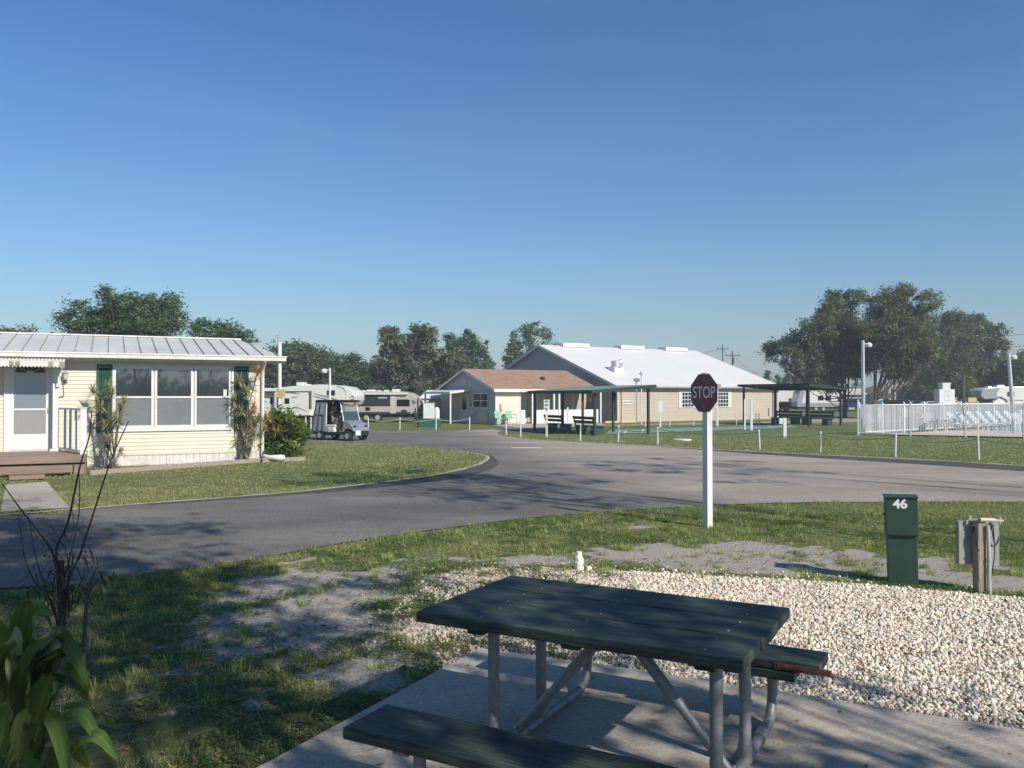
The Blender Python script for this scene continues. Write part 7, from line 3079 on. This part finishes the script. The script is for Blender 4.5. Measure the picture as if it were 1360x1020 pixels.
def car(label, px, Yv, m, rz, kind='suv', name='parked_car'):
    t = thing(name, label, 'car', Vector((P(px, 540, Yv).x, Yv, 0)), rz)
    if kind == 'suv':
        prof = [(-2.2, 0.4), (2.15, 0.4), (2.2, 0.85), (1.35, 1.0), (0.7, 1.5), (-1.6, 1.55), (-2.15, 1.0)]
        gl = [(1.15, 1.02), (0.65, 1.44), (-1.5, 1.48), (-1.85, 1.02)]
    elif kind == 'pickup':
        prof = [(-2.6, 0.5), (2.5, 0.5), (2.55, 0.95), (1.3, 1.08), (0.8, 1.6), (-0.5, 1.62), (-0.7, 1.08), (-2.6, 1.08)]
        gl = [(1.1, 1.1), (0.75, 1.53), (-0.4, 1.54), (-0.55, 1.1)]
    else:
        prof = [(-2.2, 0.35), (2.15, 0.35), (2.2, 0.75), (1.2, 0.9), (0.5, 1.35), (-1.1, 1.38), (-1.9, 0.95), (-2.2, 0.9)]
        gl = [(1.0, 0.92), (0.45, 1.29), (-1.0, 1.31), (-1.6, 0.94)]
    b = MB()
    b.prism(prof, -0.88, 0.88)
    b.build('body', M[m], t, bevel=0.06)
    b = MB()
    b.prism(gl, -0.89, 0.89)
    b.build('side_window', M['glass_dark'], t)
    for x in (-1.35, 1.4):
        for y in (-0.8, 0.8): wheel(t, (x, y, 0.33), 0.33, 0.2)
    for y in (-0.6, 0.6):
        b = MB()
        b.box(2.14, 2.215, y - 0.18, y + 0.18, 0.65, 0.8)
        b.build('headlight', M['lamp_glass'], t, bevel=0.01)
    return t


car('dark sport utility car parked under the tall live oak beyond the fence', 1181, 84, 'car_dark', R(170), 'suv')
car('blue pickup parked right of the right pavilion', 1134, 104, 'car_blue', R(185), 'pickup')
car('white car parked left of the white tower', 1236, 86, 'car_white', R(172), 'sedan')
car('dark car parked between the white car and the small houses', 1218, 96, 'car_dark', R(10), 'sedan')

# distant houses beyond the pool
def far_house(label, px, Yv, w_, d_, eh, rh, wallm, roofm, rz, front_gable=None):
    t = thing('distant_house', label, 'house', Vector((P(px, 540, Yv).x, Yv, 0)), rz)
    b = MB()
    b.box(-w_ / 2, w_ / 2, 0, d_, 0, eh)
    b.build('wall', M[wallm], t)
    b = MB()
    o_ = 0.4
    b.add([(-w_ / 2 - o_, -o_, eh), (w_ / 2 + o_, -o_, eh), (w_ / 2 + o_ - 1.6, d_ / 2, rh), (-w_ / 2 - o_ + 1.6, d_ / 2, rh), (w_ / 2 + o_, d_ + o_, eh), (-w_ / 2 - o_, d_ + o_, eh)], [(0, 1, 2, 3), (3, 2, 4, 5), (0, 3, 5), (1, 4, 2), (0, 5, 4, 1)])
    rf = b.build('roof', M[roofm], t)
    if front_gable:
        x, gw, gh = front_gable
        b = MB()
        b.add([(x - gw / 2, -1.2, 0), (x + gw / 2, -1.2, 0), (x + gw / 2, -1.2, eh), (x, -1.2, gh), (x - gw / 2, -1.2, eh), (x - gw / 2, 1, 0), (x + gw / 2, 1, 0), (x + gw / 2, 1, eh), (x, 1, gh), (x - gw / 2, 1, eh)],
              [(0, 1, 2, 3, 4), (5, 9, 8, 7, 6), (0, 5, 6, 1), (1, 6, 7, 2), (2, 7, 8, 3), (3, 8, 9, 4), (4, 9, 5, 0)])
        b.build('front_gable', M['vinyl_grey'], t)
        b = MB()
        for s_ in (-1, 1): b.bar((x + s_ * (gw / 2 + 0.2), -1.25, eh - 0.1), (x, -1.25, gh + 0.1), 0.12, 0.16)
        b.build('gable_trim', M['white'], rf)
    for k in (-0.3, 0.25):
        b = MB()
        b.box(w_ * k - 0.5, w_ * k + 0.5, -0.03, -0.001, 1.0, 1.9)
        b.build('window', M['glass_dark'], t)
    return t


far_house('distant white house with a small grey front gable beyond the pool', 1203, 118, 8, 7, 2.2, 3.4, 'white', 'brick_pink', R(5), (-1.0, 3.2, 3.2))
far_house('distant house with a brown hip roof right of the grey gable', 1228, 122, 9, 8, 2.2, 3.9, 'vinyl_tan', 'brick_pink', R(-10))
far_house('distant pale house under the trees between the pavilion and the tall live oak', 1142, 120, 9, 7, 2.1, 3.0, 'vinyl_grey', 'vinyl_tan', R(0))
far_house('distant house roof showing between the white tower and the motorhome', 1277, 120, 7, 7, 2.2, 3.7, 'vinyl_tan', 'brick_pink', R(12))
b = MB()
b.tube([(0, 0, 0), (0, 0, P(1289, 531, 82).z - 0.25)], 0.3, 6)
b.box(-0.4, 0.4, -0.3, 0.3, P(1289, 531, 82).z - 0.25, P(1289, 528, 82).z)
o = simple('orange_crate_stack', 'small orange tan stand between the young tree and the motorhome', 'stand', b, M['tan_sign'])
o.name = 'orange_stand'
o.location = (P(1289.5, 540, 82).x, 82, 0)
# ------------------------------------------------------------------ golf cart with driver
cr = G(425, 584.5)
cf = G(463.5, 586)
hd = Vector((0.86, -0.51, 0)).normalized()
lat = Vector((-hd.y, hd.x, 0))                       # cart's left, away from the viewer
CS = 0.93                                             # overall size of this cart
WBASE, TRK = 1.50, 0.46
ang = math.atan2(hd.y, hd.x)
o0 = (cr + cf) / 2 + lat * TRK
cart = thing('golf_cart', 'silver golf cart with a black roof and grey rear curtain driving on the road', 'golf cart', o0, ang)
wb2 = 0.78
b = MB()
b.box(-1.18, 0.55, -0.50, 0.50, 0.26, 0.36)
b.box(0.5, 1.05, -0.40, 0.40, 0.24, 0.36)
b.box(0.98, 1.12, -0.48, 0.48, 0.24, 0.40)
b.box(-0.62, -0.1, -0.46, 0.46, 0.22, 0.34)
b.build('chassis', M['black'], cart, bevel=0.02)
for x in (-wb2, wb2):
    for y in (-TRK, TRK): wheel(cart, (x, y, 0.215), 0.215, 0.18)
# rear body
b = MB()
b.prism([(-1.22, 0.36), (-0.38, 0.36), (-0.36, 0.60), (-0.50, 0.68), (-1.10, 0.66), (-1.24, 0.55)], -0.53, 0.53)
b.build('rear_body', M['canvas'], cart, bevel=0.04)
b = MB()
b.prism([(-0.36, 0.36), (0.02, 0.36), (0.02, 0.58), (-0.36, 0.58)], -0.50, 0.50)
b.build('seat_base', M['seat_white'], cart, bevel=0.03)
b = MB()
b.box(-0.42, 0.06, -0.49, 0.49, 0.585, 0.68)
b.build('seat', M['seat_white'], cart, bevel=0.03)
b = MB()
b.cbox((-0.46, 0, 0.92), (0.10, 0.96, 0.40), ry=R(-10))
b.build('backrest', M['black'], cart, bevel=0.03)
# front cowl
b = MB()
prof = [(0.42, 0.36), (0.52, 0.62), (0.50, 0.86), (0.66, 0.86), (0.92, 0.74), (1.08, 0.56), (1.14, 0.42), (1.05, 0.40), (1.02, 0.44), (0.95, 0.49), (0.78, 0.52), (0.62, 0.48), (0.55, 0.38)]
b.prism(prof, -0.50, 0.50)
cw = b.build('front_cowl', M['silver'], cart, bevel=0.06)
for y in (-0.36, 0.36):
    b = MB()
    b.cbox((1.03, y, 0.60), (0.10, 0.17, 0.10), ry=R(40))
    b.build('headlight', M['black'], cart, bevel=0.02)
b = MB()
b.box(1.125, 1.14, -0.40, -0.08, 0.24, 0.44)
b.build('number_plate', M['white'], cart)
b = MB()
b.box(0.0, 0.6, -0.48, 0.48, 0.361, 0.38)
b.build('floor', M['black'], cart)
# roof and frame
ZR = 1.66
b = MB()
b.prism([(-1.02, ZR - 0.01), (0.55, ZR - 0.01), (0.62, ZR + 0.02), (0.5, ZR + 0.07), (-0.95, ZR + 0.08), (-1.05, ZR + 0.04)], -0.55, 0.55)
b.build('roof', M['black'], cart, bevel=0.03)
b = MB()
for y in (-0.50, 0.50):
    b.tube([(0.56, y, 0.84), (0.36, y, ZR)], 0.020, 8)
    b.tube([(-0.44, y, 0.60), (-0.40, y, ZR)], 0.022, 8)
    b.tube([(-1.12, y, 0.60), (-0.92, y, ZR)], 0.018, 8)
b.tube([(0.37, -0.5, ZR - 0.03), (0.37, 0.5, ZR - 0.03)], 0.018, 8)
b.build('roof_frame', M['alu'], cart, smooth=True)
# windshield: clear upper, tinted lower half
b = MB()
b.cbox((0.515, 0, 1.04), (0.012, 0.96, 0.42), ry=R(-13.5))
b.build('windshield', M['windshield'], cart)
b = MB()
b.cbox((0.415, 0, 1.45), (0.008, 0.96, 0.38), ry=R(-13.5))
b.build('windshield', M['clear_vinyl'], cart)
# rear enclosure curtain: pleated fabric with a clear panel
for s in (-1, 1):
    b = MB()
    n = 12
    vs, fs = [], []
    for i in range(n + 1):
        u = i / n
        bx0 = -1.20 + u * (0.80)
        tx0 = -0.96 + u * 0.54
        off = 0.03 * math.sin(u * 17) + 0.02
        vs += [(bx0, s * (0.555 + off * 0.8), 0.40), ((bx0 * 0.45 + tx0 * 0.55), s * (0.535 + off * 0.4), 1.10), (tx0, s * 0.53, ZR)]
    for i in range(n):
        a = i * 3
        fs += [(a, a + 3, a + 4, a + 1), (a + 1, a + 4, a + 5, a + 2)]
    b.add(vs, fs)
    cu_ = b.build('curtain', M['canvas'], cart, fix=False)
    b = MB()
    for (u0, u1) in ((0.10, 0.40), (0.50, 0.92)):
        def q(u, k):
            lo, hi = Vector((-1.20 + u * 0.80, 0, 0.40)), Vector((-0.96 + u * 0.54, 0, ZR))
            m_ = Vector((lo.x * 0.45 + hi.x * 0.55, 0, 1.10))
            v_ = m_.lerp(hi, k)
            return (v_.x, s * 0.585 if k < 0.1 else s * 0.555, v_.z)
        b.add([q(u0, 0.03), q(u1, 0.03), q(u1, 0.88), q(u0, 0.88)], [(0, 1, 2, 3)])
    b.build('clear_panel', M['rv_grey'], cu_, fix=False)
b = MB()
b.add([(-1.22, -0.56, 0.4), (-1.22, 0.56, 0.4), (-1.0, 0.54, ZR), (-1.0, -0.54, ZR)], [(0, 1, 2, 3)])
b.build('rear_curtain', M['canvas'], cart, fix=False)
# steering wheel
b = MB()
c = Vector((0.30, -0.24, 0.90))
ring = []
for k in range(17):
    a = 2 * PI * k / 16
    v_ = Vector((0, math.cos(a) * 0.16, math.sin(a) * 0.16))
    v_.rotate(Matrix.Rotation(R(-52), 3, 'Y'))
    ring.append(c + v_)
b.tube(ring, 0.013, 8, cap=False)
b.tube([c, c + Vector((0.22, 0, -0.30))], 0.016, 8)
for k in (2, 8, 14): b.tube([c, ring[k]], 0.008, 6)
b.build('steering_wheel', M['black'], cart)
b = MB()
b.tube([(0.52, -0.5, 1.2), (0.55, -0.60, 1.22)], 0.012, 6)
b.cbox((0.55, -0.62, 1.25), (0.03, 0.10, 0.08))
b.build('mirror', M['alu'], cart)

# driver: skinned figure, seated, hands on the wheel
def skin_mesh(name, chains, m, parent, root=0, sub=1):
    """chains: list of lists of (x,y,z,r); first point of a chain may be an int index into earlier points"""
    V_, E_, Rr = [], [], []
    for ch in chains:
        prev = None
        for q in ch:
            if isinstance(q, int):
                prev = q
                continue
            V_.append(q[:3])
            Rr.append(q[3])
            i = len(V_) - 1
            if prev is not None: E_.append((prev, i))
            prev = i
    me = bpy.data.meshes.new(name + '_sk')
    me.from_pydata(V_, E_, [])
    o = bpy.data.objects.new(name + '_sk', me)
    COL.objects.link(o)
    md = o.modifiers.new('skin', 'SKIN')
    md.use_smooth_shade = True
    for i, sv in enumerate(me.skin_vertices[0].data):
        r_ = Rr[i]
        sv.radius = r_ if isinstance(r_, tuple) else (r_, r_)
        sv.use_root = (i == root)
    if sub:
        sm = o.modifiers.new('sub', 'SUBSURF')
        sm.levels = sub
        sm.render_levels = sub
    dg = bpy.context.evaluated_depsgraph_get()
    me2 = bpy.data.meshes.new_from_object(o.evaluated_get(dg))
    bpy.data.objects.remove(o)
    me2.name = name
    me2.materials.clear()
    me2.materials.append(m)
    ob = bpy.data.objects.new(name, me2)
    COL.objects.link(ob)
    if parent:
        ob.parent = parent
        KIDS.setdefault(parent.name, []).append(ob)
    return ob


M['cap_dark'] = mat('cap_dark', (0.03, 0.032, 0.04), 0.9)
M['hair'] = mat('hair_grey', (0.22, 0.21, 0.2), 0.9)
dy = -0.24
pp = thing('person', 'person in a dark shirt and dark cap driving the golf cart', 'person', cart.location.copy(), ang)
# 0 pelvis,1 belly,2 chest,3 upper chest,4 neck,5 head low,6 head mid,7 head top
ch = [[(-0.24, dy, 0.74, (0.13, 0.16)), (-0.25, dy, 0.90, (0.12, 0.15)), (-0.26, dy, 1.05, (0.12, 0.165)), (-0.24, dy, 1.18, (0.10, 0.155)), (-0.21, dy, 1.27, 0.055), (-0.18, dy, 1.34, (0.075, 0.065)), (-0.17, dy, 1.42, (0.095, 0.078)), (-0.18, dy, 1.50, (0.07, 0.06))]]
n = 8
def arm(s):
    sh_ = (-0.22, dy + s * 0.19, 1.16, 0.058)
    el_ = (-0.05, dy + s * 0.25, 0.92, 0.042)
    wr_ = (0.19, dy + s * 0.15, 0.95, 0.027)
    pl_ = (0.25, dy + s * 0.14, 0.965, (0.016, 0.035))
    return sh_, el_, wr_, pl_
idx0 = 8
for s in (-1, 1):
    a_, e_, w_, p_ = arm(s)
    ch.append([3, a_, e_, w_, p_])
    palm = idx0 + 3
    idx0 += 4
    for k in range(4):
        yy = p_[1] + (k - 1.5) * 0.018
        l_ = (0.9, 1.0, 0.95, 0.75)[k]
        ch.append([palm, (0.285 , yy, 0.975, 0.0095), (0.285 + 0.028 * l_, yy, 0.965, 0.009), (0.285 + 0.03 * l_, yy, 0.94, 0.008)])
        idx0 += 3
    ch.append([palm, (0.255, p_[1] - s * 0.045, 0.975, 0.010), (0.275, p_[1] - s * 0.06, 0.96, 0.009)])
    idx0 += 2
for s in (-1, 1):
    ch.append([0, (-0.14, dy + s * 0.10, 0.74, 0.085), (0.20, dy + s * 0.13, 0.74, 0.06), (0.24, dy + s * 0.13, 0.55, 0.05), (0.26, dy + s * 0.13, 0.42, 0.035), (0.38, dy + s * 0.14, 0.41, 0.035)])
skin_mesh('body', ch, M['skin'], pp)
# face
b = MB()
b.tube([(-0.085, dy, 1.43), (-0.06, dy, 1.41), (-0.078, dy, 1.395)], [0.008, 0.016, 0.012], 6)
for s in (-1, 1):
    b.cbox((-0.155, dy + s * 0.082, 1.42), (0.035, 0.015, 0.06))
b.build('nose_and_ears', M['skin'], pp, bevel=0.003)
b = MB()
for s in (-1, 1): b.cbox((-0.082, dy + s * 0.03, 1.435), (0.01, 0.022, 0.012))
b.cbox((-0.086, dy, 1.37), (0.01, 0.045, 0.008))
b.build('eyes_and_mouth', M['cap_dark'], pp)
shirt = [[(-0.24, dy, 0.78, (0.145, 0.175)), (-0.25, dy, 0.90, (0.14, 0.17)), (-0.26, dy, 1.05, (0.14, 0.18)), (-0.24, dy, 1.18, (0.115, 0.165)), (-0.22, dy, 1.24, (0.065, 0.07))]]
for s in (-1, 1):
    shirt.append([3, (-0.22, dy + s * 0.19, 1.16, 0.075), (-0.10, dy + s * 0.235, 0.99, 0.062)])
skin_mesh('shirt', shirt, M['navy'], pp)
tr_ = [[(-0.24, dy, 0.76, (0.15, 0.175)), (-0.14, dy, 0.75, (0.12, 0.15))]]
for s in (-1, 1):
    tr_.append([1, (-0.08, dy + s * 0.10, 0.75, 0.095), (0.18, dy + s * 0.13, 0.745, 0.075)])
skin_mesh('shorts', tr_, M['trousers'], pp)
b = MB()
b.tube([(-0.175, dy, 1.455), (-0.18, dy, 1.50), (-0.18, dy, 1.545), (-0.18, dy, 1.56)], [0.104, 0.10, 0.06, 0.01], 14)
b.cbox((-0.07, dy, 1.465), (0.14, 0.13, 0.012), ry=R(8))
b.build('cap', M['cap_dark'], pp, smooth=True)
b = MB()
for s in (-1, 1): b.cbox((0.34, dy + s * 0.14, 0.40), (0.24, 0.09, 0.07))
b.build('shoe', M['white_dirty'], pp, bevel=0.02)

# ------------------------------------------------------------------ light morning haze
b = MB()
b.box(-950, 950, -950, 950, -1.1, 22.0)
hz_ = b.build('haze', M['white'], None)
hz_.data.materials.clear()
hm = bpy.data.materials.new('haze_air')
hm.use_nodes = True
hn = hm.node_tree
for n_ in list(hn.nodes):
    if n_.type == 'BSDF_PRINCIPLED': hn.nodes.remove(n_)
pv = hn.nodes.new('ShaderNodeVolumePrincipled')
pv.inputs['Color'].default_value = (0.82, 0.90, 1.0, 1)
pv.inputs['Density'].default_value = 0.0014
pv.inputs['Anisotropy'].default_value = 0.2
hn.links.new(pv.outputs[0], hn.nodes['Material Output'].inputs['Volume'])
hz_.data.materials.append(hm)
tag(hz_, 'thin morning haze over the park', 'haze', kind='stuff')
scene.cycles.volume_bounces = 0
